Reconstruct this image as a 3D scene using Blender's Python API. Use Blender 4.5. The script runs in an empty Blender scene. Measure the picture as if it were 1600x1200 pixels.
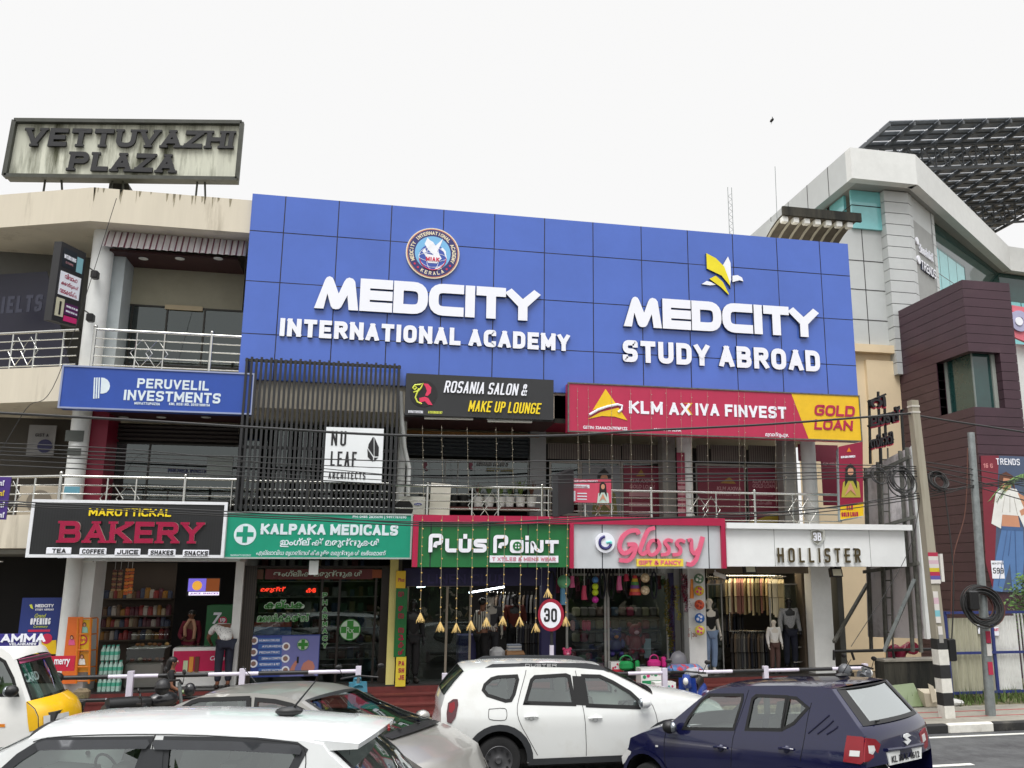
import bpy, bmesh, math, random
from mathutils import Vector, Matrix
from mathutils.geometry import delaunay_2d_cdt, tessellate_polygon
random.seed(7)
R_ = math.radians
sc = bpy.context.scene
COL = sc.collection

# ---------------------------------------------------------------- camera
W_PX, H_PX = 1600.0, 1200.0
CX, CY, HY = 891.0, 600.0, 893.0          # where the optical axis and the horizon sit in the photograph
F = math.sqrt((HY - CY) * (5982 + CY))
EYE = Vector((0, 0, 3.1))
vx = Vector((7365 - CX, HY - CY, F)).normalized()
vz = Vector((0, -5982 - CY, F)); vz -= vx * vx.dot(vz); vz.normalize()
vy = vz.cross(vx)
def cam2world(d): return Vector((vx.dot(d), vy.dot(d), vz.dot(d)))
right, down, fwd = cam2world(Vector((1, 0, 0))), cam2world(Vector((0, 1, 0))), cam2world(Vector((0, 0, 1)))
cd = bpy.data.cameras.new('camera'); cam = bpy.data.objects.new('camera', cd); COL.objects.link(cam)
cd.sensor_fit = 'HORIZONTAL'; cd.sensor_width = 36; cd.lens = F / W_PX * 36
cd.shift_x = (W_PX / 2 - CX) / W_PX; cd.shift_y = (CY - H_PX / 2) / W_PX
cd.clip_start = 0.1; cd.clip_end = 2000
cam.matrix_world = Matrix(((right.x, -down.x, -fwd.x, EYE.x), (right.y, -down.y, -fwd.y, EYE.y), (right.z, -down.z, -fwd.z, EYE.z), (0, 0, 0, 1)))
sc.camera = cam

# ---------------------------------------------------------------- sky, sun, exposure: a bright overcast noon
SUN_EL, SUN_AZ = R_(58), R_(-155)
w = bpy.data.worlds.new('World'); sc.world = w; w.use_nodes = True
nt = w.node_tree; nt.nodes.clear()
def wn(t, **k):
    n = nt.nodes.new(t)
    for a, b in k.items(): setattr(n, a, b)
    return n
sky = wn('ShaderNodeTexSky', sky_type='NISHITA', sun_disc=False, sun_elevation=SUN_EL, sun_rotation=R_(205), dust_density=4.0)
tc = wn('ShaderNodeTexCoord'); sx = wn('ShaderNodeSeparateXYZ'); rm = wn('ShaderNodeValToRGB')
rm.color_ramp.elements[0].position = 0.60; rm.color_ramp.elements[0].color = (.362, .360, .357, 1)
rm.color_ramp.elements[1].position = 1.0; rm.color_ramp.elements[1].color = (1.5, 1.51, 1.53, 1)
e = rm.color_ramp.elements.new(0.0); e.color = (.36, .359, .357, 1)
nt.links.new(tc.outputs['Generated'], sx.inputs[0]); nt.links.new(sx.outputs['Z'], rm.inputs[0])
b1 = wn('ShaderNodeBackground'); b2 = wn('ShaderNodeBackground'); ad = wn('ShaderNodeAddShader'); wo = wn('ShaderNodeOutputWorld')
b1.inputs[1].default_value = 0.006; b2.inputs[1].default_value = 2.6
nt.links.new(sky.outputs[0], b1.inputs[0]); nt.links.new(rm.outputs[0], b2.inputs[0])
nt.links.new(b1.outputs[0], ad.inputs[0]); nt.links.new(b2.outputs[0], ad.inputs[1]); nt.links.new(ad.outputs[0], wo.inputs[0])
sl = bpy.data.lights.new('sun', 'SUN'); sl.energy = 2.1; sl.angle = R_(30); sl.color = (1, .97, .93)
so = bpy.data.objects.new('sun', sl); COL.objects.link(so)
sd = Vector((math.sin(SUN_AZ) * math.cos(SUN_EL), math.cos(SUN_AZ) * math.cos(SUN_EL), math.sin(SUN_EL)))
so.rotation_euler = sd.to_track_quat('Z', 'Y').to_euler(); so.location = (0, -20, 40)
sc.view_settings.view_transform = 'Standard'; sc.view_settings.look = 'None'
sc.view_settings.exposure = 0.0; sc.view_settings.gamma = 1; sc.view_settings.use_curve_mapping = False

# ---------------------------------------------------------------- pixel of the photograph -> point on a known plane
def ray(u, v): return cam2world(Vector((u - CX, v - CY, F)))
def P(u, v, Y):
    d = ray(u, v); return EYE + d * (Y / d.y)
def PZ(u, v, z):
    d = ray(u, v); return EYE + d * ((z - EYE.z) / d.z)
def PX(u, v, x):
    d = ray(u, v); return EYE + d * (x / d.x)
def PD(u, v, depth):
    return EYE + ray(u, v) * (depth / F)
def Plane(u, v, o, n):
    d = ray(u, v); return EYE + d * ((o - EYE).dot(n) / d.dot(n))

# ---------------------------------------------------------------- materials
def lin(c): return tuple(((x / 255) / 12.92 if x / 255 <= .04045 else ((x / 255 + .055) / 1.055) ** 2.4) for x in c)
MATS = {}
def mat(name, rgb, rough=.55, metal=0, var=.06, scale=3.0, bump=0, spec=.5, coat=0, emis=0, streak=0, dirt=None, dscale=1.2, dlo=.5, dhi=.75):
    if name in MATS: return MATS[name]
    m = bpy.data.materials.new(name); m.use_nodes = True; n = m.node_tree; L = n.links.new
    p = n.nodes['Principled BSDF']; c = lin(rgb)
    p.inputs['Roughness'].default_value = rough; p.inputs['Metallic'].default_value = metal
    p.inputs['Specular IOR Level'].default_value = spec; p.inputs['Coat Weight'].default_value = coat; p.inputs['Coat Roughness'].default_value = .03
    co = n.nodes.new('ShaderNodeTexCoord'); mp = n.nodes.new('ShaderNodeMapping'); L(co.outputs['Object'], mp.inputs[0])
    mp.inputs['Scale'].default_value = (1, 1, .12) if streak else (1, 1, 1)
    nz = n.nodes.new('ShaderNodeTexNoise'); nz.inputs['Scale'].default_value = scale; nz.inputs['Detail'].default_value = 6; nz.inputs['Roughness'].default_value = .65
    L(mp.outputs[0], nz.inputs['Vector'])
    rp = n.nodes.new('ShaderNodeValToRGB'); rp.color_ramp.elements[0].position = .3; rp.color_ramp.elements[1].position = .7
    rp.color_ramp.elements[0].color = tuple(max(0, x * (1 - var * 1.5)) for x in c) + (1,); rp.color_ramp.elements[1].color = tuple(min(1, x * (1 + var)) for x in c) + (1,)
    L(nz.outputs[0], rp.inputs[0]); out = rp.outputs[0]
    if dirt:
        n2 = n.nodes.new('ShaderNodeTexNoise'); n2.inputs['Scale'].default_value = dscale; n2.inputs['Detail'].default_value = 8; n2.inputs['Roughness'].default_value = .7
        L(mp.outputs[0], n2.inputs['Vector'])
        r2 = n.nodes.new('ShaderNodeValToRGB'); r2.color_ramp.elements[0].position = dlo; r2.color_ramp.elements[1].position = dhi
        L(n2.outputs[0], r2.inputs[0])
        mx = n.nodes.new('ShaderNodeMix'); mx.data_type = 'RGBA'; L(r2.outputs[0], mx.inputs['Factor']); L(out, mx.inputs['A']); mx.inputs['B'].default_value = lin(dirt) + (1,)
        out = mx.outputs['Result']
    L(out, p.inputs['Base Color'])
    if bump:
        bp = n.nodes.new('ShaderNodeBump'); bp.inputs['Strength'].default_value = bump; bp.inputs['Distance'].default_value = .02
        n3 = n.nodes.new('ShaderNodeTexNoise'); n3.inputs['Scale'].default_value = scale * 6; n3.inputs['Detail'].default_value = 5
        L(mp.outputs[0], n3.inputs['Vector']); L(n3.outputs[0], bp.inputs['Height']); L(bp.outputs[0], p.inputs['Normal'])
    if emis:
        p.inputs['Emission Color'].default_value = c + (1,); p.inputs['Emission Strength'].default_value = emis
    MATS[name] = m; return m
def glassmat(name, tint=(220, 235, 230), ior=1.45, see=1.0, rough=.0):
    """thin pane: tinted see-through plus a mirror share that grows at grazing angles"""
    if name in MATS: return MATS[name]
    m = bpy.data.materials.new(name); m.use_nodes = True; n = m.node_tree; L = n.links.new; n.nodes.clear()
    o = n.nodes.new('ShaderNodeOutputMaterial'); mx = n.nodes.new('ShaderNodeMixShader'); tr = n.nodes.new('ShaderNodeBsdfTransparent'); g = n.nodes.new('ShaderNodeBsdfGlossy')
    r0 = ((ior - 1) / (ior + 1)) ** 2 * 1.7; ge = n.nodes.new('ShaderNodeNewGeometry'); dp = n.nodes.new('ShaderNodeVectorMath'); dp.operation = 'DOT_PRODUCT'; L(ge.outputs['Normal'], dp.inputs[0]); L(ge.outputs['Incoming'], dp.inputs[1])
    def mth(op, x, y):
        q = n.nodes.new('ShaderNodeMath'); q.operation = op; q.use_clamp = op == 'SUBTRACT'
        for i, z in enumerate((x, y)):
            if isinstance(z, (int, float)): q.inputs[i].default_value = z
            elif z is not None: L(z, q.inputs[i])
        return q.outputs[0]
    fr = mth('ADD', mth('MULTIPLY', mth('POWER', mth('SUBTRACT', 1.0, mth('ABSOLUTE', dp.outputs['Value'], 0)), 5.0), 1 - r0), r0)
    t = lin(tint); tr.inputs[0].default_value = tuple(x * see for x in t) + (1,); g.inputs['Roughness'].default_value = rough; g.inputs['Color'].default_value = (.9, .95, .95, 1)
    L(fr, mx.inputs[0]); L(tr.outputs[0], mx.inputs[1]); L(g.outputs[0], mx.inputs[2]); L(mx.outputs[0], o.inputs[0])
    MATS[name] = m; return m
def bands(name, c1, c2, per, axis='X', duty=.5, rough=.5, metal=0, spec=.5, sharp=True, bumpy=0):
    """two-colour stripes along an object axis (corrugation lines, slats, tiles joints)"""
    if name in MATS: return MATS[name]
    m = bpy.data.materials.new(name); m.use_nodes = True; n = m.node_tree; L = n.links.new; p = n.nodes['Principled BSDF']
    p.inputs['Roughness'].default_value = rough; p.inputs['Metallic'].default_value = metal; p.inputs['Specular IOR Level'].default_value = spec
    co = n.nodes.new('ShaderNodeTexCoord'); s = n.nodes.new('ShaderNodeSeparateXYZ'); L(co.outputs['Object'], s.inputs[0])
    a = n.nodes.new('ShaderNodeMath'); a.operation = 'MULTIPLY'; a.inputs[1].default_value = 1 / per; L(s.outputs[axis], a.inputs[0])
    b = n.nodes.new('ShaderNodeMath'); b.operation = 'FRACT'; L(a.outputs[0], b.inputs[0])
    c = n.nodes.new('ShaderNodeMath'); c.operation = 'GREATER_THAN'; c.inputs[1].default_value = duty; L(b.outputs[0], c.inputs[0])
    mx = n.nodes.new('ShaderNodeMix'); mx.data_type = 'RGBA'; L(c.outputs[0], mx.inputs['Factor']); mx.inputs['A'].default_value = lin(c1) + (1,); mx.inputs['B'].default_value = lin(c2) + (1,)
    nz = n.nodes.new('ShaderNodeTexNoise'); nz.inputs['Scale'].default_value = 2.5; nz.inputs['Detail'].default_value = 7; L(co.outputs['Object'], nz.inputs['Vector'])
    hs = n.nodes.new('ShaderNodeHueSaturation'); mr = n.nodes.new('ShaderNodeMapRange'); mr.inputs['To Min'].default_value = .7; mr.inputs['To Max'].default_value = 1.25
    L(nz.outputs[0], mr.inputs[0]); L(mr.outputs[0], hs.inputs['Value']); L(mx.outputs['Result'], hs.inputs['Color']); L(hs.outputs[0], p.inputs['Base Color'])
    MATS[name] = m; return m

# ---------------------------------------------------------------- mesh collector
ROOT = {}                                   # object -> world location its mesh coordinates are relative to
class MB:
    def __init__(s): s.v = []; s.f = []; s.mi = []; s.mats = []
    def m(s, mt):
        if mt not in s.mats: s.mats.append(mt)
        return s.mats.index(mt)
    def add(s, vs, fs, mt):
        b = len(s.v); s.v += [tuple(q) for q in vs]; k = s.m(mt)
        for f in fs: s.f.append(tuple(b + i for i in f)); s.mi.append(k)
        return s
    def poly(s, pts, mt): return s.add(pts, [tuple(range(len(pts)))], mt)
    def hexa(s, p, mt): return s.add(p, [(0, 3, 2, 1), (4, 5, 6, 7), (0, 1, 5, 4), (1, 2, 6, 5), (2, 3, 7, 6), (3, 0, 4, 7)], mt)
    def box(s, x0, x1, y0, y1, z0, z1, mt):
        if x1 < x0: x0, x1 = x1, x0
        if y1 < y0: y0, y1 = y1, y0
        if z1 < z0: z0, z1 = z1, z0
        return s.hexa([(x0, y0, z0), (x1, y0, z0), (x1, y1, z0), (x0, y1, z0), (x0, y0, z1), (x1, y0, z1), (x1, y1, z1), (x0, y1, z1)], mt)
    def bevbox(s, x0, x1, y0, y1, z0, z1, mt, b=.02):
        """box with chamfered edges (octagon in plan, chamfered top and bottom)"""
        def ring(i, z): return [(x0 + i + b, y0 + i, z), (x1 - i - b, y0 + i, z), (x1 - i, y0 + i + b, z), (x1 - i, y1 - i - b, z), (x1 - i - b, y1 - i, z), (x0 + i + b, y1 - i, z), (x0 + i, y1 - i - b, z), (x0 + i, y0 + i + b, z)]
        v = ring(b, z0) + ring(0, z0 + b) + ring(0, z1 - b) + ring(b, z1); fs = [tuple(range(7, -1, -1)), tuple(range(24, 32))]
        for r in range(3):
            for i in range(8): j = (i + 1) % 8; fs.append((r * 8 + i, r * 8 + j, r * 8 + 8 + j, r * 8 + 8 + i))
        return s.add(v, fs, mt)
    def beam(s, p0, p1, wd, ht, mt, up=Vector((0, 0, 1))):
        p0 = Vector(p0); p1 = Vector(p1); d = (p1 - p0).normalized()
        a = d.cross(up)
        if a.length < 1e-4: a = d.cross(Vector((0, 1, 0)))
        a.normalize(); b = a.cross(d).normalized(); a = a * wd / 2; b = b * ht / 2
        return s.hexa([p0 - a - b, p0 + a - b, p0 + a + b, p0 - a + b, p1 - a - b, p1 + a - b, p1 + a + b, p1 - a + b], mt)
    def prism(s, pts, vec, mt, side=None):
        pts = [Vector(p) for p in pts]; vec = Vector(vec); n = len(pts); k = len(pts)
        tri = tessellate_polygon([pts]) if n > 4 else None
        back = [p + vec for p in pts]
        if tri: s.add(pts, tri, mt); s.add(back, [t[::-1] for t in tri], side or mt)
        else: s.add(pts, [tuple(range(n))], mt); s.add(back, [tuple(range(n - 1, -1, -1))], side or mt)
        s.add(pts + back, [(i, (i + 1) % n, n + (i + 1) % n, n + i) for i in range(n)], side or mt); return s
    def tube(s, pts, r, mt, n=8, closed=False, r1=None):
        pts = [Vector(p) for p in pts]; N = len(pts); vs = []; fs = []; ref = None
        for i, p in enumerate(pts):
            a = pts[(i - 1) % N] if (closed or i > 0) else p; b = pts[(i + 1) % N] if (closed or i < N - 1) else p
            t = (b - a).normalized()
            if ref is None: ref = t.cross(Vector((.13, .27, .95))) if abs(t.z) < .9 else t.cross(Vector((1, 0, 0)))
            u = (ref - t * ref.dot(t)).normalized(); ref = u; q = t.cross(u)
            rr = r if r1 is None else r + (r1 - r) * i / max(1, N - 1)
            for k in range(n):
                an = 2 * math.pi * k / n; vs.append(p + (u * math.cos(an) + q * math.sin(an)) * rr)
        for i in range(N if closed else N - 1):
            j = (i + 1) % N
            for k in range(n): l = (k + 1) % n; fs.append((i * n + k, i * n + l, j * n + l, j * n + k))
        if not closed: fs.append(tuple(range(n - 1, -1, -1))); fs.append(tuple((N - 1) * n + k for k in range(n)))
        return s.add(vs, fs, mt)
    def cyl(s, p0, p1, r, mt, n=14, r1=None): return s.tube([p0, p1], r, mt, n, r1=r1)
    def ell(s, c, r, mt, n=14, m=9, jit=0, rot=None):
        c = Vector(c); rx, ry, rz = (r, r, r) if isinstance(r, (int, float)) else r; vs = []; fs = []
        for i in range(m + 1):
            th = math.pi * i / m
            for k in range(n):
                ph = 2 * math.pi * k / n; j = 1 + random.uniform(-jit, jit)
                q = Vector((rx * math.sin(th) * math.cos(ph), ry * math.sin(th) * math.sin(ph), rz * math.cos(th))) * j
                vs.append(c + (rot @ q if rot else q))
        for i in range(m):
            for k in range(n): l = (k + 1) % n; fs.append((i * n + k, (i + 1) * n + k, (i + 1) * n + l, i * n + l))
        return s.add(vs, fs, mt)
    def lathe(s, c, prof, mt, n=16, axis=Vector((0, 0, 1))):
        """prof: list of (radius, height) about axis through c"""
        c = Vector(c); a = axis.normalized(); u = a.orthogonal().normalized(); q = a.cross(u); vs = []; fs = []
        for r, h in prof:
            for k in range(n): an = 2 * math.pi * k / n; vs.append(c + a * h + (u * math.cos(an) + q * math.sin(an)) * max(r, 1e-4))
        for i in range(len(prof) - 1):
            for k in range(n): l = (k + 1) % n; fs.append((i * n + k, i * n + l, (i + 1) * n + l, (i + 1) * n + k))
        return s.add(vs, fs, mt)
    def grid(s, fn, nu, nv, mt):
        vs = [fn(i / nu, j / nv) for i in range(nu + 1) for j in range(nv + 1)]; k = nv + 1
        return s.add(vs, [(i * k + j, (i + 1) * k + j, (i + 1) * k + j + 1, i * k + j + 1) for i in range(nu) for j in range(nv)], mt)
    def build(s, name, parent=None, smooth=False, angle=40):
        me = bpy.data.meshes.new(name); root = ROOT.get(parent)
        if parent is None:
            xs = [q[0] for q in s.v]; ys = [q[1] for q in s.v]; zs = [q[2] for q in s.v]
            root = Vector(((min(xs) + max(xs)) / 2, (min(ys) + max(ys)) / 2, min(zs)))
        me.from_pydata([(q[0] - root.x, q[1] - root.y, q[2] - root.z) for q in s.v], [], s.f)
        for mt in s.mats: me.materials.append(mt)
        me.polygons.foreach_set('material_index', s.mi)
        if smooth:
            me.polygons.foreach_set('use_smooth', [True] * len(me.polygons))
            if angle < 180: me.set_sharp_from_angle(angle=R_(angle))
        me.update()
        o = bpy.data.objects.new(name, me); COL.objects.link(o)
        if parent is None: o.location = root
        else: o.parent = parent
        ROOT[o] = root; return o
def tag(o, label=None, cat=None, group=None, kind=None):
    if label: o['label'] = label
    if cat: o['category'] = cat
    if group: o['group'] = group
    if kind: o['kind'] = kind
    return o
def thing(name, label, cat, loc, group=None):
    o = bpy.data.objects.new(name, None); COL.objects.link(o); o.location = Vector(loc); o.empty_display_size = .2
    ROOT[o] = Vector(loc); return tag(o, label, cat, group)
def one(mb, name, label, cat, group=None, smooth=False, angle=40): return tag(mb.build(name, None, smooth, angle), label, cat, group)
def struct(mb, name, smooth=False, kind='structure'): return tag(mb.build(name, None, smooth), kind=kind)
def dup(root, loc, label=None):
    r = root.copy(); COL.objects.link(r); r.location = Vector(loc)
    if label: r['label'] = label
    for ch in list(root.children):
        c = ch.copy(); COL.objects.link(c); c.parent = r
        for g in list(ch.children):
            d = g.copy(); COL.objects.link(d); d.parent = c
    return r

# ---------------------------------------------------------------- lettering: a stroke alphabet with adjustable weight
G = {  # width, strokes; points on a 0..4 by 0..6 grid, prefix r = rounded corners, z = closed
 'A': (1, '00 26 40|.8,1.8 3.2,1.8'), 'B': (1, '00 06|r 00 40 43 03|r 0,3.1 3.7,3.1 3.7,6 06'), 'C': (1, 'r 40.8 40 00 06 46 4,5.2'),
 'D': (1.02, 'rz 00! 40 46 06!'), 'E': (.88, '40 00 06 46|03 3.4,3'), 'F': (.84, '00 06 46|03 3.4,3'), 'G': (1.05, 'r 4,5.3 46 06 00 40 43 2.4,3'),
 'H': (1, '00 06|40 46|03 43'), 'I': (0, '00 06'), 'J': (.8, 'r 46 40 00 0,1.6'), 'K': (1, '00 06|0,2.6 4,6|1.2,3.4 4,0'), 'L': (.8, '06 00 40'),
 'M': (1.3, '00 06 2,1.5 46 40'), 'N': (1.05, '00 06 40 46'), 'O': (1.05, 'rz 00 40 46 06'), 'P': (.95, '00 06|r 06 46 43 03'), 'Q': (1.05, 'rz 00 40 46 06|2.6,1.4 4.2,-.4'),
 'R': (1, '00 06|r 06 46 43 03|2,3 4,0'), 'S': (.95, 'r 4,5.3 46 06 03 43 40 00 0,.7'), 'T': (.95, '06 46|26 20'), 'U': (1, 'r 06 00 40 46'), 'V': (1, '06 20 46'),
 'W': (1.4, '06 10 2,5 30 46'), 'X': (1, '00 46|06 40'), 'Y': (1, '06 2,2.8 46|2,2.8 20'), 'Z': (.95, '06 46 00 40'),
 '0': (.9, 'rz 00 40 46 06'), '1': (.4, '0,4.8 46 40'), '2': (.9, 'r 0,4.6 06 46 4,3.4 00 40'), '3': (.9, 'r 0,4.9 06 46 43 1.6,3|r 43 40 00 0,1.1'), '4': (.95, '30 36 01.6 4.2,1.6'),
 '5': (.9, 'r 46 06 0,3.4 4,3.4 40 00 0,1.1'), '6': (.9, 'r 46 06 00 40 4,3.3|4,3.3 0,3.3'), '7': (.85, '06 46 10'), '8': (.92, 'rz 00 40 43 03|rz 03 43 46 06'), '9': (.9, '4,2.7 0,2.7|r 0,2.7 06 46 40 00'),
 '&': (1.1, 'r 40 0.8,4.4 0.8,6 3,6 3,4.4 0,2 00 2.6,0 4,2.4'), ':': (0, '0,.6 0,1.2|0,3.8 0,4.4'), '.': (0, '00 0,.4'), '|': (0, '0-1 07'), '/': (.6, '00 46'), '-': (.5, '0,3 4,3'), '+': (.8, '0,3 4,3|2,1 2,5'), '?': (.8, 'r 0,4.6 06 46 43 23 2,1.7|20 2,.3'), "'": (0, '0,6 0,4.8')}
def _pt(t):
    t = t.rstrip('!')
    if ',' in t: a, b = t.split(','); return (float(a) / 4, float(b) / 6)
    return (float(t[0]) / 4, float(t[1:]) / 6)
def _round(pts, closed, rad, keep=()):
    out = []; n = len(pts)
    for i, p in enumerate(pts):
        if i in keep or (not closed and (i == 0 or i == n - 1)): out.append(p); continue
        a = pts[i - 1]; b = pts[(i + 1) % n]; la = math.dist(p, a); lb = math.dist(p, b)
        r = min(rad, la * .49, lb * .49)
        if r < 1e-5: out.append(p); continue
        p0 = (p[0] + (a[0] - p[0]) * r / la, p[1] + (a[1] - p[1]) * r / la); p1 = (p[0] + (b[0] - p[0]) * r / lb, p[1] + (b[1] - p[1]) * r / lb)
        for k in range(6):
            t = k / 5; out.append(tuple((1 - t) ** 2 * p0[j] + 2 * t * (1 - t) * p[j] + t * t * p1[j] for j in (0, 1)))
    return out
def _thick(pts, closed, wd, ext=True):
    P2 = []
    for p in pts:
        if not P2 or math.dist(p, P2[-1]) > 1e-6: P2.append(p)
    n = len(P2)
    if not closed and ext:
        for a, b in ((0, 1), (-1, -2)):
            d = math.dist(P2[a], P2[b]) or 1; P2[a] = tuple(P2[a][j] + (P2[a][j] - P2[b][j]) / d * wd / 2 for j in (0, 1))
    L = []; Rr = []
    for i in range(n):
        a = P2[i - 1] if (closed or i > 0) else None; b = P2[(i + 1) % n] if (closed or i < n - 1) else None; p = P2[i]
        ds = []
        if a: d = math.dist(a, p) or 1; ds.append(((p[0] - a[0]) / d, (p[1] - a[1]) / d))
        if b: d = math.dist(b, p) or 1; ds.append(((b[0] - p[0]) / d, (b[1] - p[1]) / d))
        ns = [(-d[1], d[0]) for d in ds]; nx = sum(q[0] for q in ns); ny = sum(q[1] for q in ns); l = math.hypot(nx, ny) or 1; nx /= l; ny /= l
        c = max(.38, nx * ns[0][0] + ny * ns[0][1]); k = wd / 2 / c
        L.append((p[0] + nx * k, p[1] + ny * k)); Rr.append((p[0] - nx * k, p[1] - ny * k))
    return L, Rr
def letters(mb, txt, org, ux, uz, nn, wd, ht, mt, weight=.2, gap=.16, ext=.02, shear=0, slab=0, side=None, over=None, wid=.72, rnd=.3):
    """fit a line of capitals in a wd x ht box; org = lower left corner, ux/uz = directions, nn = out of the sign"""
    ux, uz, nn, org = Vector(ux), Vector(uz), Vector(nn), Vector(org)
    sw = weight * ht; units = 0; fixed = 0
    for ch in txt:
        if ch == ' ': units += .45; continue
        g = (over or {}).get(ch) or G.get(ch) or G['-']; units += g[0]; fixed += sw
    fixed += gap * ht * (len(txt) - 1); lw = max((wd - fixed) / max(units, .1), .05 * ht) if wid else wid; x = 0; dz = 0
    for ch in txt:
        if ch == ' ': x += .45 * lw + gap * ht; continue
        g = (over or {}).get(ch) or G.get(ch) or G['-']; cw = g[0] * lw; q = 0
        if g[1][0] == 'P':
            fw_ = cw + sw; mb.prism([org + ux * (x + px_ * fw_ + shear * py_ * ht) + uz * py_ * ht + nn * ext for px_, py_ in (_pt(t) for t in g[1][2:].split())], -nn * ext, mt, side or mt); x += fw_ + gap * ht; continue
        strokes = g[1].split('|') if ch != '|' else [g[1]]
        runs = []
        for st in strokes:
            tk = st.split(); fl = ''
            if tk[0][0] in 'rz': fl = tk[0]; tk = tk[1:]
            if fl: runs.append((fl, tk)); continue
            cur = [tk[0]]
            for i in range(1, len(tk)):
                cur.append(tk[i])
                if i < len(tk) - 1:
                    a_, b_, c_ = _pt(tk[i - 1]), _pt(tk[i]), _pt(tk[i + 1])
                    if (b_[0] - a_[0]) * (c_[0] - b_[0]) * .6 + (b_[1] - a_[1]) * (c_[1] - b_[1]) < -.05: runs.append(('', cur)); cur = [tk[i]]
            runs.append(('', cur))
        for fl, tk in runs:
            keep = [i for i, t in enumerate(tk) if t.endswith('!')]; ps = [_pt(t) for t in tk]; ps = [(x + sw / 2 + a * cw, sw / 2 + b * (ht - sw)) for a, b in ps]
            cl = 'z' in fl
            if 'r' in fl: ps = _round(ps, cl, ht * rnd, keep)
            L, Rr = _thick(ps, cl, sw); L = [(p_[0], min(max(p_[1], 0), ht)) for p_ in L] if '-' not in ''.join(tk) else L; Rr = [(p_[0], min(max(p_[1], 0), ht)) for p_ in Rr]; e = ext + dz * .0011; dz = (dz + 1) % 7
            def m3(a, e_): return org + ux * (a[0] + shear * a[1]) + uz * a[1] + nn * e_
            n = len(L); v = [m3(a, e) for a in L] + [m3(a, e) for a in Rr] + [m3(a, 0) for a in L] + [m3(a, 0) for a in Rr]
            rng = range(n) if cl else range(n - 1); ff = []; fs = []
            for i in rng:
                j = (i + 1) % n; ff.append((n + i, n + j, j, i)); fs.append((i, j, 2 * n + j, 2 * n + i)); fs.append((n + j, n + i, 3 * n + i, 3 * n + j))
            if not cl:
                fs.append((0, 2 * n, 3 * n, n)); fs.append((n - 1, 2 * n - 1, 4 * n - 1, 3 * n - 1))
            mb.add(v, ff, mt); mb.add(v, fs, side or mt)
            if slab and not cl:
                for (a, o2) in ((ps[0], ps[1]), (ps[-1], ps[-2])):
                    if abs(a[1] - o2[1]) < .3 * ht * .3: continue
                    y = 0 if a[1] < ht * .5 else ht - sw * .5
                    if min(a[1], ht - a[1]) > sw: continue
                    sx0, sx1 = a[0] - sw * (.5 + slab), a[0] + sw * (.5 + slab); e2 = e + .0015
                    q4 = [(sx0, y), (sx1, y), (sx1, y + sw * .5), (sx0, y + sw * .5)]
                    mb.prism([m3(z_, e2) for z_ in q4], -nn * e2, mt, side or mt)
        x += cw + sw + gap * ht
    return mb
def glyphs(mb, txt, org, ux, uz, nn, wd, ht, mt, bold=.0, ext=.01, shear=0, side=None):
    """the built-in typeface (also Malayalam), scaled to a wd x ht box"""
    c = bpy.data.curves.new('line', 'FONT'); c.body = txt; c.size = 1; c.offset = bold; c.extrude = .5; c.resolution_u = 3; c.shear = shear
    o = bpy.data.objects.new('line', c); COL.objects.link(o)
    me = bpy.data.meshes.new_from_object(o.evaluated_get(bpy.context.evaluated_depsgraph_get()))
    bpy.data.objects.remove(o); bpy.data.curves.remove(c)
    if not me.vertices: return mb
    xs = [q.co.x for q in me.vertices]; ys = [q.co.y for q in me.vertices]; x0, x1, y0, y1 = min(xs), max(xs), min(ys), max(ys)
    ux, uz, nn, org = Vector(ux), Vector(uz), Vector(nn), Vector(org)
    vs = [org + ux * ((q.co.x - x0) / (x1 - x0) * wd) + uz * ((q.co.y - y0) / (y1 - y0) * ht) + nn * ((q.co.z + .5) * ext) for q in me.vertices]
    mb.add(vs, [tuple(p.vertices) for p in me.polygons], mt); bpy.data.meshes.remove(me); return mb
UX, UZ, UN = Vector((1, 0, 0)), Vector((0, 0, 1)), Vector((0, -1, 0))
def tbox(u0, yt, yb, u1, Y):
    a = P(u0, yb, Y); b = P(u0, yt, Y); c = P(u1, (yt + yb) / 2, Y); return a, c.x - a.x, b.z - a.z
def L2(mb, txt, u0, yt, yb, u1, Y, mt, **k):
    """capitals on a wall facing the street; u0/yt/yb/u1 are measured on the photograph at the left end of the line"""
    o, wd, ht = tbox(u0, yt, yb, u1, Y); return letters(mb, txt, o, UX, UZ, UN, wd, ht, mt, **k)
def G2(mb, txt, u0, yt, yb, u1, Y, mt, **k):
    o, wd, ht = tbox(u0, yt, yb, u1, Y); return glyphs(mb, txt, o, UX, UZ, UN, wd, ht, mt, **k)
def disc(mb, c, r, nn, mt, th=.01, n=32, r0=0):
    """disc or ring facing nn"""
    nn = Vector(nn).normalized(); u = nn.orthogonal().normalized(); q = nn.cross(u); c = Vector(c)
    prof = [(r0, 0), (r0, th), (r, th), (r, 0)] if r0 else [(0, th), (r, th), (r, 0)]
    return mb.lathe(c, prof, mt, n, nn)
def rectY(mb, u0, v0, u1, v1, Y, mt, th=.01, back=0):
    """a thin board facing the street between two opposite pixel corners"""
    a = P(u0, v0, Y); b = P(u1, v1, Y); return mb.box(a.x, b.x, Y - th, Y + back, min(a.z, b.z), max(a.z, b.z), mt)
def polyY(mb, px, Y, mt, th=.01):
    pts = [P(u, v, Y) for u, v in px]; return mb.prism([q + UN * th for q in pts], -UN * th, mt)
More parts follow.
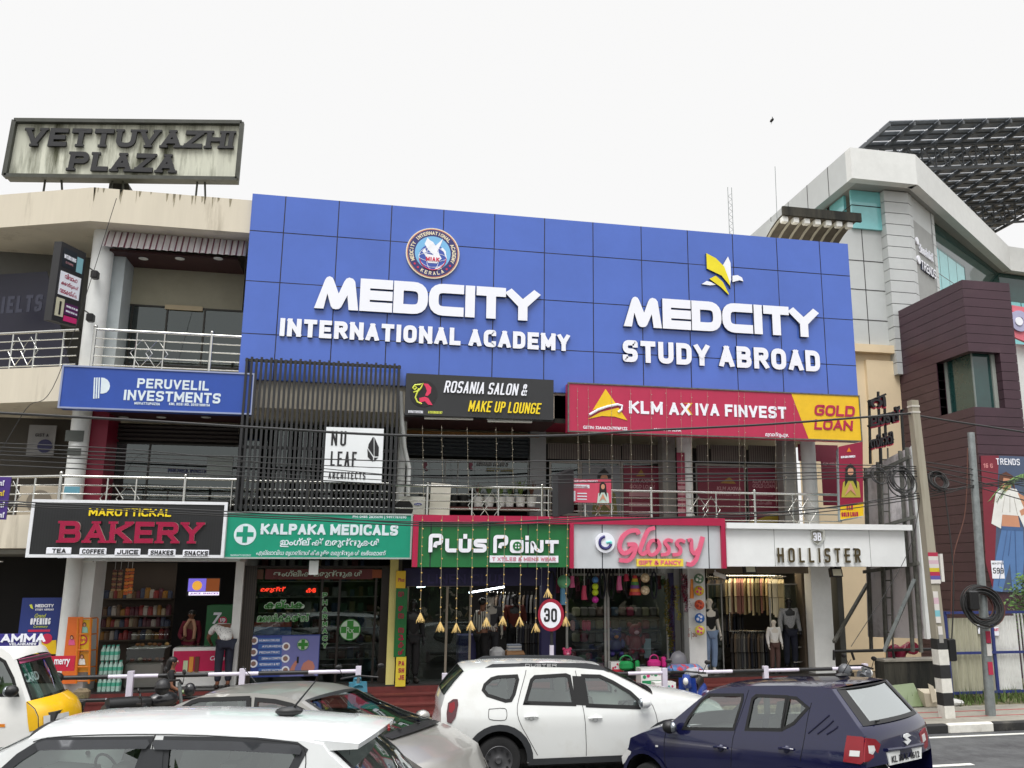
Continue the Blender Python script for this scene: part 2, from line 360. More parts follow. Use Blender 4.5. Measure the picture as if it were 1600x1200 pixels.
# ================================================================ materials used all over
CREAM = mat('cream_plaster', (208, 200, 182), .8, var=.05, scale=2, bump=.15, dirt=(122, 110, 90), dscale=1.3, dlo=.56, dhi=.8, streak=1)
BEIGE = mat('beige_plaster', (222, 203, 170), .8, var=.04, scale=1.2, bump=.1)
WHITEP = mat('white_paint', (218, 220, 218), .5, var=.05, scale=3, dirt=(150, 148, 140), dlo=.6, dhi=.9)
GREYP = mat('grey_paint', (150, 150, 146), .6, var=.08, scale=3, dirt=(100, 98, 92), dlo=.55, dhi=.8)
DARKP = mat('dark_paint', (38, 38, 40), .5, var=.1)
BLACK = mat('black_plastic', (16, 16, 17), .45)
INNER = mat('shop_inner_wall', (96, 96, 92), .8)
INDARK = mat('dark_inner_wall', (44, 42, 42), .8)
REDTILE = mat('red_floor_tile', (108, 50, 47), .45, var=.15, scale=5, dirt=(86, 50, 46), dlo=.55, dhi=.8)
CONC = mat('concrete', (150, 146, 136), .85, var=.12, scale=4, bump=.4, dirt=(92, 88, 78), dlo=.5, dhi=.8)
MOSS = mat('mossy_concrete', (62, 60, 52), .9, var=.3, scale=5, bump=.5, dirt=(24, 25, 22), dscale=2.2, dlo=.4, dhi=.6, streak=1)
STEEL = mat('stainless_steel', (205, 205, 200), .22, metal=1, var=.03)
GALV = mat('galvanised_steel', (140, 146, 146), .5, metal=.6, var=.15, scale=8)
RUSTY = mat('weathered_iron', (104, 104, 98), .7, metal=.3, var=.25, scale=9, dirt=(86, 66, 50), dlo=.6, dhi=.8)
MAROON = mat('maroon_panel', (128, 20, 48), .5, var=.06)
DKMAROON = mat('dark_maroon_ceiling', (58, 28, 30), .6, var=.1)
ACPBLUE = mat('blue_cladding', (72, 104, 190), .16, var=.07, scale=.5, spec=.7)
JOINT = mat('dark_joint', (22, 20, 40), .6)
LETW = mat('white_acrylic', (236, 238, 246), .35, var=.01)
LETSIDE = mat('letter_edge', (60, 64, 84), .5)
GLASS = glassmat('shop_glass', (226, 234, 230), 1.35)
GLASSD = glassmat('tinted_glass', (150, 166, 162), 1.6)
TUBEL = mat('lit_tube', (235, 245, 255), .4, emis=6)
LAMPW = mat('lamp_glass_unlit', (225, 225, 218), .3)

# ================================================================ ground, road, kerb
g = MB(); asph = mat('asphalt', (78, 79, 80), .85, var=.18, scale=2.5, bump=.6, dirt=(52, 52, 54), dscale=.7, dlo=.45, dhi=.62)
g.poly([(-400, -400, -.02), (400, -400, -.02), (400, 400, -.02), (-400, 400, -.02)], mat('bare_earth', (110, 98, 80), .95, var=.2, scale=.8, bump=.4)); struct(g, 'ground')
g = MB(); g.poly([(-60, -10, 0), (60, -10, 0), (60, 16.42, 0), (-60, 16.42, 0)], asph); struct(g, 'road')
roadw = mat('road_paint', (205, 205, 198), .7, var=.12, scale=5, dirt=(130, 130, 126), dlo=.55, dhi=.8)
g = MB(); g.box(-60, 60, 16.02, 16.14, 0, .004, roadw); struct(g, 'road_edge_line')
g = MB()
for k in range(-6, 7):
    g.box(k * 9.0 + 2.8, k * 9.0 + 9.8, 13.75, 13.88, 0, .004, roadw)
struct(g, 'road_lane_line')
g = MB(); pave = mat('pavement_slab', (138, 134, 124), .9, var=.12, scale=3, bump=.4, dirt=(96, 92, 82), dlo=.5, dhi=.75)
g.box(-60, 60, 16.58, 18.62, 0, .15, pave); struct(g, 'pavement')
g = MB(); rl = mat('red_line_paint', (150, 70, 66), .8, var=.2)
g.box(10.5, 40, 17.9, 17.98, .15, .154, rl); g.box(10.5, 40, 17.25, 17.31, .15, .154, rl); struct(g, 'pavement_marking')
kb = mat('kerb_black', (36, 36, 36), .8, var=.2, scale=7, dirt=(90, 86, 80), dlo=.58, dhi=.8); kw = mat('kerb_white', (212, 210, 202), .8, var=.1, scale=7, dirt=(140, 134, 122), dlo=.55, dhi=.8)
g = MB()
for k in range(-60, 60):
    x0 = 11.2 + k * 1.02; g.bevbox(x0, x0 + 1.012, 16.42, 16.58, -.02, .168, kb if k % 2 else kw, .025)
struct(g, 'kerb')
g = MB(); grass = mat('grass_blade', (84, 104, 50), .8, var=.3, scale=3)
for k in range(2600):
    x = random.uniform(11.6, 24); y = random.triangular(18.5, 21.5, 19.1); h = random.uniform(.08, .34); a = random.uniform(0, 6.28); dx, dy = math.cos(a) * .018, math.sin(a) * .018; lx, ly = random.uniform(-.12, .12), random.uniform(-.12, .12)
    g.poly([(x - dx, y - dy, .13), (x + dx, y + dy, .13), (x + lx, y + ly, .13 + h)], grass)
struct(g, 'grass', kind='stuff')
g = MB(); g.box(11.5, 60, 18.62, 23, -.01, .14, mat('weedy_soil', (96, 92, 66), .95, var=.35, scale=2, bump=.6)); struct(g, 'verge')

# ================================================================ the shopping plaza
XB = -6.12; XR = 11.42; YF = 19.4
dw = Vector((-.925, .379, 0)); WL = Vector((XB, YF, 0)) + dw * 6
plaza = thing('shopping_plaza', 'long cream three storey shopping plaza with shops at street level', 'building', (2, 20.1, 0))
def plan_slab(mb, z0, z1, mt, yf=YF, yb=25.0, x1=XR, wing=True):
    f = [Vector((XB, yf, z0)), Vector((x1, yf, z0)), Vector((x1, yb, z0)), Vector((WL.x, yb, z0))]
    if wing: f += [Vector((WL.x, WL.y + yf - YF, z0))]
    mb.prism(f, (0, 0, z1 - z0), mt)
# plinth, steps, stone base
m = MB(); granite = mat('dark_granite', (52, 50, 50), .3, var=.25, scale=12)
plan_slab(m, .1, .75, granite, yf=20.1, x1=11.3); m.build('shop_floor', plaza)
m = MB()
for (y0, y1, z) in ((19.7, 20.1, .6), (19.3, 19.7, .45), (18.95, 19.3, .3)):
    m.box(-5.9, 9.6, y0 + .003, y1, .1, z, REDTILE); m.box(-5.9, 9.6, y0 - .012, y0 + .003, z - .03, z + .003, mat('step_nosing', (96, 42, 40), .4))
m.box(-5.9, 9.6, 20.085, 20.097, .602, .72, REDTILE)
m.build('doorstep', plaza)
m = MB(); rub = mat('rubble_stone', (126, 112, 88), .95, var=.35, scale=6, bump=.8, dirt=(70, 74, 40), dscale=2.5, dlo=.5, dhi=.7)
x = -6.2
while x < 9.6:
    wv = random.uniform(.25, .5); m.bevbox(x, x + wv - .012, 18.64 + random.uniform(0, .05), 18.95, .1, .285 + random.uniform(-.03, .012), rub, .04); x += wv
m.build('stone_base', plaza)
# slabs, parapet, fascias
m = MB(); plan_slab(m, 3.55, 4.2, CREAM); m.build('floor_slab', plaza)
m = MB(); plan_slab(m, 6.48, 7.2, CREAM); m.build('floor_slab', plaza)
m = MB(); plan_slab(m, 10.36, 10.6, CREAM, yf=YF + .05); m.build('roof_slab', plaza)
m = MB()
a = Vector((XB, YF, 10.34)); b = Vector((XR, YF, 10.34)); c = Vector((WL.x, WL.y, 10.34)); t = Vector((0, .18, 0))
m.prism([c, a, b, b + t, a + t, c + t], (0, 0, .76), CREAM)
m.build('parapet', plaza)
# back walls and party walls of each storey
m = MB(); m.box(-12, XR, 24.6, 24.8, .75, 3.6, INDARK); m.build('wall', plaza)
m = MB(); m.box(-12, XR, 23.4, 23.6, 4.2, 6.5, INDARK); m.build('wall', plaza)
m = MB(); m.box(-12, XR, 23.4, 23.6, 7.2, 10.4, INNER); m.build('wall', plaza)
# columns
def column(mb, x, y, r, z0, z1, mt): mb.cyl((x, y, z0), (x, y, z1), r, mt, 24)
def colpx(name, u0, u1, v, Y, z0, z1, mt, rnd=True, dpt=.35):
    a = P(u0, v, Y).x; b = P(u1, v, Y).x; q = MB()
    if rnd: column(q, (a + b) / 2, Y + (b - a) / 2, (b - a) / 2, z0, z1, mt)
    else: q.box(a, b, Y, Y + dpt, z0, z1, mt)
    return q.build(name, plaza, smooth=True)
colpx('column', 126, 161, 500, 19.9, 7.2, 10.4, WHITEP)
colpx('column', 100, 131, 720, 19.9, 4.2, 6.5, WHITEP)
colpx('column', 91, 117, 960, 19.9, .75, 3.6, WHITEP)
m = MB(); a = P(117, 960, 20.1).x; b = P(141, 960, 20.1).x; m.box(a, b, 20.1, 20.9, .75, 3.6, WHITEP); m.build('pillar', plaza)
m = MB(); a = P(160, 500, 20.3).x; b = P(186, 500, 20.3).x; m.box(a, b, 20.3, 21.1, 7.2, 10.4, mat('pale_grey_wall', (176, 184, 186), .6)); m.build('pillar', plaza)
m = MB(); a = P(131, 720, 20.2).x; b = P(163, 720, 20.2).x; m.box(a, b, 20.2, 21.1, 4.2, 6.5, MAROON); m.build('pillar', plaza)
m = MB(); a = P(363, 960, 20.3).x; b = P(376, 960, 20.3).x; m.box(a, b, 20.3, 24.6, .75, 3.6, WHITEP); m.build('party_wall', plaza)
colpx('column', 621, 634, 720, 20.0, 4.2, 6.5, WHITEP)
colpx('pillar', 1036, 1056, 750, 20.6, 4.2, 6.5, GREYP, False)
colpx('column', 1063, 1086, 750, 20.1, 4.2, 6.5, WHITEP)
colpx('pillar', 1224, 1246, 750, 20.4, 4.2, 6.5, GREYP, False)
colpx('column', 1260, 1281, 750, 20.0, 4.2, 6.5, WHITEP)
colpx('pillar', 828, 853, 750, 20.9, 4.2, 6.5, mat('grey_pilaster', (138, 140, 142), .6), False)
colpx('pillar', 1076, 1103, 960, 20.15, .75, 3.6, WHITEP, False)
colpx('pillar', 1270, 1301, 960, 20.15, .75, 3.6, WHITEP, False)
colpx('pillar', 1062, 1075, 960, 20.6, .75, 3.6, GREYP, False)
colpx('pillar', 1255, 1268, 960, 20.6, .75, 3.6, mat('brown_post', (96, 84, 70), .6), False)
YEL = mat('yellow_pillar_paint', (216, 206, 128), .55, var=.05)
colpx('pillar', 606, 619, 980, 20.15, .75, 3.6, YEL, False)
# soffit linings and downlights
def soffit(u0, u1, v, Y0, Y1, z, mt, name='ceiling'):
    a = P(u0, v, Y0).x; b = P(u1, v, Y0).x; q = MB(); q.box(a, b, Y0, Y1, z, z + .06, mt); return q.build(name, plaza)
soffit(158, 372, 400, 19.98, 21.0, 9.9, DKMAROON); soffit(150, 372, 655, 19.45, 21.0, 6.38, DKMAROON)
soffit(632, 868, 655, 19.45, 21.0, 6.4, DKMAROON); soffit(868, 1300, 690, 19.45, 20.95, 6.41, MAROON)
def downl(us, v, z, mt=LAMPW):
    for u in us:
        c = PZ(u, v, z - .012); q = MB(); disc(q, c, .085, (0, 0, -1), mt, .01, 20); disc(q, c, .1, (0, 0, -1), WHITEP, .006, 20, .086); q.build('downlight', plaza, True)
downl((224, 281, 341), 404, 9.9); downl((193, 252, 322), 652, 6.38)
# second floor, left: beam, glass front, corrugated awning
m = MB(); a = P(186, 460, 21).x; m.box(a, P(380, 460, 21).x, 21.0, 21.25, 9.0, 10.36, mat('olive_beam', (148, 144, 124), .7)); m.build('beam', plaza)
def glazing(name, u0, u1, v0, v1, Y, mt=GLASS, frame=RUSTY, mull=(), fw=.05, thk=.012, label=None, parent=None):
    a = P(u0, v0, Y); b = P(u1, v1, Y); q = MB(); q.box(a.x, b.x, Y, Y + thk, b.z, a.z, mt); o = q.build(name, parent or plaza)
    f = MB()
    for x in (a.x + fw / 2, b.x - fw / 2): f.box(x - fw / 2, x + fw / 2, Y - .03, Y - .002, b.z, a.z, frame)
    for z in (a.z - fw / 2, b.z + fw / 2): f.box(a.x + fw, b.x - fw, Y - .03, Y - .002, z - fw / 2, z + fw / 2, frame)
    for u in mull: x = P(u, (v0 + v1) / 2, Y).x; f.box(x - fw / 2, x + fw / 2, Y - .03, Y - .002, b.z + fw, a.z - fw, frame)
    f.build('window_frame', o)
    if label: o['label'] = label
    return o
glazing('shop_window', 180, 382, 474, 578, 21.02, GLASSD, mat('bronze_frame', (52, 50, 46), .4, metal=.5), (203, 258, 317), .035)
m = MB(); m.box(P(258, 480, 20.98).x, P(317, 480, 20.98).x, 20.96, 21.0, P(258, 483, 20.98).z, P(258, 476, 20.98).z, mat('tan_rail', (176, 160, 128), .5)); m.build('door_head', plaza)
m = MB(); aw = bands('awning_sheet', (206, 202, 204), (112, 66, 80), .127, 'X', .76, .5)
x0 = P(163, 360, 19.9).x; x1 = P(388, 360, 19.9).x; n = 72; top = []; bot = []
def awn(i, j):
    x = x0 + (x1 - x0) * i; k = int(round(i * n)); d = .035 * ((k // 2) % 2)
    return Vector((x, 19.98 - .2 * j - d, 10.35 - .42 * j))
m.grid(lambda u, v: awn(u, v), n, 1, aw); m.build('awning', plaza)
# dim banners inside the wing
m = MB(); q = lambda t, z: Vector((XB - .25, YF + 1.0, z)) + dw * t
navy = mat('navy_banner', (18, 18, 40), .5); m.prism([q(.1, 7.3), q(2.4, 7.3), q(2.4, 9.6), q(1.0, 9.6)], (0, .02, 0), navy); o = one(m, 'banner', 'dark navy coaching banner hanging inside the second floor corner verandah', 'banner')
l = MB(); letters(l, 'IELTS', Vector((-8.06, 20.68, 8.55)), -dw, UZ, Vector((-.379, -.925, 0)), 1.0, .38, mat('slate_letter', (46, 48, 64), .6), .2, ext=.012); ROOT[o] = ROOT[o]; l.build('lettering', o)  # letters in a dark slate tone that barely shows on the navy
m = MB(); m.box(-12, XB - .2, 21.9, 22.0, 4.2, 6.48, mat('wing_wall', (70, 66, 60), .8)); m.build('wall', plaza)
m = MB(); m.box(-12, XB - .3, 21.9, 22.0, 7.2, 10.36, mat('wing_wall_grey', (104, 104, 100), .8)); m.build('wall', plaza)
# first floor, left: shutter over a green glass front
def shutter(u0, u1, v0, v1, Y, c, name='shutter'):
    a = P(u0, v0, Y); b = P(u1, v1, Y); q = MB(); n = max(2, int((a.z - b.z) / .08))
    for i in range(n):
        z0 = b.z + (a.z - b.z) * i / n; z1 = b.z + (a.z - b.z) * (i + 1) / n
        q.add([(a.x, Y + .02, z0), (b.x, Y + .02, z0), (b.x, Y - .02, (z0 + z1) / 2), (a.x, Y - .02, (z0 + z1) / 2), (b.x, Y + .02, z1), (a.x, Y + .02, z1)], [(0, 1, 2, 3), (3, 2, 4, 5)], c)
    return q.build(name, plaza)
shutter(165, 372, 660, 692, 20.95, mat('dark_shutter', (46, 40, 40), .5))
glazing('shop_window', 163, 372, 690, 785, 21.0, GLASSD, mat('bronze_frame', (52, 50, 46)), (231,), .035)
m = MB(); G2(m, 'PERUVELIL INVESTMENTS', 262, 731, 738, 340, 20.97, mat('faint_blue_print', (46, 50, 96), .6), bold=.02, ext=.004); m.build('window_lettering', plaza)
m = MB(); rectY(m, 325, 712, 362, 745, 20.97, mat('frosted_film', (150, 158, 156), .6)); m.build('window_film', plaza)
# slat bay first floor: dark glazing; salon shutter; finance office glazing
glazing('shop_window', 376, 618, 660, 785, 21.0, GLASSD, BLACK, (430, 480, 560), .04)
SH = mat('grey_shutter', (58, 62, 66), .45, metal=.2); shutter(636, 826, 676, 716, 20.98, SH)
m = MB(); rectY(m, 634, 672, 842, 684, 20.9, mat('ochre_band', (128, 86, 30), .6)); m.build('beam', plaza)
wf = glazing('shop_window', 636, 826, 716, 785, 21.0, GLASSD, GREYP, (695, 715), .03)
MESH = bands('expanded_mesh', (116, 110, 104), (78, 72, 68), .06, 'X', .5, .6)
for (u0, u1) in ((856, 907), (909, 970), (972, 1032), (1088, 1108), (1110, 1166), (1169, 1217)):
    m = MB(); rectY(m, u0, 692 + (u0 - 856) * .012, u1, 718 + (u0 - 856) * .016, 20.98, MESH); m.build('mesh_panel', plaza)
KF = mat('grey_aluminium', (146, 142, 136), .45, metal=.3)
glazing('shop_window', 906, 970, 720, 808, 21.0, GLASS, KF, (), .05); glazing('shop_window', 970, 1034, 720, 812, 21.0, GLASS, KF, (), .05)
glazing('shop_window', 1086, 1166, 724, 814, 21.0, GLASS, KF, (1109,), .05); glazing('shop_window', 1166, 1220, 726, 816, 21.0, GLASS, KF, (), .05)
glazing('shop_window', 858, 906, 720, 806, 21.03, GLASSD, KF, (), .05)
# wall strip beside the finance sign, drain pipe
m = MB(); rectY(m, 866, 618, 890, 662, 19.42, MOSS, .02); m.build('stained_wall', plaza)
m = MB(); m.tube([P(626, 612, 19.34), P(628, 660, 19.34), P(632, 700, 19.6), P(639, 730, 19.7), P(637, 775, 19.7)], .05, WHITEP, 10); m.build('drain_pipe', plaza, True)
# ground floor: ceilings, party walls, lintels
m = MB(); m.box(-12, XR, 20.3, 24.6, 3.45, 3.54, mat('shop_ceiling', (150, 150, 146), .8)); m.build('ceiling', plaza)
m = MB(); m.box(P(140, 890, 19.5).x, P(376, 890, 19.5).x, 19.35, 20.3, 3.3, 3.36, WHITEP); m.build('canopy_lining', plaza)
for i, u in enumerate((172, 210, 245, 285, 322)):
    q = MB(); c = PZ(u, 884 + (i % 2) * 2, 3.292); q.box(c.x - .09, c.x + .09, 19.6 + (i % 2) * .3, 19.72 + (i % 2) * .3, 3.28, 3.299, LAMPW); q.build('downlight', plaza)
for u in (622, 1068):
    m = MB(); x = P(u, 960, 20.5).x; m.box(x - .05, x + .05, 20.5, 24.6, .75, 3.5, INNER); m.build('party_wall', plaza)
m = MB(); m.box(XR - .15, XR, 20.6, 24.6, .75, 3.5, INNER); m.build('party_wall', plaza)
m = MB(); rectY(m, 632, 888, 845, 915, 20.45, mat('navy_fascia', (34, 30, 78), .5), .05); L2(m, 'LINEN CLUB', 668, 897, 912, 790, 20.4, mat('navy_letter', (52, 46, 100), .5), ext=.012); m.build('fascia', plaza)
m = MB(); x0 = P(846, 960, 20.45).x; x1 = P(868, 960, 20.45).x; m.box(x0, x1, 20.42, 20.7, .75, 3.4, mat('navy_fascia', (34, 30, 78))); m.build('pillar', plaza)
glazing('shop_window', 636, 734, 913, 1072, 20.52, GLASS, mat('pale_frame', (150, 140, 124), .5), (697,), .05)
glazing('shop_window', 884, 948, 896, 1066, 20.55, GLASS, GREYP, (), .05); glazing('shop_window', 948, 1046, 896, 1064, 20.55, GLASS, GREYP, (), .05)
glazing('shop_window', 1104, 1132, 912, 1060, 20.9, GLASS, GREYP, (), .03); glazing('shop_window', 1200, 1256, 912, 1058, 20.9, GLASS, GREYP, (), .03)
m = MB(); rectY(m, 1104, 885, 1262, 896, 20.2, mat('brown_soffit_edge', (104, 92, 76), .6), .04); m.build('lintel', plaza)
# side rail of the corner shop, drip stains, concrete stub on the roof
m = MB()
for v in (990, 1012, 1035): m.tube([P(1240, v, 20.7), P(1262, v - 2, 20.7)], .02, STEEL)
m.build('side_rail', plaza)
m = MB(); c = P(193, 290, 20.6); m.prism([(c.x - .32, 20.6, 10.6), (c.x + .42, 20.6, 10.6), (c.x + .1, 20.6, 11.75), (c.x - .3, 20.6, 11.78)], (0, .7, 0), MOSS); m.build('roof_stub', plaza)

# old rain drips and mould on the cream bands
q = MB(); DRIP = mat('mould_drip', (146, 138, 116), .9, var=.3, scale=9)
for zt_, x0_, x1_, n_, l_ in ((11.098, XB, -2.95, 26, .34), (7.19, WL.x, XB, 0, .2)):
    for k in range(n_): x = random.uniform(x0_, x1_); w_ = random.uniform(.006, .03); ln = random.uniform(.05, l_); q.prism([(x - w_, YF - .003, zt_), (x - w_ * .2, YF - .003, zt_ - ln), (x + w_ * .3, YF - .003, zt_ - ln * .8), (x + w_, YF - .003, zt_)], (0, .002, 0), DRIP)
q.build('mould_stain', plaza)
# ================================================================ signs on the plaza
def signbox(root, name, u0, v0, u1, v1, Y, mt, depth=.2, frame=None, fw=.05, side=None):
    """box sign facing the street; v0 = top and v1 = bottom, both at the left edge u0"""
    a = P(u0, v0, Y); b = P(u0, v1, Y); x1 = P(u1, (v0 + v1) / 2, Y).x; q = MB(); q.box(a.x, x1, Y, Y + depth, b.z, a.z, mt); o = q.build(name, root)
    if frame:
        f = MB(); e = .012
        f.box(a.x - e, x1 + e, Y - .02, Y + .03, a.z - fw, a.z + e, frame); f.box(a.x - e, x1 + e, Y - .02, Y + .03, b.z - e, b.z + fw, frame)
        f.box(a.x - e, a.x + fw, Y - .019, Y + .03, b.z + fw, a.z - fw, frame); f.box(x1 - fw, x1 + e, Y - .019, Y + .03, b.z + fw, a.z - fw, frame); f.build('frame', root)
    return a, b, x1
YBL = 19.32
big = thing('cladding_sign', 'huge blue panelled sign wall with white academy lettering across the top storey', 'sign', (4.2, YBL, 7.05))
q = MB(); q.box(-2.91, 11.44, YBL, YBL + .06, 7.06, 11.23, ACPBLUE)
PXS = [-2.91] + [P(u, v, YBL).x for u, v in ((446.8, 309), (530.3, 316), (612.5, 323), (693.6, 330), (773.1, 336), (851, 341), (926.3, 348), (1001.4, 355), (1073.6, 361), (1143.9, 368), (1212.6, 373), (1279.7, 379))] + [11.44]; PZS = [11.23] + [P(385, v, YBL).z for v in (359.6, 438.4, 520.9)] + [7.06]
for i in range(len(PXS) - 1):      # each cassette sits a few millimetres out of true
    for j in range(4):
        o4 = [random.uniform(.001, .009) for _ in range(4)]; x0, x1, z1, z0 = PXS[i] + .011, PXS[i + 1] - .011, PZS[j] - .011, PZS[j + 1] + .011
        q.grid(lambda u, v: (x0 + (x1 - x0) * u, YBL - (o4[0] * (1 - u) * (1 - v) + o4[1] * u * (1 - v) + o4[2] * u * v + o4[3] * (1 - u) * v) - .006 * math.sin(math.pi * u) * math.sin(math.pi * v) * (o4[0] / .006 - .6), z0 + (z1 - z0) * v), 6, 6, ACPBLUE)
q.build('panel', big, True)
q = MB()
for u, v in ((446.8, 309), (530.3, 316), (612.5, 323), (693.6, 330), (773.1, 336), (851, 341), (926.3, 348), (1001.4, 355), (1073.6, 361), (1143.9, 368), (1212.6, 373), (1279.7, 379)):
    x = P(u, v, YBL).x; q.box(x - .012, x + .012, YBL - .0012, YBL - .0004, 7.06, 11.23, JOINT)
for v in (359.6, 438.4, 520.9): z = P(385, v, YBL).z; q.box(-2.91, 11.44, YBL - .0018, YBL - .0008, z - .012, z + .012, JOINT)
q.build('joint', big)
q = MB(); q.box(-2.91, -2.86, YBL + .062, YBL + .5, 7.06, 11.2, ACPBLUE); q.box(11.39, 11.44, YBL + .062, YBL + .5, 7.06, 11.2, ACPBLUE); q.box(-2.86, 11.39, YBL + .062, YBL + .3, 7.06, 7.1, ACPBLUE); q.build('return_edge', big)
MED = {'M': (1.5, 'P 0,0 .85,5.3 1.0,5.8 1.25,6 1.5,5.8 1.65,5.3 2.15,2.9 2.6,5.2 2.78,5.75 3.05,6 3.4,5.8 3.6,5.3 4,0 3.12,0 2.95,2.7 2.45,.5 2.25,.1 1.95,0 1.68,.1 1.5,.5 1.12,2.8 .85,0'), 'E': (1.02, '4,6 06 00 4,0|1.5,3 4,3'), 'D': (1.12, 'rz 00! 06! 46 40'), 'C': (1.18, 'r 46 06 00 40'), 'I': (.05, '20 26'), 'T': (.95, '06 46|26 20'), 'Y': (1.1, '06 2,3 46|2,3 20')}
def med(u0, yt, yb, u1):
    q = MB(); L2(q, 'MEDCITY', u0, yt, yb, u1, YBL, LETW, weight=.29, gap=.03, ext=.09, side=LETSIDE, over=MED); q.build('lettering', big)
med(491, 432, 483, 841); med(973, 464, 511, 1274)
q = MB(); L2(q, 'INTERNATIONAL ACADEMY', 437, 498, 526, 889, YBL, LETW, weight=.25, gap=.13, ext=.07, side=LETSIDE); q.build('lettering', big)
q = MB(); L2(q, 'STUDY ABROAD', 972, 532, 566, 1278, YBL, LETW, weight=.24, gap=.13, ext=.07, side=LETSIDE); q.build('lettering', big)
# round academy emblem
c = P(676, 397, YBL); q = MB(); rim = mat('emblem_rim', (232, 220, 190), .4); nav = mat('emblem_navy', (48, 48, 108), .4); sky_ = mat('emblem_sky', (120, 182, 226), .4); red_ = mat('emblem_red', (200, 40, 80), .4)
disc(q, c, .60, UN, rim, .06, 48); disc(q, c + UN * .061, .575, UN, mat('emblem_red_line', (190, 96, 80), .4), .002, 48, .56); disc(q, c + UN * .061, .555, UN, nav, .003, 48); disc(q, c + UN * .0645, .40, UN, sky_, .003, 40); disc(q, c + UN * .068 - UZ * .1, .31, UN, mat('emblem_globe', (60, 84, 170), .4), .003, 40)
q.build('emblem', big)
q = MB()
wht = mat('emblem_white', (238, 240, 246), .4)
def E2(pts, dz, mt): q.prism([c + UX * a + UZ * b + UN * (dz + .004) for a, b in pts], -UN * .004, mt)
E2([(.02, -.05), (-.1, .06), (-.19, .2), (-.16, .28), (-.13, .36), (-.08, .3), (.0, .26), (.05, .17), (.13, .26), (.22, .36), (.16, .18), (.1, .05), (.2, -.12), (.12, -.2), (.1, -.24), (-.1, -.24), (-.15, -.1), (-.2, -.02)], .0715, wht)
E2([(.17, .12), (.24, .05), (.3, -.1), (.29, .06), (.22, .14)], .0712, wht); E2([(.06, -.36), (.2, -.3), (.24, -.27), (.2, -.36), (.12, -.4)], .0713, wht); E2([(-.24, .02), (-.18, .1), (-.14, .02), (-.2, -.02)], .0714, wht)
for (rx, ry) in ((.31, .1), (.31, .24), (.14, .31)):
    q.tube([c + UZ * (-.1 + ry * math.sin(t * .2618)) + UX * (rx * math.cos(t * .2618)) + UN * .072 for t in range(24)], .006, wht, 4, closed=True)
q.tube([c + UZ * (-.1 + .3 * math.sin(t)) + UX * (.3 * math.cos(t)) + UN * .073 for t in [R_(190 + 7 * k) for k in range(25)]], .012, red_, 5)
letters(q, 'MIAK', c + UX * -.15 + UZ * -.2 + UN * .075, UX, UZ, UN, .3, .1, red_, weight=.25, ext=.004)
def arc_text(txt, a0, a1, rad, hgt, inv=False):
    n = len(txt)
    for i, ch in enumerate(txt):
        if ch == ' ': continue
        a = R_(a0 + (a1 - a0) * i / (n - 1)); d = Vector((math.cos(a), 0, math.sin(a))); uz = -d if inv else d; ux = Vector((uz.z, 0, -uz.x)); wd_ = .06 if ch != 'I' else .014
        letters(q, ch, c + d * (rad + (hgt if inv else 0)) - ux * wd_ / 2 + UN * .0645, ux, uz, UN, wd_, hgt, rim, weight=.2, ext=.003)
arc_text('MEDCITY INTERNATIONAL ACADEMY', 202, -22, .435, .085); arc_text('KERALA', 242, 298, .435, .085, True)
for a in (215, 228, 312, 325): disc(q, c + Vector((math.cos(R_(a)), 0, math.sin(R_(a)))) * .48 + UN * .0645, .025, UN, red_, .003, 12)
q.build('emblem_art', big)
q = MB(); yl = mat('wing_yellow', (232, 216, 30), .35)
def EX(px, mt, e): q.prism([P(u, v, YBL) + UN * e for u, v in px], -UN * e, mt, LETSIDE)
EX([(1102, 397), (1117, 405), (1130, 418), (1138, 440), (1140, 452), (1139, 448), (1126, 432), (1103, 421)], yl, .07); EX([(1107, 437), (1117, 432), (1128, 442), (1137, 460), (1137, 462), (1125, 450)], yl, .066)
EX([(1136, 402), (1140, 412), (1141, 438), (1139, 447), (1134, 432), (1127, 417)], LETW, .06); EX([(1143, 432), (1151, 431), (1158, 435), (1160, 441), (1154, 439), (1143, 442)], LETW, .06); EX([(1095, 445), (1103, 440), (1110, 442), (1117, 446), (1108, 447)], LETW, .055); q.build('emblem_bird', big)

# rooftop sign
top = thing('rooftop_sign', 'weathered rooftop signboard on thin legs with dark raised plaza name letters', 'sign', (-6.2, 20.2, 10.6))
YT = 20.2; A, B, C_, D = P(25, 191, YT), P(379, 194, YT), P(371, 282, YT), P(9, 277, YT); ax = (B - A).normalized(); az = (A - D)
mould = mat('streaked_sign_face', (206, 208, 192), .7, var=.15, scale=3, dirt=(64, 66, 40), dscale=2.6, dlo=.46, dhi=.66, streak=1); iron = mat('sign_iron', (64, 66, 60), .6, var=.2, scale=5, dirt=(48, 52, 36), dlo=.5, dhi=.7)
q = MB(); q.prism([A, B, C_, D], (0, .25, 0), mould, iron); q.build('panel', top)
q = MB(); e = UN * .06
for (p0, p1) in ((A, B), (B, C_), (C_, D), (D, A)): q.beam(p0 + e, p1 + e, .085, .13, iron, up=UN)
q.build('frame', top)
q = MB(); lm = mat('sign_letter_dark', (20, 21, 25), .5, var=.15)
def TL(txt, u0, yt, yb, u1, sh):
    o = P(u0, yb, YT); hz = P(u0 + 4, yt, YT).z - o.z; wd_ = (P(u1, yb + 3, YT) - o).length; letters(q, txt, o + UN * .02, (P(u1, yb + 4, YT) - o).normalized(), UZ, UN, wd_, hz, lm, weight=.24, gap=.17, ext=.06, slab=.34, shear=sh)
TL('VETTUVAZHI', 38, 202, 230, 363, .07); TL('PLAZA', 107, 239, 268, 274, .07); q.build('lettering', top)
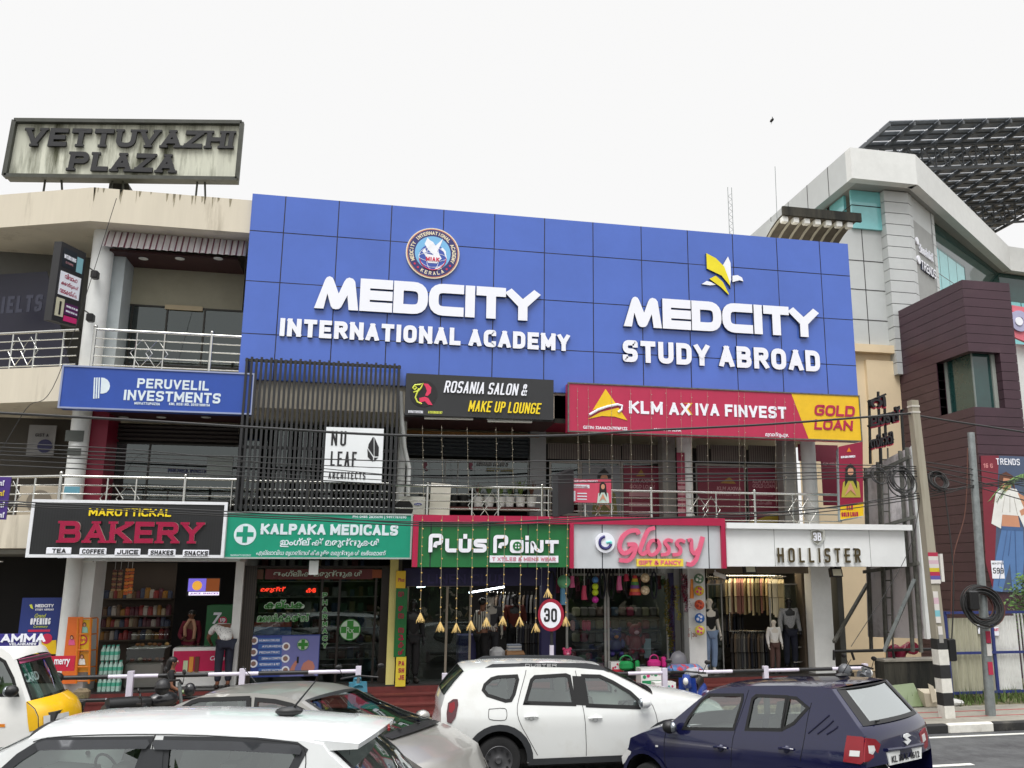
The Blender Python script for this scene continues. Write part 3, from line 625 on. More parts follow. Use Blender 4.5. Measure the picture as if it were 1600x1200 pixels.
for (u0, u1) in ((71, 67), (96, 101), (176, 173), (192, 195), (309, 306), (320, 323)):
    q = MB(); q.cyl(P(u0, 279, YT + .12), P(u1, 304, YT + .12) - UZ * .3, .022, iron); q.build('leg', top)

# investments sign
s = thing('shop_sign', 'wide blue investments sign with white striped P emblem on the second floor edge', 'sign', (-4.4, 19.05, 6.3)); Y = 19.05
BL = mat('flex_blue', (38, 74, 160), .4, var=.05); FW = mat('flex_white', (214, 226, 232), .45)
signbox(s, 'panel', 99, 571, 396, 637, Y, BL, .3, mat('thin_alu_trim', (150, 160, 190), .4, metal=.4), .02)
q = MB(); L2(q, 'PERUVELIL', 214, 591, 606, 327, Y, FW, weight=.2, gap=.14, ext=.008); L2(q, 'INVESTMENTS', 193, 609, 625, 345, Y, FW, weight=.2, gap=.13, ext=.008); q.build('lettering', s)
q = MB(); L2(q, 'MUVATTUPUZHA', 210, 628, 632, 250, Y, FW, weight=.2, ext=.006); L2(q, 'KML REG: NO. 32151188114', 264, 629, 633, 328, Y, FW, weight=.2, ext=.006); q.build('small_print', s)
q = MB()
for k in range(3): u = 147 + k * 3.6; polyY(q, [(u, 590), (u + 2.2, 590), (u + .8, 623 - k * .3), (u - 1.4, 623 - k * .3)], Y, FW, .008)
polyY(q, [(158.3, 590), (163, 590.6), (168, 593.5), (171, 598), (172, 603), (170.5, 609), (166.5, 613.3), (161, 615), (157, 615)], Y, FW, .008); q.build('emblem', s)

# slat screen and the architects' board
s = thing('slat_screen', 'tall dark vertical slat screen covering the bay between blue sign wall and pharmacy', 'screen', (-1, 19.0, 4.2)); SL = mat('slat_paint', (34, 35, 37), .45, var=.1)
q = MB(); N = 33; Y = 19.02; zb = 4.3
zt = P(386, 559, Y).z
for k in range(N):
    x = P(386, 559, Y).x + (P(624, 568, Y).x - P(386, 559, Y).x) * k / (N - 1); q.box(x - .024, x + .024, Y, Y + .045, zb, zt + (.03 if k % 2 else 0), SL)
q.build('slat', s)
q = MB(); xa = P(386, 559, Y).x; xb = P(624, 568, Y).x
for z in (zt - .03, 5.6, zb + .08): q.box(xa - .04, xb + .04, Y + .061, Y + .11, z - .03, z + .03, SL)
for k in range(3): q.box(xa - .026, xa + .026, Y + .13 + k * .12, Y + .19 + k * .12, zb, zt, SL); q.box(xb - .026, xb + .026, Y + .13 + k * .12, Y + .19 + k * .12, zb, zt, SL)
q.build('rail', s)
s = thing('sign_board', 'square white architects board with leaf emblem fixed to the dark slats', 'sign', (1, 18.95, 5)); Y = 18.95
signbox(s, 'panel', 510, 667, 598, 753, Y, mat('board_white', (226, 230, 232), .5, var=.03), .06)
q = MB(); ink = mat('ink_black', (24, 24, 28), .5)
L2(q, 'NU', 517, 673, 696, 541, Y, ink, weight=.13, gap=.2, ext=.006); L2(q, 'LEAF', 516, 705, 728, 557, Y, ink, weight=.12, gap=.16, ext=.006); L2(q, 'ARCHITECTS', 513, 737, 748, 571, Y, ink, weight=.14, gap=.2, ext=.006); q.build('lettering', s)
q = MB()
for px in ([(582.5, 683), (584, 683), (584, 713), (575, 700), (576, 694)], [(585, 683), (592, 699), (591.5, 713), (585, 713)], [(574, 701), (583, 715), (582.5, 722), (574.5, 714)], [(584.5, 715), (591, 715), (584, 721.5)]): polyY(q, px, Y, ink, .006)
q.build('emblem', s)

# salon sign
s = thing('shop_sign', 'dark grey beauty salon sign with pink and lime R emblem', 'sign', (2, 19.0, 6.5)); Y = 19.0
signbox(s, 'panel', 635, 583, 865, 648, Y, mat('charcoal_panel', (42, 43, 45), .4), .28)
q = MB(); yel = mat('sign_yellow', (240, 212, 30), .4); PK = mat('emblem_pink', (214, 50, 90), .4); LM = mat('emblem_lime', (214, 222, 80), .4)
ol, wl_, hl = tbox(693, 594, 613, 822, Y); letters(q, 'R', ol, UX, UZ, UN, .2, hl, LETW, weight=.2, ext=.03, shear=.15)
def capline(txt, u0, yt, yb, u1, mt):
    o, wd_, ht_ = tbox(u0, yt, yb, u1, Y); letters(q, txt.upper(), o, UX, UZ, UN, wd_, ht_ * .9, mt, weight=.13, gap=.1, ext=.03, shear=.18)
    words = txt.split(' '); n = len(txt); i = 0
    return o, wd_, ht_
q = MB(); capline('Rosania Salon &', 693, 593, 613.5, 822, LETW); q.build('lettering', s)
q = MB(); capline('Make Up Lounge', 731, 624, 643, 843, yel); q.build('lettering', s)
q = MB(); disc(q, P(662, 615, Y), .29, UN, mat('emblem_black', (28, 26, 28), .3), .012, 40); q.build('emblem_disc', s)
q = MB(); polyY(q, [(661, 599), (669, 600), (674, 606), (673, 614), (668, 619), (664, 618), (667, 611), (665, 605)], Y - .013, PK, .012); polyY(q, [(655, 622), (664, 620), (669, 622), (676, 633), (669, 632.5), (664, 627), (656, 629)], Y - .013, PK, .012)
q.tube([P(u, v, Y - .03) for u, v in ((645, 606), (648, 603), (651, 606), (648, 609), (645, 606.5), (648, 601.5), (656, 601), (661, 599), (658, 606), (652, 613), (649, 621), (652, 628), (659, 631))], .018, LM, 6); q.tube([P(u, v, Y - .03) for u, v in ((646, 613), (652, 611), (655, 607))], .016, LM, 6); q.build('emblem', s)
q = MB(); L2(q, 'MUVATTUPUZHA', 638, 641, 645, 661, Y, LETW, weight=.2, ext=.004); L2(q, '6235903297', 669, 642, 646, 691, Y, LM, weight=.2, ext=.004); q.build('small_print', s)
for u0, u1, v in ((663, 739, 653), (762, 831, 657.5)):
    q = MB(); a = P(u0, v, 19.2); b = P(u1, v + 1.5, 19.2); q.cyl(a, b, .03, LAMPW, 10); q.box(a.x - .02, b.x + .02, 19.18, 19.22, a.z + .025, a.z + .06, WHITEP)
    one(q, 'tube_light', 'unlit white tube light under the %s end of the dark salon sign' % ('left' if u0 < 700 else 'right'), 'light', 'tube lights under the salon sign')
# finance sign
s = thing('shop_sign', 'long crimson finance sign with yellow triangle and a yellow gold loan end', 'sign', (8, 18.95, 6.2)); Y = 18.95
CR = mat('crimson_flex', (178, 38, 76), .4, var=.04); YW = mat('flex_yellow', (232, 190, 24), .4, var=.05)
a, b, x1 = signbox(s, 'panel', 888, 598, 1343, 674, Y, CR, .3, RUSTY, .015)
q = MB(); tp = P(1237, 630, Y).x; tb = P(1262, 660, Y).x; q.prism([(tp, Y - .004, a.z - .016), (x1, Y - .004, a.z - .016), (x1, Y - .004, b.z + .016), (tb, Y - .004, b.z + .016)], (0, .003, 0), mat('flex_yellow_stained', (230, 186, 28), .45, dirt=(112, 98, 40), dscale=1.3, dlo=.68, dhi=.9)); q.build('yellow_end', s)
q = MB(); L2(q, 'KLM AX', 983, 626, 646, 1078, Y, LETW, weight=.22, gap=.14, ext=.01); L2(q, 'IVA FINVEST', 1087, 630, 649, 1228, Y, LETW, weight=.22, gap=.14, ext=.01); q.build('lettering', s)
q = MB(); polyY(q, [(1066, 630), (1082, 630), (1075, 639), (1082, 648), (1076, 648), (1070, 639), (1076, 631)], Y, YW, .012); polyY(q, [(946, 608), (963, 632), (940, 636), (926, 641)], Y, YW, .012); polyY(q, [(918, 655), (938, 644), (966, 637), (980, 657), (960, 651), (940, 650)], Y, YW, .012)
q.tube([P(u, v, Y - .02) for u, v in ((921, 648), (935, 640), (950, 635), (965, 632), (972, 634), (971, 640), (966, 644))], .028, LETW, 6); q.build('emblem', s)
q = MB(); G2(q, 'GSTIN: 32AAACN7976P1ZS', 911, 665, 670, 980, Y, LETW, bold=.02, ext=.006); G2(q, 'MUVATTUPUZHA', 1022, 669, 673, 1064, Y, LETW, bold=.02, ext=.006); G2(q, 'മൂവാറ്റുപുഴ.', 1196, 675, 683, 1232, Y, LETW, bold=.02, ext=.006); q.build('small_print', s)
q = MB(); RD = mat('letter_crimson', (172, 30, 70), .4); L2(q, 'GOLD', 1272, 632, 649, 1334, Y - .006, RD, weight=.22, gap=.1, ext=.01, shear=.15); L2(q, 'LOAN', 1272, 655, 671, 1331, Y - .006, RD, weight=.22, gap=.1, ext=.01, shear=.15); q.build('lettering', s)
# bakery sign
s = thing('shop_sign', 'black ribbed bakery sign framed in white with crimson slab letters', 'sign', (-4.7, 18.85, 3.3)); Y = 18.85
signbox(s, 'panel', 52, 781, 352, 870, Y, bands('ribbed_black', (34, 35, 37), (26, 27, 29), .05, 'X', .8, .4), .32, mat('white_frame', (226, 228, 232), .4), .045)
q = MB(); CRM = mat('bakery_crimson', (156, 18, 62), .25); OUT = mat('letter_outline', (178, 160, 150), .4)
L2(q, 'BAKERY', 92, 814, 848, 317, Y, CRM, weight=.22, gap=.16, ext=.05, slab=.42, side=OUT); q.build('lettering', s)
q = MB(); L2(q, 'MAROTTICKAL', 139, 794, 806, 268, Y, yel, weight=.2, gap=.14, ext=.03); q.build('lettering', s)
for (u0, u1, t, tu) in ((73, 111, 'TEA', (81, 103)), (125, 166, 'COFFEE', (128, 163)), (180, 219, 'JUICE', (183, 216)), (232, 274, 'SHAKES', (235, 271)), (286, 326, 'SNACKS', (288, 325))):
    q = MB(); dy = (u0 - 73) * .018; a = P(u0, 855 + dy, Y - .012); b = P(u1, 866 + dy, Y - .012); q.bevbox(a.x, b.x, Y - .03, Y - .001, b.z, a.z, LETW, .012); o = q.build('plaque', s)
    q = MB(); L2(q, t, tu[0], 857 + dy, 864 + dy, tu[1], Y - .03, ink, weight=.22, gap=.14, ext=.004); q.build('lettering', o)
q = MB(); G2(q, 'GROUP: MAROTTICKAL BAKERS', 90, 869.5, 872, 132, Y - .02, LETW, ext=.003); q.build('small_print', s)
# pharmacy sign
s = thing('shop_sign', 'teal green pharmacy sign with white cross and two scripts', 'sign', (-1, 18.9, 3.3)); Y = 18.9
TG = mat('teal_flex', (8, 142, 112), .4, var=.05); signbox(s, 'panel', 355, 800, 643, 872, Y, TG, .25, mat('pale_trim', (170, 180, 176), .4, metal=.3), .02)
q = MB(); L2(q, 'KALPAKA MEDICALS', 407, 818, 835, 622, Y, FW, weight=.25, gap=.1, ext=.008); q.build('lettering', s)
q = MB(); G2(q, 'ഇംഗ്ലീഷ് മരുന്നുകൾ', 437, 840, 855, 593, Y, FW, bold=.025, ext=.008); G2(q, 'എല്ലാവിധ മൃഗങ്ങൾക്കുള്ള മരുന്നുകൾ ലഭ്യമാണ്', 400, 859, 870, 603, Y, FW, bold=.01, ext=.008); G2(q, 'PH: 0485 2835690 | 9497787690', 551, 805, 810.5, 635, Y, FW, bold=.02, ext=.006); G2(q, 'MARANGATTU BUILDINGS', 360, 866, 869, 392, Y, FW, ext=.004); q.build('lettering', s)
q = MB(); cc = P(383, 835, Y); disc(q, cc, .21, UN, FW, .008, 36); q.box(cc.x - .16, cc.x + .16, Y - .012, Y - .0085, cc.z - .045, cc.z + .045, TG); q.box(cc.x - .045, cc.x + .045, Y - .013, Y - .0085, cc.z - .16, cc.z + .16, TG); q.build('emblem', s)
# textile and gift shops share one framed fascia
s = thing('shop_sign', 'green textile shop sign with white rounded letters in a crimson frame', 'sign', (2.5, 18.9, 3.2)); Y = 18.9
GR = mat('green_cladding', (30, 110, 58), .35, var=.05); CF = mat('crimson_frame', (168, 22, 66), .4); signbox(s, 'panel', 646, 806, 893, 886, Y, GR, .25)
a = P(646, 806, Y); b = P(646, 886, Y); xr = P(889, 846, Y).x; q = MB(); q.box(a.x, xr, Y - .08, Y, a.z - .14, a.z + .02, CF); q.box(a.x, a.x + .11, Y - .08, Y, b.z, a.z - .14, CF); q.build('frame', s)
q = MB()
for u in (673, 765, 825):
    x = P(u, 846, Y).x; q.box(x - .01, x + .01, Y - .002, Y - .0003, b.z, a.z - .14, JOINT)
q.build('joint', s)
PLUS = {'P': (1.05, 'r 00 06 46 43 2,2.9 1.8,2'), 'L': (.75, 'r 04 00 40'), 'U': (.9, 'r 04 00 40 44|2,5.6 2,6'), 'S': (.95, 'r 44 04 02.2 42 40 00'), 'O': (.95, 'rz 00 40 44 04'), 'I': (0, '00 03.2|0,5.4 0,5.8'), 'N': (.9, 'r 00 04 20.4 40 44'), 'T': (.95, '0,4 4,4|24 20')}
q = MB(); L2(q, 'PLUS', 669, 834, 863, 760, Y, LETW, weight=.21, gap=.12, ext=.06, over=PLUS, side=LETSIDE, rnd=.13); L2(q, 'POINT', 770, 836, 864, 872, Y, LETW, weight=.2, gap=.1, ext=.06, over=PLUS, side=LETSIDE, rnd=.13); q.build('lettering', s)
q = MB(); cc = P(807.5, 853.5, Y); q.bevbox(cc.x - .14, cc.x + .14, Y - .058, Y - .001, cc.z - .13, cc.z + .13, LETW, .02); disc(q, cc, .095, UN, GR, .07, 20)
for dx, dz in ((-.03, -.03), (.03, -.03), (-.03, .03), (.03, .03)): disc(q, cc + UX * dx + UZ * dz + UN * .07, .018, UN, LETW, .004, 10)
q.build('button_emblem', s)
q = MB(); rectY(q, 765, 868, 872, 879, Y - .002, LETW, .03); o = q.build('strap', s); q = MB(); L2(q, 'T XTILES & MENS WEAR', 769, 870.5, 876.5, 868, Y - .033, mat('faded_pink', (206, 130, 150), .5), weight=.22, gap=.14, ext=.004); q.build('lettering', o)
s = thing('shop_sign', 'pale grey gift shop sign with pink script letters in a crimson frame', 'sign', (6, 18.9, 3.2))
signbox(s, 'panel', 893, 811, 1131, 888, Y, mat('silver_cladding', (196, 200, 204), .35, var=.04), .25)
a = P(890, 811, Y); b = P(890, 888, Y); xr = P(1132, 846, Y).x; xl = P(889, 846, Y).x; q = MB(); q.box(xl + .002, xr, Y - .08, Y, a.z - .11, a.z + .055, CF); q.box(xl + .002, xl + .09, Y - .08, Y, b.z, a.z - .11, CF); q.box(xr - .1, xr, Y - .08, Y, b.z, a.z - .11, CF); q.build('frame', s)
q = MB()
for u in (941, 1025, 1107): x = P(u, 846, Y).x; q.box(x - .01, x + .01, Y - .002, Y - .0003, b.z, a.z - .11, JOINT)
q.build('joint', s)
q = MB(); PKL = mat('script_pink', (222, 100, 130), .35); o_, wd_, ht_ = tbox(962, 826, 884, 1098, Y)
def stroke(px, r0, mt, ext=.07):
    ps = [P(u, v, Y) for u, v in px]; ps2 = [(p.x, p.z) for p in ps]; ps2 = _round(ps2, False, .3); Lh, Rh = _thick(ps2, False, r0, False); n = len(Lh)
    q.add([(x, Y - ext, z) for x, z in Lh] + [(x, Y - ext, z) for x, z in Rh] + [(x, Y - .002, z) for x, z in Lh] + [(x, Y - .002, z) for x, z in Rh], [(n + i, n + i + 1, i + 1, i) for i in range(n - 1)] + [(i, i + 1, 2 * n + i + 1, 2 * n + i) for i in range(n - 1)] + [(n + i + 1, n + i, 3 * n + i, 3 * n + i + 1) for i in range(n - 1)], mt)
stroke([(997, 835), (995, 829), (984, 829), (971, 838), (966, 855), (972, 866), (983, 862), (990, 852)], .095, PKL); stroke([(979, 851), (994, 850), (989, 868), (981, 877), (966, 875)], .09, PKL, .072)
stroke([(1022, 825), (1012, 827), (1004, 845), (998, 862), (1003, 867), (1010, 862)], .085, PKL, .071)
stroke([(1025, 845), (1017, 844), (1010, 856), (1014, 868), (1023, 866), (1031, 854), (1026, 844), (1022, 845)], .075, PKL, .073)
stroke([(1050, 846), (1042, 843), (1037, 848), (1045, 857), (1043, 866), (1031, 867)], .075, PKL, .07); stroke([(1069, 847), (1061, 843), (1055, 849), (1063, 858), (1061, 866), (1049, 867)], .075, PKL, .072)
stroke([(1073, 845), (1079, 843), (1079, 860), (1084, 867), (1091, 858)], .08, PKL, .071); stroke([(1097, 839), (1092, 858), (1086, 876), (1079, 883), (1071, 881)], .09, PKL, .074); q.build('lettering', s)
cc = P(944.5, 848, Y); q = MB(); disc(q, cc, .215, UN, LETW, .07, 36); q.build('emblem_disc', s); q = MB(); NV = mat('swirl_navy', (50, 46, 112), .4); TQ = mat('swirl_turquoise', (110, 214, 206), .4)
q.tube([cc + UN * .072 + UX * .125 * math.cos(R_(t)) + UZ * .125 * math.sin(R_(t)) for t in range(95, 350, 12)], .034, NV, 6); q.tube([cc + UN * .074 + UX * .125 * math.cos(R_(t)) + UZ * .125 * math.sin(R_(t)) for t in range(350, 372, 5)] + [cc + UN * .074 + UX * .02], .026, TQ, 6); q.build('emblem', s)
q = MB(); rectY(q, 994, 873, 1067, 885, Y - .03, mat('sign_lemon', (232, 206, 70), .4), .04); o = q.build('strap', s); q = MB(); L2(q, 'GIFT & FANCY', 998, 875.5, 882.5, 1064, Y - .071, PKL, weight=.24, gap=.12, ext=.004); q.build('lettering', o)
# clothing shop canopy sign
s = thing('shop_sign', 'white canopy sign with tall bronze letters and shield over the clothing shop', 'sign', (10, 18.9, 3.2)); HW = mat('canopy_white', (232, 234, 234), .4, var=.03, dirt=(178, 178, 172), dscale=.7, dlo=.6, dhi=.9)
a = P(1134, 826, Y); b = P(1134, 885, Y); x1 = P(1414, 850, Y).x; q = MB(); q.box(a.x, x1, Y, 20.3, b.z, a.z, HW); q.build('panel', s)
q = MB(); q.box(a.x - .02, P(1421, 826, Y).x, Y - .12, 20.3, a.z + .001, P(1134, 817, Y).z, HW); q.build('cornice', s)
q = MB()
for u in (1210, 1287, 1359): x = P(u, 850, Y).x; q.box(x - .005, x + .005, Y - .002, Y - .0003, b.z, a.z, mat('grey_joint', (120, 120, 118), .6))
q.build('joint', s)
q = MB(); BZ = mat('bronze_letter', (86, 74, 50), .3, metal=.4); L2(q, 'HOLLISTER', 1214, 856, 879, 1343, Y - .012, BZ, weight=.15, gap=.32, ext=.05, side=mat('steel_edge', (206, 206, 200), .3, metal=.5)); q.build('lettering', s)
q = MB(); WE = mat('chrome_edge', (214, 214, 208), .25, metal=.6); sh = [(1266, 829), (1277, 826), (1288, 829), (1287, 842), (1283, 848), (1277, 852), (1271, 848), (1267, 842)]
polyY(q, sh, Y, WE, .05); polyY(q, [((u - 1277) * .78 + 1277, (v - 838) * .8 + 838) for u, v in sh], Y - .05, mat('shield_grey', (120, 118, 108), .4), .008); L2(q, '3B', 1271, 832, 845, 1283, Y - .058, LETW, weight=.16, gap=.1, ext=.01); q.build('shield', s)
for u, v in ((1171, 888), (1306, 894)):
    f = thing('flood_light', 'black flood lamp under the white canopy, %s' % ('beside the left white pillar' if u < 1200 else 'above the right white pillar'), 'lamp', P(u, v, 19.3), 'flood lamps under the canopy')
    c = P(u, v, 19.3); q = MB(); q.hexa([c + Vector(t) for t in ((-.14, -.08, -.1), (.14, -.08, -.1), (.14, .06, -.12), (-.14, .06, -.12), (-.14, -.02, .1), (.14, -.02, .1), (.14, .1, .08), (-.14, .1, .08))], BLACK); q.build('housing', f)
    q = MB(); q.poly([c + Vector(t) for t in ((-.11, -.082, -.08), (.11, -.082, -.08), (.11, -.036, .07), (-.11, -.036, .07))], mat('lamp_lens', (190, 186, 164), .3)); q.build('lens', f)
    q = MB(); q.box(c.x - .15, c.x + .15, c.y, c.y + .03, c.z + .12, c.z + .15, BLACK); q.box(c.x - .02, c.x + .02, c.y, c.y + .03, c.z + .1, 3.3, BLACK); q.build('bracket', f)

# stainless railings of the verandahs
def railing(label, spans, Y, ztop, zbot, n_h=4, posts=(), diamonds=(), thin=()):
    r = thing('balcony_railing', label, 'railing', (P(spans[0], 700, Y).x, Y, zbot))
    xs = [P(u, 760, Y).x for u in spans]; q = MB(); q.tube([(xs[0], Y, ztop), (xs[1], Y, ztop)], .03, STEEL, 10); q.build('handrail', r, True)
    q = MB()
    for k in range(1, n_h + 1): z = ztop - (ztop - zbot) * k / (n_h + .4); q.tube([(xs[0], Y, z), (xs[1], Y, z)], .014, STEEL, 8)
    q.build('rail', r, True)
    for u in posts:
        x = P(u, 760, Y).x; q = MB(); q.tube([(x, Y, zbot), (x, Y, ztop + .03)], .033, STEEL, 10); q.ell((x, Y, ztop + .06), .042, STEEL, 10, 6); q.build('post', r, True)
    for u in thin: x = P(u, 760, Y).x; q = MB(); q.tube([(x, Y, zbot), (x, Y, ztop)], .018, STEEL, 8); q.build('baluster', r, True)
    for u in diamonds:
        x = P(u, 760, Y).x; q = MB(); zc = (ztop + zbot) / 2 - .05; h = .3
        for dx in (-.15, .15): q.tube([(x + dx - h / 1.4, Y, zc), (x + dx, Y, zc + h), (x + dx + h / 1.4, Y, zc), (x + dx, Y, zc - h)], .011, STEEL, 6, closed=True)
        q.build('diamond', r, True)
    return r
def wing_rail(label, z0, z1, us):
    r = thing('balcony_railing', label, 'railing', (XB, YF, z0)); q = MB(); o = Vector((XB, 19.55, 0)); e = o + dw * 4
    q.tube([o + UZ * z1, e + UZ * z1], .03, STEEL, 10); q.build('handrail', r, True); q = MB()
    for k in range(1, 5): z = z1 - (z1 - z0) * k / 4.4; q.tube([o + UZ * z, e + UZ * z], .014, STEEL, 8)
    q.build('rail', r, True)
    for t in us: q = MB(); p = o + dw * t; q.tube([p + UZ * z0, p + UZ * z1], .018, STEEL, 8); q.build('baluster', r, True)
    p = o + dw * (us[1] + us[2]) / 2; q = MB(); zc = (z0 + z1) / 2
    for s_ in (-.15, .15): q.tube([p + dw * (s_ - .2) + UZ * zc, p + dw * s_ + UZ * (zc + .3), p + dw * (s_ + .2) + UZ * zc, p + dw * s_ + UZ * (zc - .3)], .011, STEEL, 6, closed=True)
    q.build('diamond', r, True)
railing('steel railing of the second floor verandah above the blue investments sign', (122, 384), 19.55, 8.03, 7.2, 4, (121, 311), (212,), (190, 235)); wing_rail('steel railing of the second floor corner wing beside the narrow projecting sign', 7.2, 8.0, (.35, 1.0, 1.55, 2.4))
railing('steel railing of the first floor verandah above the black bakery sign', (93, 384), 19.55, 4.97, 4.2, 4, (94, 289), (189,), (168, 213, 363)); wing_rail('steel railing of the first floor corner wing beside the bakery sign', 4.2, 4.97, (.6, 1.0, 1.5, 2.4))
railing('steel railing of the first floor behind the dark slat screen', (386, 610), 19.55, 4.95, 4.2, 4, (482,), (575, 392), (450, 555, 600))
railing('steel railing of the first floor in front of the salon shutter', (612, 862), 19.55, 4.92, 4.2, 4, (668, 847), (758,), (738, 779, 857))
railing('steel railing of the first floor in front of the finance office', (862, 1312), 19.55, 4.9, 4.2, 4, (1017, 1178), (934, 1101, 1252), (914, 955, 1081, 1118, 1237))
# ================================================================ vehicles
RUB = mat('tyre_rubber', (30, 30, 31), .85, var=.15, scale=8); RIMG = mat('wheel_steel', (92, 92, 94), .5, metal=.6); PLAST = mat('grey_trim_plastic', (44, 46, 49), .65)
CGL = glassmat('car_glass', (222, 234, 228), 2.0); SEAT = mat('seat_fabric', (112, 110, 106), .85); DASH = mat('dashboard', (50, 50, 50), .7); GAP = mat('panel_gap', (14, 14, 15), .8)
CHROME = mat('chrome', (214, 214, 214), .12, metal=1, var=0); LAMPR = mat('lamp_red', (128, 8, 24), .2, coat=.3); LAMPRD = mat('lamp_dark_red', (74, 10, 24), .15, coat=1); LAMPC = mat('lamp_clear', (206, 206, 204), .15, coat=.8); VISOR = mat('smoked_visor', (56, 58, 62), .2, coat=.5); SUB = mat('underbody', (20, 20, 20), .9)
def inside(p, poly):
    x, y = p; c = False; n = len(poly)
    for i in range(n):
        x1, y1 = poly[i]; x2, y2 = poly[i - 1]
        if (y1 > y) != (y2 > y) and x < (x2 - x1) * (y - y1) / (y2 - y1) + x1: c = not c
    return c
def densify(poly, step, closed=True):
    out = []; n = len(poly)
    for i in range(n if closed else n - 1):
        a = poly[i]; b = poly[(i + 1) % n]; k = max(1, int(math.dist(a, b) / step))
        for j in range(k): t = j / k; out.append((a[0] + (b[0] - a[0]) * t, a[1] + (b[1] - a[1]) * t))
    if not closed: out.append(poly[-1])
    return out
def smooth_line(pts, n=2):
    for _ in range(n):
        o = [pts[0]]
        for a, b in zip(pts, pts[1:]): o += [tuple(a[j] * .75 + b[j] * .25 for j in range(len(a))), tuple(a[j] * .25 + b[j] * .75 for j in range(len(a)))]
        o.append(pts[-1]); pts = o
    return pts
class Car:
    """side outline in (s, z): s runs along the car to the right of the picture, z up, t across the car away from the street camera"""
    def __init__(c, name, label, cat, px, depth, alpha, W, z0=0, pitch=0, zb=.95, tumble=.2, s_mid=0, flat=1.4, taper=.06, dep_is_ground=False):
        c.O = PD(px[0], px[1], depth); c.O.z = z0
        a = R_(alpha); c.S = Vector((math.cos(a), math.sin(a), 0)); c.L = Vector((-math.sin(a), math.cos(a), 0)); c.U = Vector((0, 0, 1))
        if pitch:
            r = Matrix.Rotation(R_(pitch), 3, c.L); c.S = r @ c.S; c.U = r @ c.U
        c.W = W; c.zb, c.tum, c.sm, c.flat, c.tap = zb, tumble, s_mid, flat, taper
        c.root = thing(name, label, cat, c.O)
    def inset(c, s, z):
        i = max(0, z - c.zb) * c.tum + max(0, c.zb - z) ** 2 * .07
        e = max(0, abs(s - c.sm) - c.flat); return i + c.tap * e * e + (.02 if z > c.zb else .02 * max(0, 1 - (c.zb - z) / .12) if z > c.zb - .12 else 0)
    def sp(c, q):
        if q[0] == 'm': return (q[1], q[2])
        g = 0
        for _ in range(6):
            p = Plane(q[0], q[1], c.O + c.L * g, c.L) - c.O; s, z = p.dot(c.S), p.dot(c.U); g = c.inset(s, z)
        return (s, z)
    def w(c, s, t, z): return c.O + c.S * s + c.L * t + c.U * z
    def pt(c, s, z, off=0, far=False):
        g = c.inset(s, z) - off; return c.w(s, c.W - g if far else g, z)
    def side(c, mb, outer, holes, mt, off=0, grid=.11, both=True, near=True):
        if mb is None: return
        """a curved skin over a flat outline with holes, on both flanks"""
        loops = [densify(outer, grid)] + [densify(h, grid) for h in holes]; V = []; E = []
        for l in loops:
            b = len(V); V += [Vector(p) for p in l]; E += [(b + i, b + (i + 1) % len(l)) for i in range(len(l))]
        xs = [p[0] for p in loops[0]]; ys = [p[1] for p in loops[0]]; x = min(xs) + grid / 2
        while x < max(xs):
            y = min(ys) + grid / 2
            while y < max(ys):
                if inside((x, y), loops[0]) and not any(inside((x, y), h) for h in loops[1:]) and min(math.dist((x, y), p) for l in loops for p in l) > grid * .5: V.append(Vector((x, y)))
                y += grid
            x += grid
        vo, eo, fo, *_ = delaunay_2d_cdt(V, E, [], 0, 1e-5)
        fs = []
        for f in fo:
            m_ = sum((vo[i] for i in f), Vector((0, 0))) / len(f)
            if inside(m_, loops[0]) and not any(inside(m_, h) for h in loops[1:]): fs.append(tuple(f))
        if near: mb.add([c.pt(p.x, p.y, off) for p in vo], fs, mt)
        if both: mb.add([c.pt(p.x, p.y, off, True) for p in vo], [f[::-1] for f in fs], mt)
        return mb
    def px(c, l): return [c.sp(q) for q in l]
    def patch(c, mb, pxs, mt, off=.006, both=True, thick=0): return c.side(mb, c.px(pxs), [], mt, off, .09, both)
    def patches(c, name, pxs, mt, off=.01):
        for far in (False, True): q = MB(); c.side(q, c.px(pxs), [], mt, off, .09, far, not far); q.build(name, c.root, True)
    def line(c, mb, pxs, mt, r=.004, off=.0, both=True, n=5):
        ps = densify(smooth_line(c.px(pxs), 1), .06, False)
        mb.tube([c.pt(s, z, off) for s, z in ps], r, mt, n)
        if both: mb.tube([c.pt(s, z, off, True) for s, z in ps], r, mt, n)
    def ring(c, mb, loop, wd, mt, off=.004):
        inner = shrink(loop, -wd * .5); outer = shrink(loop, wd * .6); c.side(mb, outer, [inner], mt, off, .12)
    def wrap(c, mb, pts, crown, bow, mt, t0=0, t1=1, nq=14, lift=0, step=.09):
        """skin across the car between its flanks along a run of (s, z) points; crown lifts the middle, bow pushes it outward"""
        ps = densify(pts, step, False); N = len(ps); vs = []
        for i, (s, z) in enumerate(ps):
            a = ps[max(0, i - 1)]; b = ps[min(N - 1, i + 1)]; d = math.dist(a, b) or 1; nx, nz = -(b[1] - a[1]) / d, (b[0] - a[0]) / d; g = c.inset(s, z); f = i / max(1, N - 1)
            cr = crown[0] + (crown[1] - crown[0]) * f if isinstance(crown, tuple) else crown
            bw = bow[0] + (bow[1] - bow[0]) * f if isinstance(bow, tuple) else bow
            for j in range(nq + 1):
                q = t0 + (t1 - t0) * j / nq; k = 1 - abs(2 * q - 1) ** 2.4
                vs.append(c.w(s + bw * k + nx * lift, g + (c.W - 2 * g) * q, z + cr * k + nz * lift))
        return mb.add(vs, [(i * (nq + 1) + j, i * (nq + 1) + j + 1, (i + 1) * (nq + 1) + j + 1, (i + 1) * (nq + 1) + j) for i in range(N - 1) for j in range(nq)], mt)
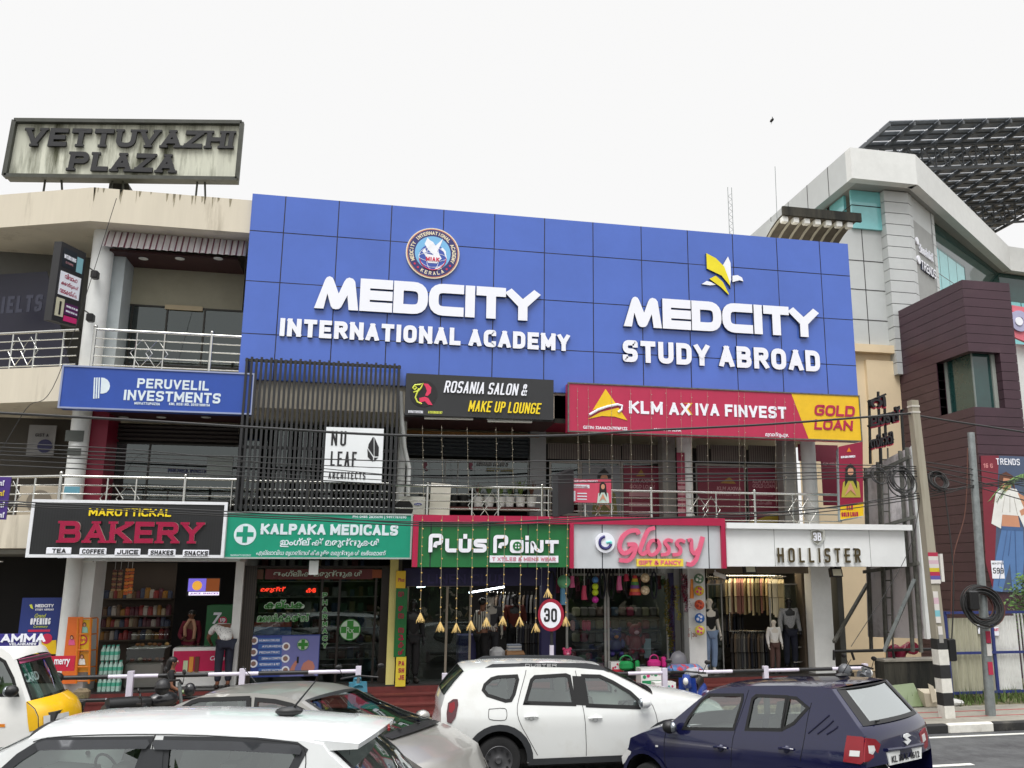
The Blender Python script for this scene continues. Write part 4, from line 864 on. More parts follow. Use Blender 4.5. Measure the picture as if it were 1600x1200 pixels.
    def wheel(c, s, z, r, wid=.2, style='steel'):
        for far in (False, True):
            t0 = c.inset(s, .5) + .02; tt = c.W - t0 if far else t0; ax = c.L if not far else -c.L; ce = c.w(s, tt, z)
            q = MB(); q.lathe(ce, [(r * .62, 0), (r * .8, -.012), (r * .93, -.004), (r * .985, .03), (r, wid * .3), (r, wid * .7), (r * .93, wid), (r * .6, wid)], RUB, 40, ax); o = q.build('wheel', c.root, True)
            q = MB(); q.lathe(ce, [(.001, .012), (r * .12, .008), (r * .16, .03), (r * .3, .045), (r * .5, .02), (r * .6, -.004), (r * .63, .004), (r * .6, .09), (.001, .09)], RIMG, 40, ax); u = c.S
            for k in range(10):
                a = 2 * math.pi * k / 10; d = c.S * math.cos(a) + c.U * math.sin(a); disc(q, ce + d * r * .47 + ax * .014, r * .055, -ax, GAP, .012, 10)
            q.build('rim', o, True)
    def seats(c, front, rear, z, h, steer=None, dash=None):
        q = MB(); Wd = c.W
        for s, rows in ((front, (.27, .73)), (rear, (.3, .7))):
            if s is None: continue
            d = -1 if c.dirn > 0 else 1
            for f in rows:
                def bx(s0, s1, t0, t1, z0, z1, lean=0):
                    q.hexa([c.w(s0, t0, z0), c.w(s1, t0, z0), c.w(s1, t1, z0), c.w(s0, t1, z0), c.w(s0 + lean, t0 + .03, z1), c.w(s1 + lean, t0 + .03, z1), c.w(s1 + lean, t1 - .03, z1), c.w(s0 + lean, t1 - .03, z1)], SEAT)
                t = f * Wd; bx(s - .07, s + .07, t - .24, t + .24, z, z + h * .74, d * .14); bx(s - .05 + d * .15, s + .05 + d * .15, t - .12, t + .12, z + h * .77, z + h, d * .03); bx(s - .25 - d * .25, s + .25 - d * .25, t - .24, t + .24, z - .15, z + .02)
        q.build('seat', c.root)
        if dash is not None:
            q = MB(); d = 1 if c.dirn > 0 else -1
            q.hexa([c.w(dash, .12, z), c.w(dash + d * .45, .12, z), c.w(dash + d * .45, Wd - .12, z), c.w(dash, Wd - .12, z), c.w(dash + d * .06, .14, z + .3), c.w(dash + d * .5, .14, z + .33), c.w(dash + d * .5, Wd - .14, z + .33), c.w(dash + d * .06, Wd - .14, z + .3)], DASH); q.build('dashboard', c.root)
            tw = Wd * (.73 if c.dirn < 0 else .27); tw = Wd - tw if False else tw; q = MB(); ce = c.w(dash - d * .18, tw, z + .3); ax = (c.S * d * .85 + c.U * -.5).normalized(); u = c.L; v = ax.cross(u)
            q.tube([ce + u * .18 * math.cos(a) + v * .18 * math.sin(a) for a in [k * .2618 for k in range(24)]], .014, BLACK, 6, closed=True); q.tube([ce - u * .17, ce + ax * .05, ce + u * .17], .014, BLACK, 6); q.build('steering_wheel', c.root, True)
def shrink(loop, d):
    """offset a closed (s, z) loop outward by d (inward when negative)"""
    n = len(loop); ar = sum(loop[i - 1][0] * loop[i][1] - loop[i][0] * loop[i - 1][1] for i in range(n)); sg = 1 if ar > 0 else -1; out = []
    for i in range(n):
        a, p, b = loop[i - 1], loop[i], loop[(i + 1) % n]; la = math.dist(a, p) or 1; lb = math.dist(p, b) or 1
        n1 = ((p[1] - a[1]) / la * sg, -(p[0] - a[0]) / la * sg); n2 = ((b[1] - p[1]) / lb * sg, -(b[0] - p[0]) / lb * sg); mx, my = n1[0] + n2[0], n1[1] + n2[1]; l = math.hypot(mx, my) or 1; mx /= l; my /= l; k = d / max(.5, mx * n1[0] + my * n1[1]); out.append((p[0] + mx * k, p[1] + my * k))
    return out
def arch(sc_, zc, r, zb, n=14):
    """points over a wheel arch from right to left at height zb"""
    a0 = math.asin(max(-1, min(1, (zb - zc) / r))); return [(sc_ + r * math.cos(a0 + (math.pi - 2 * a0) * k / n), zc + r * math.sin(a0 + (math.pi - 2 * a0) * k / n)) for k in range(n + 1)]
def body(c, top, secs, zsill, arches, holes, paint, rear_glass=None):
    """top: (s, z) from the left end over the roof to the right end, secs: list of (i0, i1, kind, crown, bow)"""
    q = MB(); pts = list(top); bot = [(top[-1][0] - .02, zsill + .02)]
    for (s_, z_, r_) in sorted(arches, key=lambda t: -t[0]): bot += arch(s_, z_, r_, zsill)
    bot.append((top[0][0] + .02, zsill + .02)); outer = pts + bot
    c.side(q, outer, holes, paint)
    for (i0, i1, kind, crown, bow) in secs:
        run = pts[i0:i1 + 1]
        if kind == 'paint': c.wrap(q, run, crown, bow, paint)
        elif kind == 'glass': c.wrap(q, run, crown, bow, paint, 0, .05, 2); c.wrap(q, run, crown, bow, paint, .95, 1, 2)
        elif kind == 'trim': c.wrap(q, run, crown, bow, PLAST)
    o = q.build('body', c.root, True, 38)
    for (i0, i1, kind, crown, bow) in secs:
        if kind == 'glass':
            nm = 'windscreen' if (i0 > len(top) / 2) == (c.dirn > 0) else 'rear_window'
            g = MB(); c.wrap(g, pts[i0:i1 + 1], crown, bow, rear_glass if rear_glass and nm == 'rear_window' else CGL, .05, .95, 10, -.006); g.build(nm, c.root, True)
            g = MB()
            for a, b in ((.048, .075), (.925, .952)): c.wrap(g, pts[i0:i1 + 1], crown, bow, BLACK, a, b, 1, .004)
            for run in (pts[i0:i0 + 1] + [tuple(pts[i0][j] + (pts[i0 + 1][j] - pts[i0][j]) * .06 for j in (0, 1))], [tuple(pts[i1][j] + (pts[i1 - 1][j] - pts[i1][j]) * .06 for j in (0, 1))] + pts[i1:i1 + 1]): c.wrap(g, run, crown, bow, BLACK, .05, .95, 10, .004)
            g.build('window_seal', c.root, True)
    # floor and underbody
    f = MB(); x0 = top[0][0] + .25; x1 = top[-1][0] - .25
    f.hexa([c.w(x0, .12, zsill), c.w(x1, .12, zsill), c.w(x1, c.W - .12, zsill), c.w(x0, c.W - .12, zsill), c.w(x0, .12, zsill + .18), c.w(x1, .12, zsill + .18), c.w(x1, c.W - .12, zsill + .18), c.w(x0, c.W - .12, zsill + .18)], SUB)
    for (s_, z_, r_) in arches:
        for far in (False, True):
            ps = arch(s_, z_, r_, zsill); a = [c.pt(s, z, -.02, far) for s, z in ps]; d = c.L * (.3 if not far else -.3); n = len(ps); f.add(a + [p + d for p in a], [(i, i + 1, n + i + 1, n + i) for i in range(n - 1)] + [tuple(range(n, 2 * n))], SUB)
    f.build('underbody', c.root); return o
def windows(c, loops, frame=BLACK, wd=.05, glass=None):
    for lp in loops:
        for far in (False, True):
            g = MB(); c.side(g, shrink(lp, .012), [], glass or CGL, -.012, .14, far, not far); o = g.build('side_window', c.root, True)
            r = MB(); c.side(r, shrink(lp, wd * .6), [shrink(lp, -wd * .5)], frame, .004, .12, far, not far); r.build('window_frame', o, True)
def handle(c, px, L_=.2, mt=None, rec=True):
    s, z = c.sp(px); q = MB()
    for far in (False, True):
        ps = [c.pt(s + L_ * (k / 8 - .5), z + .012 * math.sin(math.pi * k / 8), .012 + .028 * math.sin(math.pi * k / 8) ** .5, far) for k in range(9)]; q.tube(ps, .016, mt, 8)
        if rec: ce = c.pt(s, z - .008, -.012, far); q.ell(ce, .05, GAP if mt is BLACK else mt, 10, 6)
    q.build('door_handle', c.root, True)
def mirror(c, px, mt, rx=.1, rz=.085):
    s, z = c.sp(px)
    for far in (False, True):
        q = MB(); p = c.pt(s, z, .14, far); q.ell(p, (.1, .09, rz), mt, 16, 10); o = q.build('wing_mirror', c.root, True)
        q = MB(); q.cyl(c.pt(s, z - .05, -.02, far), p - c.U * .04, .022, BLACK, 8); q.ell(p + c.S * (-c.dirn * .06), (.05, .075, rz * .85), mat('mirror_glass', (150, 156, 160), .05, metal=.9), 12, 8); q.build('mirror_arm', o, True)

# ---- white compact SUV facing right
c = Car('white_suv', 'white compact SUV with dark roof rails facing right, parked beyond the silver saloon', 'car', (779, 1228), 100, -1, 1.8, zb=1.02, tumble=.24, s_mid=1.45, flat=1.35, taper=.07); c.dirn = 1
c.O = PZ(779, 1229, 0); c.root.location = c.O; ROOT[c.root] = c.O.copy()
DW = mat('suv_white', (220, 222, 220), .25, var=.01, coat=.8, dirt=(198, 196, 188), dscale=1.6, dlo=.5, dhi=.95)
top = c.px([(683, 1172), (682, 1150), (689, 1130), (689, 1108), (695, 1088), (711, 1067), (726, 1050), (733, 1047), (760, 1044), (820, 1042), (900, 1044), (943, 1048), (962, 1056), (992, 1071), (1020, 1087), (1040, 1090), (1075, 1094), (1105, 1100), (1128, 1108), (1140, 1120), (1147, 1150), (1145, 1180)])
hl = [[(755.5, 1078), (758, 1070), (768, 1061), (778, 1058), (807, 1056.5), (808.5, 1062), (803, 1084), (798, 1094), (790, 1095), (762, 1086)], [(821, 1098), (831, 1063), (836, 1058), (884, 1055), (889, 1057), (897, 1100)], [(911, 1056.5), (937, 1057), (957, 1066), (984, 1082), (997, 1094), (998, 1105), (918, 1102)]]
HL = [c.px(l) for l in hl]; rw = .335
sf = 2.673
body(c, top, [(0, 4, 'paint', (0, .02), -.03), (4, 6, 'glass', .02, (-.03, -.03)), (6, 11, 'paint', (.03, .05), (-.03, .04)), (11, 14, 'glass', (.05, .04), (.05, .1)), (14, 18, 'paint', (.07, .04), (.1, .12)), (18, 21, 'paint', 0, .14)], .3, [(0, .345, .43), (sf, .345, .43)], HL, DW)
windows(c, HL[:1], wd=.045); windows(c, HL[1:], wd=.05)
q = MB(); c.side(q, c.px([(894, 1056), (909, 1056.5), (916, 1102), (898, 1101)]), [], BLACK, .007); c.side(q, c.px([(818, 1098), (820, 1092), (829, 1066), (824, 1098)]), [], BLACK, .007); q.build('pillar_trim', c.root, True)
for s_ in (0, sf): c.wheel(s_, .345, .343)
q = MB()
for far in (False, True):
    for s_ in (0, sf): q = MB(); o_ = arch(s_, .345, .52, .33); i_ = arch(s_, .345, .428, .31); c.side(q, o_ + i_[::-1], [], PLAST, .012, .1, far, not far); q.build('wheel_arch', c.root, True)
    q = MB(); c.side(q, [(.44, .27), (sf - .44, .27), (sf - .47, .36), (.47, .36)], [], PLAST, .012, .11, far, not far); q.build('sill_cladding', c.root, True)
q = MB()
for pl in ([(822, 1047), (820, 1057), (812, 1085), (807, 1110), (812, 1130), (828, 1158), (840, 1180)], [(899, 1048), (905, 1080), (914, 1120), (916, 1160), (916, 1181)], [(1012, 1090), (1023, 1108), (1029, 1136), (1031, 1160)], [(764, 1108), (788, 1106), (792, 1110), (792, 1122), (788, 1126), (766, 1125), (763, 1121), (764, 1108)]): c.line(q, pl, GAP, .0045, .001, False)
q.build('panel_gap', c.root)
handle(c, (830, 1120), .2, DW); handle(c, (930, 1122), .2, DW)
mirror(c, (1004, 1096), DW)
c.patches('tail_lamp', [(700, 1098), (708, 1092), (715, 1092), (716, 1100), (712, 1120), (705, 1130), (698.5, 1128), (697.5, 1115)], LAMPRD, .015)
c.patches('lamp_lens', [(702, 1099), (710, 1096), (711, 1106), (706, 1114), (701, 1112)], LAMPR, .02)
q = MB()
for far in (False, True):
    a = [c.sp(t) for t in ((756, 1045), (770, 1038), (812, 1037), (815, 1036.2), (918, 1036.6), (921, 1037), (938, 1040), (953, 1049), (940, 1047), (815, 1043.5), (760, 1047))]
    f_ = [c.pt(s, z, -.02, far) for s, z in a]; q.prism(f_, c.L * (.05 if not far else -.05), PLAST)
q.build('roof_rail', c.root)
a = c.sp((821, 1041.8)); b = c.sp((870, 1041.8)); q = MB(); o = c.pt(a[0], a[1] - .0, .028 - .02); q2 = c.pt(b[0], b[1], .008); letters(q, 'DUSTER', c.w(a[0], c.inset(*a) + .015, a[1] - .002), (q2 - o).normalized(), c.U, -c.L, (q2 - o).length, .042, mat('badge_silver', (190, 190, 190), .3), weight=.17, gap=.4, ext=.004); q.build('lettering', c.root)
c.seats(1.55, .5, .62, .75, True, 2.2)

# ---- dark blue hatchback facing left, seen from behind its left rear corner
c = Car('blue_hatchback', 'dark blue small hatchback in the foreground seen from its rear corner with number plate', 'car', (1345, 1200), 10.2, -58, 1.74, zb=1.05, tumble=.22, s_mid=-1.7, flat=1.25, taper=.07, pitch=-3.0); c.dirn = -1
IB = mat('hatch_navy', (20, 22, 56), .13, var=.03, coat=.6, spec=.5)
top = c.px([(978, 1200), (972, 1184), (982, 1168), (985, 1153), (1003, 1145), (1027, 1137), (1046, 1131), (1078, 1104), (1105, 1082), (1121, 1076), (1170, 1071.5), (1230, 1071), (1280, 1073), (1300, 1077), (1320, 1106), (1341, 1136), (1350, 1148), (1352, 1175), (1354, 1200)])
hl = [[(1068, 1138), (1076, 1122), (1096, 1096), (1108, 1086), (1160, 1086), (1160, 1093), (1146, 1139)], [(1166, 1139), (1176, 1092), (1182, 1087), (1229, 1089), (1221, 1140)], [(1223, 1139), (1233, 1090), (1244, 1091), (1262, 1106), (1240, 1130)]]
HL = [c.px(l) for l in hl]; sr = c.sp((1240, 1190))[0]; sfr = sr - 2.42
print('ignis top', [(round(a, 2), round(b, 2)) for a, b in top], 'rear wheel', sr)
zs = .28
body(c, top, [(0, 3, 'paint', 0, -.16), (3, 6, 'paint', (.03, .06), (-.14, -.1)), (6, 8, 'glass', (.05, .04), (-.12, -.06)), (8, 13, 'paint', (.05, .03), (-.05, .08)), (13, 15, 'glass', .0, (.08, .1)), (15, 18, 'paint', .0, .08)], zs, [(sr, .36, .42), (sfr, .36, .42)], HL, IB, glassmat('sky_mirroring_glass', (200, 216, 208), 4.2))
windows(c, HL, wd=.035)
for s_ in (sr, sfr): c.wheel(s_, .32, .33)
q = MB()
for pl in ([(1170, 1078), (1160, 1110), (1146, 1148), (1143, 1170), (1142, 1200)], [(1040, 1145), (1037, 1165), (1040, 1200)], [(1268, 1098), (1262, 1120), (1256, 1160), (1250, 1190)]): c.line(q, pl, GAP, .004, .001, False)
q.build('panel_gap', c.root)
q = MB()
for k in range(3):
    u = 1263 + k * 14.5; c.line(q, [(u, 1146 + k * .8), (u + 16, 1132.5 + k * 2.5), (u + 33 - k * 8, 1117.5 + k * 8.5)], mat('slash_groove', (22, 22, 48), .5), .012, -.002)
q.build('pillar_groove', c.root)
handle(c, (1126, 1168), .2, IB); handle(c, (1229, 1170), .2, IB); mirror(c, (1056, 1134), BLACK)
for s_ in (sr, sfr):
    for far in (False, True): q = MB(); o_ = arch(s_, .36, .47, zs + .03); i_ = arch(s_, .36, .418, zs + .01); c.side(q, o_ + i_[::-1], [], IB, .02, .1, far, not far); q.build('wheel_arch', c.root, True)
c.patches('headlamp', [(972, 1183), (980, 1170), (987, 1174), (984, 1184), (974, 1194)], LAMPC, .01)
c.patches('repeater_lamp', [(1025, 1164), (1029, 1164), (1029, 1167), (1025, 1167)], LAMPC, .012)
srr = top[-3][0] + .09
def RP(u, v, off=0): return Plane(u, v, c.O + c.S * (srr + off), c.S)
def RR(u, v, off=.012):
    """a point on the curved tail seen at this pixel"""
    for _ in range(4): pass
    p = RP(u, v) - c.O; t = max(0, min(1, p.dot(c.L) / c.W)); k = 1 - abs(2 * t - 1) ** 2.4
    return Plane(u, v, c.O + c.S * (top[-3][0] + .08 * k + off), c.S)
def rpoly(pxs, mt, off=.012, name='tail_lamp', th=.02, lab=None):
    q = MB(); ps = [RR(u, v, off) for u, v in pxs]; q.prism(ps, -c.S * th, mt); o = q.build(name, c.root); return o
c.patches('tail_lamp', [(1324, 1149), (1348, 1151), (1351, 1153), (1349, 1192), (1345, 1194), (1318, 1190), (1320, 1172)], LAMPR, .012)
c.patches('lamp_lens', [(1329, 1172), (1345, 1173), (1344, 1182), (1328, 1181)], LAMPC, .02)
rpoly([(1353, 1153), (1368, 1155), (1376, 1163), (1371, 1181), (1364, 1190), (1351, 1191)], LAMPR, .02); rpoly([(1356, 1165), (1366, 1165), (1368, 1172), (1364, 1179), (1356, 1178)], LAMPC, .026, 'lamp_lens')
rpoly([(1437, 1146), (1446, 1137), (1450, 1150), (1450, 1166), (1445, 1172), (1439, 1160)], LAMPR, .01); rpoly([(1441, 1149), (1445, 1146), (1447, 1156), (1443, 1160)], LAMPC, .018, 'lamp_lens')
pl_ = rpoly([(1387, 1176), (1440, 1167), (1440, 1185), (1391, 1196)], mat('plate_white', (226, 228, 226), .4), .03, 'number_plate')
q = MB(); a = RR(1394, 1192, .034); b = RR(1437, 1182.5, .034); h = (RR(1394, 1179, .034) - a).length; glyphs(q, 'KL 38 K 4612', a, (b - a).normalized(), (c.U - (b - a).normalized() * c.U.dot((b - a).normalized())).normalized(), c.S, (b - a).length, h * .8, ink, .012, .004); q.build('plate_text', pl_)
for px in ([(1413, 1148), (1419, 1145.5), (1424, 1149), (1418, 1152), (1424, 1157), (1418, 1164), (1413, 1159), (1418, 1157), (1413, 1152)],): rpoly(px, mat('badge_bright', (220, 222, 222), .25), .03, 'emblem', .015)
q = MB(); q.tube([RR(u, v, .03) for u, v in ((1386, 1172), (1412, 1169), (1442, 1163))], .02, IB, 8); q.build('tailgate_handle', c.root, True)
q = MB(); q.tube([RR(u, v, .016) for u, v in ((1353, 1150), (1352, 1192), (1370, 1200))], .004, GAP, 5); q.build('panel_gap', c.root)
q = MB(); s0, z0 = c.sp((1260, 1071)); p = c.w(s0 + .1, c.W * .5, z0 + .07); q.ell(p, (.09, .05, .03), BLACK, 12, 6); q.tube([p, p + c.S * .16 + c.U * .2], .006, BLACK, 6, r1=.003); q.build('aerial', c.root, True)
q = MB(); s0, z0 = top[13]; q.tube([c.w(top[14][0] + .08, c.W * .5, top[14][1] - .1), c.w(top[14][0] + .06, c.W * .28, top[14][1] - .2), c.w(top[15][0] + .1, c.W * .24, top[15][1] + .04)], .012, BLACK, 6); q.build('rear_wiper', c.root)
g = MB(); rw_ = top[13:16]
for t0_, t1_ in ((.05, .15), (.9, .95)): c.wrap(g, rw_, .0, (.08, .1), BLACK, t0_, t1_, 2, .003)
c.wrap(g, [tuple(top[14][j] * .2 + top[15][j] * .8 for j in (0, 1)), top[15]], .0, (.1, .1), BLACK, .15, .9, 8, .003); g.build('window_border', c.root, True)
c.seats(sfr + 1.35, sfr + 2.25, .7, .72, True, sfr + .75)

# ---- silver saloon turning right
c = Car('silver_saloon', 'silver grey saloon car turning right, half hidden behind the white hatchback roof', 'car', (590, 1156), 11.0, -30, 1.7, zb=1.0, tumble=.3, s_mid=-1.2, flat=1.5, taper=.06); c.dirn = 1
SV = mat('saloon_silver', (158, 156, 151), .3, metal=.55, var=.04, coat=.6, dirt=(150, 142, 128), dscale=1.5, dlo=.5, dhi=.9)
pts_t = [(248, 1190), (200, 1170), (195, 1145), (215, 1130), (252, 1113), (282, 1099), (318, 1087), (350, 1084), (400, 1083), (440, 1087), (470, 1097), (492, 1112), (540, 1137), (588, 1157), (620, 1172), (660, 1200), (678, 1240), (684, 1275), (680, 1310)]
top = c.px(pts_t); print('sedan', [(round(a, 2), round(b, 2)) for a, b in top])
hl = [[(268, 1116), (300, 1097), (312, 1093.5), (388, 1091), (386, 1121), (384, 1135), (270, 1132)], [(396, 1136), (398, 1121), (401, 1093.5), (430, 1096), (455, 1102), (482, 1115), (505, 1130), (512, 1138)]]
HL = [c.px(l) for l in hl]; zs = .3; sfr = top[15][0] - .2; srr_ = sfr - 2.55
body(c, top, [(0, 3, 'paint', 0, -.1), (3, 4, 'paint', .04, -.08), (4, 6, 'glass', .04, (-.1, -.03)), (6, 10, 'paint', .05, (-.03, .05)), (10, 13, 'glass', (.05, .03), (.06, .14)), (13, 16, 'paint', (.03, .02), (.12, .1)), (16, 18, 'paint', 0, .1)], zs, [(sfr, .33, .4), (srr_, .33, .4)], HL, SV)
windows(c, HL, wd=.05)
for s_ in (sfr, srr_): c.wheel(s_, .31, .31)
q = MB(); c.wrap(q, [(top[13][0] + .0, top[13][1] + .02), (top[13][0] + .1, top[13][1] - .005)], .03, .13, BLACK, .08, .92); q.build('cowl', c.root, True)
for f0, f1 in ((.25, .55), (.55, .85)):
    q = MB(); q.tube([c.w(top[13][0] + .13, f0 * c.W, top[13][1] + .07), c.w(top[12][0] + .16, f1 * c.W, top[12][1] - .1)], .009, BLACK, 6); q.build('wiper', c.root)
q = MB(); s0, z0 = c.sp((470, 1090)); c.line(q, [(392, 1090), (391, 1136)], GAP, .01, .004); q.build('panel_gap', c.root)
mirror(c, (560, 1152), SV); c.seats(top[11][0] - .75, top[11][0] - 1.7, .62, .7, True, top[12][0] - .1)
q = MB(); q.tube([c.w(top[7][0], c.W * .5, top[7][1] + .06), c.w(top[7][0] - .25, c.W * .5, top[7][1] + .28)], .006, BLACK, 6); q.build('aerial', c.root)

# ---- white hatchback nearest the camera, facing left
c = Car('white_hatchback', 'white hatchback cropped by the bottom edge, with tail spoiler and smoked window visors', 'car', (300, 1147), 7.75, -13, 1.72, zb=1.12, tumble=.16, s_mid=-.3, flat=1.5, taper=.05); c.dirn = -1
HWH = mat('hatch_white', (212, 215, 215), .22, var=.01, coat=.9, dirt=(192, 192, 186), dscale=1.4, dlo=.5, dhi=.95)
tp = [(-245, 1330), (-250, 1280), (-225, 1250), (-130, 1228), (-70, 1212), (-20, 1187), (28, 1163), (44, 1155), (80, 1150), (160, 1146), (260, 1145), (350, 1148), (430, 1154), (478, 1158), (503, 1163), (512, 1176), (560, 1222), (590, 1262), (600, 1290), (602, 1340)]
top = c.px(tp); print('swift', [(round(a, 2), round(b, 2)) for a, b in top])
hl = [[(-14, 1222), (30, 1184), (62, 1164), (74, 1160), (231, 1158), (226, 1176), (208, 1224)], [(254, 1224), (258, 1178), (262, 1158), (400, 1160), (462, 1167), (472, 1174), (455, 1206), (446, 1224)]]
HL = [c.px(l) for l in hl]; sfr = top[0][0] + .75; sr = sfr + 2.65; zs = .28
body(c, top, [(0, 2, 'paint', 0, -.14), (2, 4, 'paint', (.04, .07), (-.12, -.1)), (4, 7, 'glass', (.06, .07), (-.14, -.05)), (7, 14, 'paint', (.09, .07), (-.04, .2)), (14, 15, 'paint', .03, (.2, .1)), (15, 17, 'glass', .02, .1), (17, 19, 'paint', .0, .1)], zs, [(sfr, .36, .42), (sr, .36, .42)], HL, HWH)
windows(c, HL, PLAST, wd=.07)
for s_ in (sfr, sr): c.wheel(s_, .33, .34)
for pv in ([(58, 1161), (74, 1155.5), (233, 1154.5), (236, 1161), (230, 1169), (80, 1171), (62, 1172)], [(240, 1161), (244, 1155), (360, 1157), (468, 1163), (473, 1170), (470, 1178), (360, 1172), (244, 1170)]): c.patches('rain_visor', pv, VISOR, .03)

q = MB(); c.side(q, c.px([(229, 1170), (256, 1170), (252, 1226), (206, 1226)]), [], PLAST, .012); q.build('pillar_trim', c.root, True)
q = MB(); c.line(q, [(52, 1159), (70, 1153), (130, 1148.5), (240, 1147), (350, 1150), (430, 1158), (465, 1162), (478, 1170), (478, 1200), (470, 1240)], GAP, .004, .002); c.line(q, [(243, 1148), (239, 1158), (232, 1226)], GAP, .005, .004); q.build('panel_gap', c.root)
s0, z0 = top[14]; q = MB()
vs = []
for j in range(13):
    t = j / 12; k = 1 - abs(2 * t - 1) ** 2.4; g = c.inset(s0, z0) + .03; tt = g + (c.W - 2 * g) * t; e = .22 + .1 * k
    vs += [c.w(s0 - .1 + .2 * k, tt, z0 + .035 + .07 * k), c.w(s0 + e + .1, tt, z0 + .0 + .05 * k), c.w(s0 + e + .09, tt, z0 - .045 + .05 * k), c.w(s0 + .02 + .1 * k, tt, z0 - .06 + .02 * k)]
q.add(vs, [(j * 4 + a, j * 4 + (a + 1) % 4, (j + 1) * 4 + (a + 1) % 4, (j + 1) * 4 + a) for j in range(12) for a in range(4)] + [(0, 1, 2, 3), (48, 51, 50, 49)], HWH); q.build('tail_spoiler', c.root, True, 45)
q = MB(); p = c.w(s0 + .425, c.W * .5, z0 + .028); q.bevbox(p.x - .012, p.x + .012, p.y - .16, p.y + .16, p.z - .018, p.z + .018, LAMPR, .006); q.build('brake_light', c.root)
s1, z1 = top[12]; q = MB(); p = c.w(s1 - .1, c.W * .45, z1 + .13); q.ell(p, (.13, .07, .045), BLACK, 14, 7); q.tube([p + c.S * .03 + c.U * .02, p + c.S * .24 + c.U * .28], .011, BLACK, 8, r1=.006); q.build('aerial', c.root, True)
mirror(c, (-20, 1225), HWH)
c.seats(sfr + 1.35, sfr + 2.3, .85, .75, True, sfr + .7)
# ================================================================ people and display figures
def skin_mesh(pts, edges, rads, sub=2):
    me = bpy.data.meshes.new('skin'); me.from_pydata([tuple(p) for p in pts], edges, []); o = bpy.data.objects.new('skin', me); COL.objects.link(o)
    o.modifiers.new('s', 'SKIN'); sk = me.skin_vertices[0].data
    for i, r in enumerate(rads): sk[i].radius = (r, r) if isinstance(r, float) else r; sk[i].use_root = (i == 0)
    sb = o.modifiers.new('u', 'SUBSURF'); sb.levels = sub; sb.render_levels = sub
    m2 = bpy.data.meshes.new_from_object(o.evaluated_get(bpy.context.evaluated_depsgraph_get())); bpy.data.objects.remove(o)
    v = [q.co.copy() for q in m2.vertices]; f = [tuple(p.vertices) for p in m2.polygons]; bpy.data.meshes.remove(m2); bpy.data.meshes.remove(me); return v, f
SKINM = mat('brown_skin', (126, 84, 62), .55); HAIR = mat('black_hair', (18, 16, 16), .5); SHOE = mat('dark_shoe', (30, 26, 24), .6); EYEM = mat('eye_white', (200, 196, 188), .4)
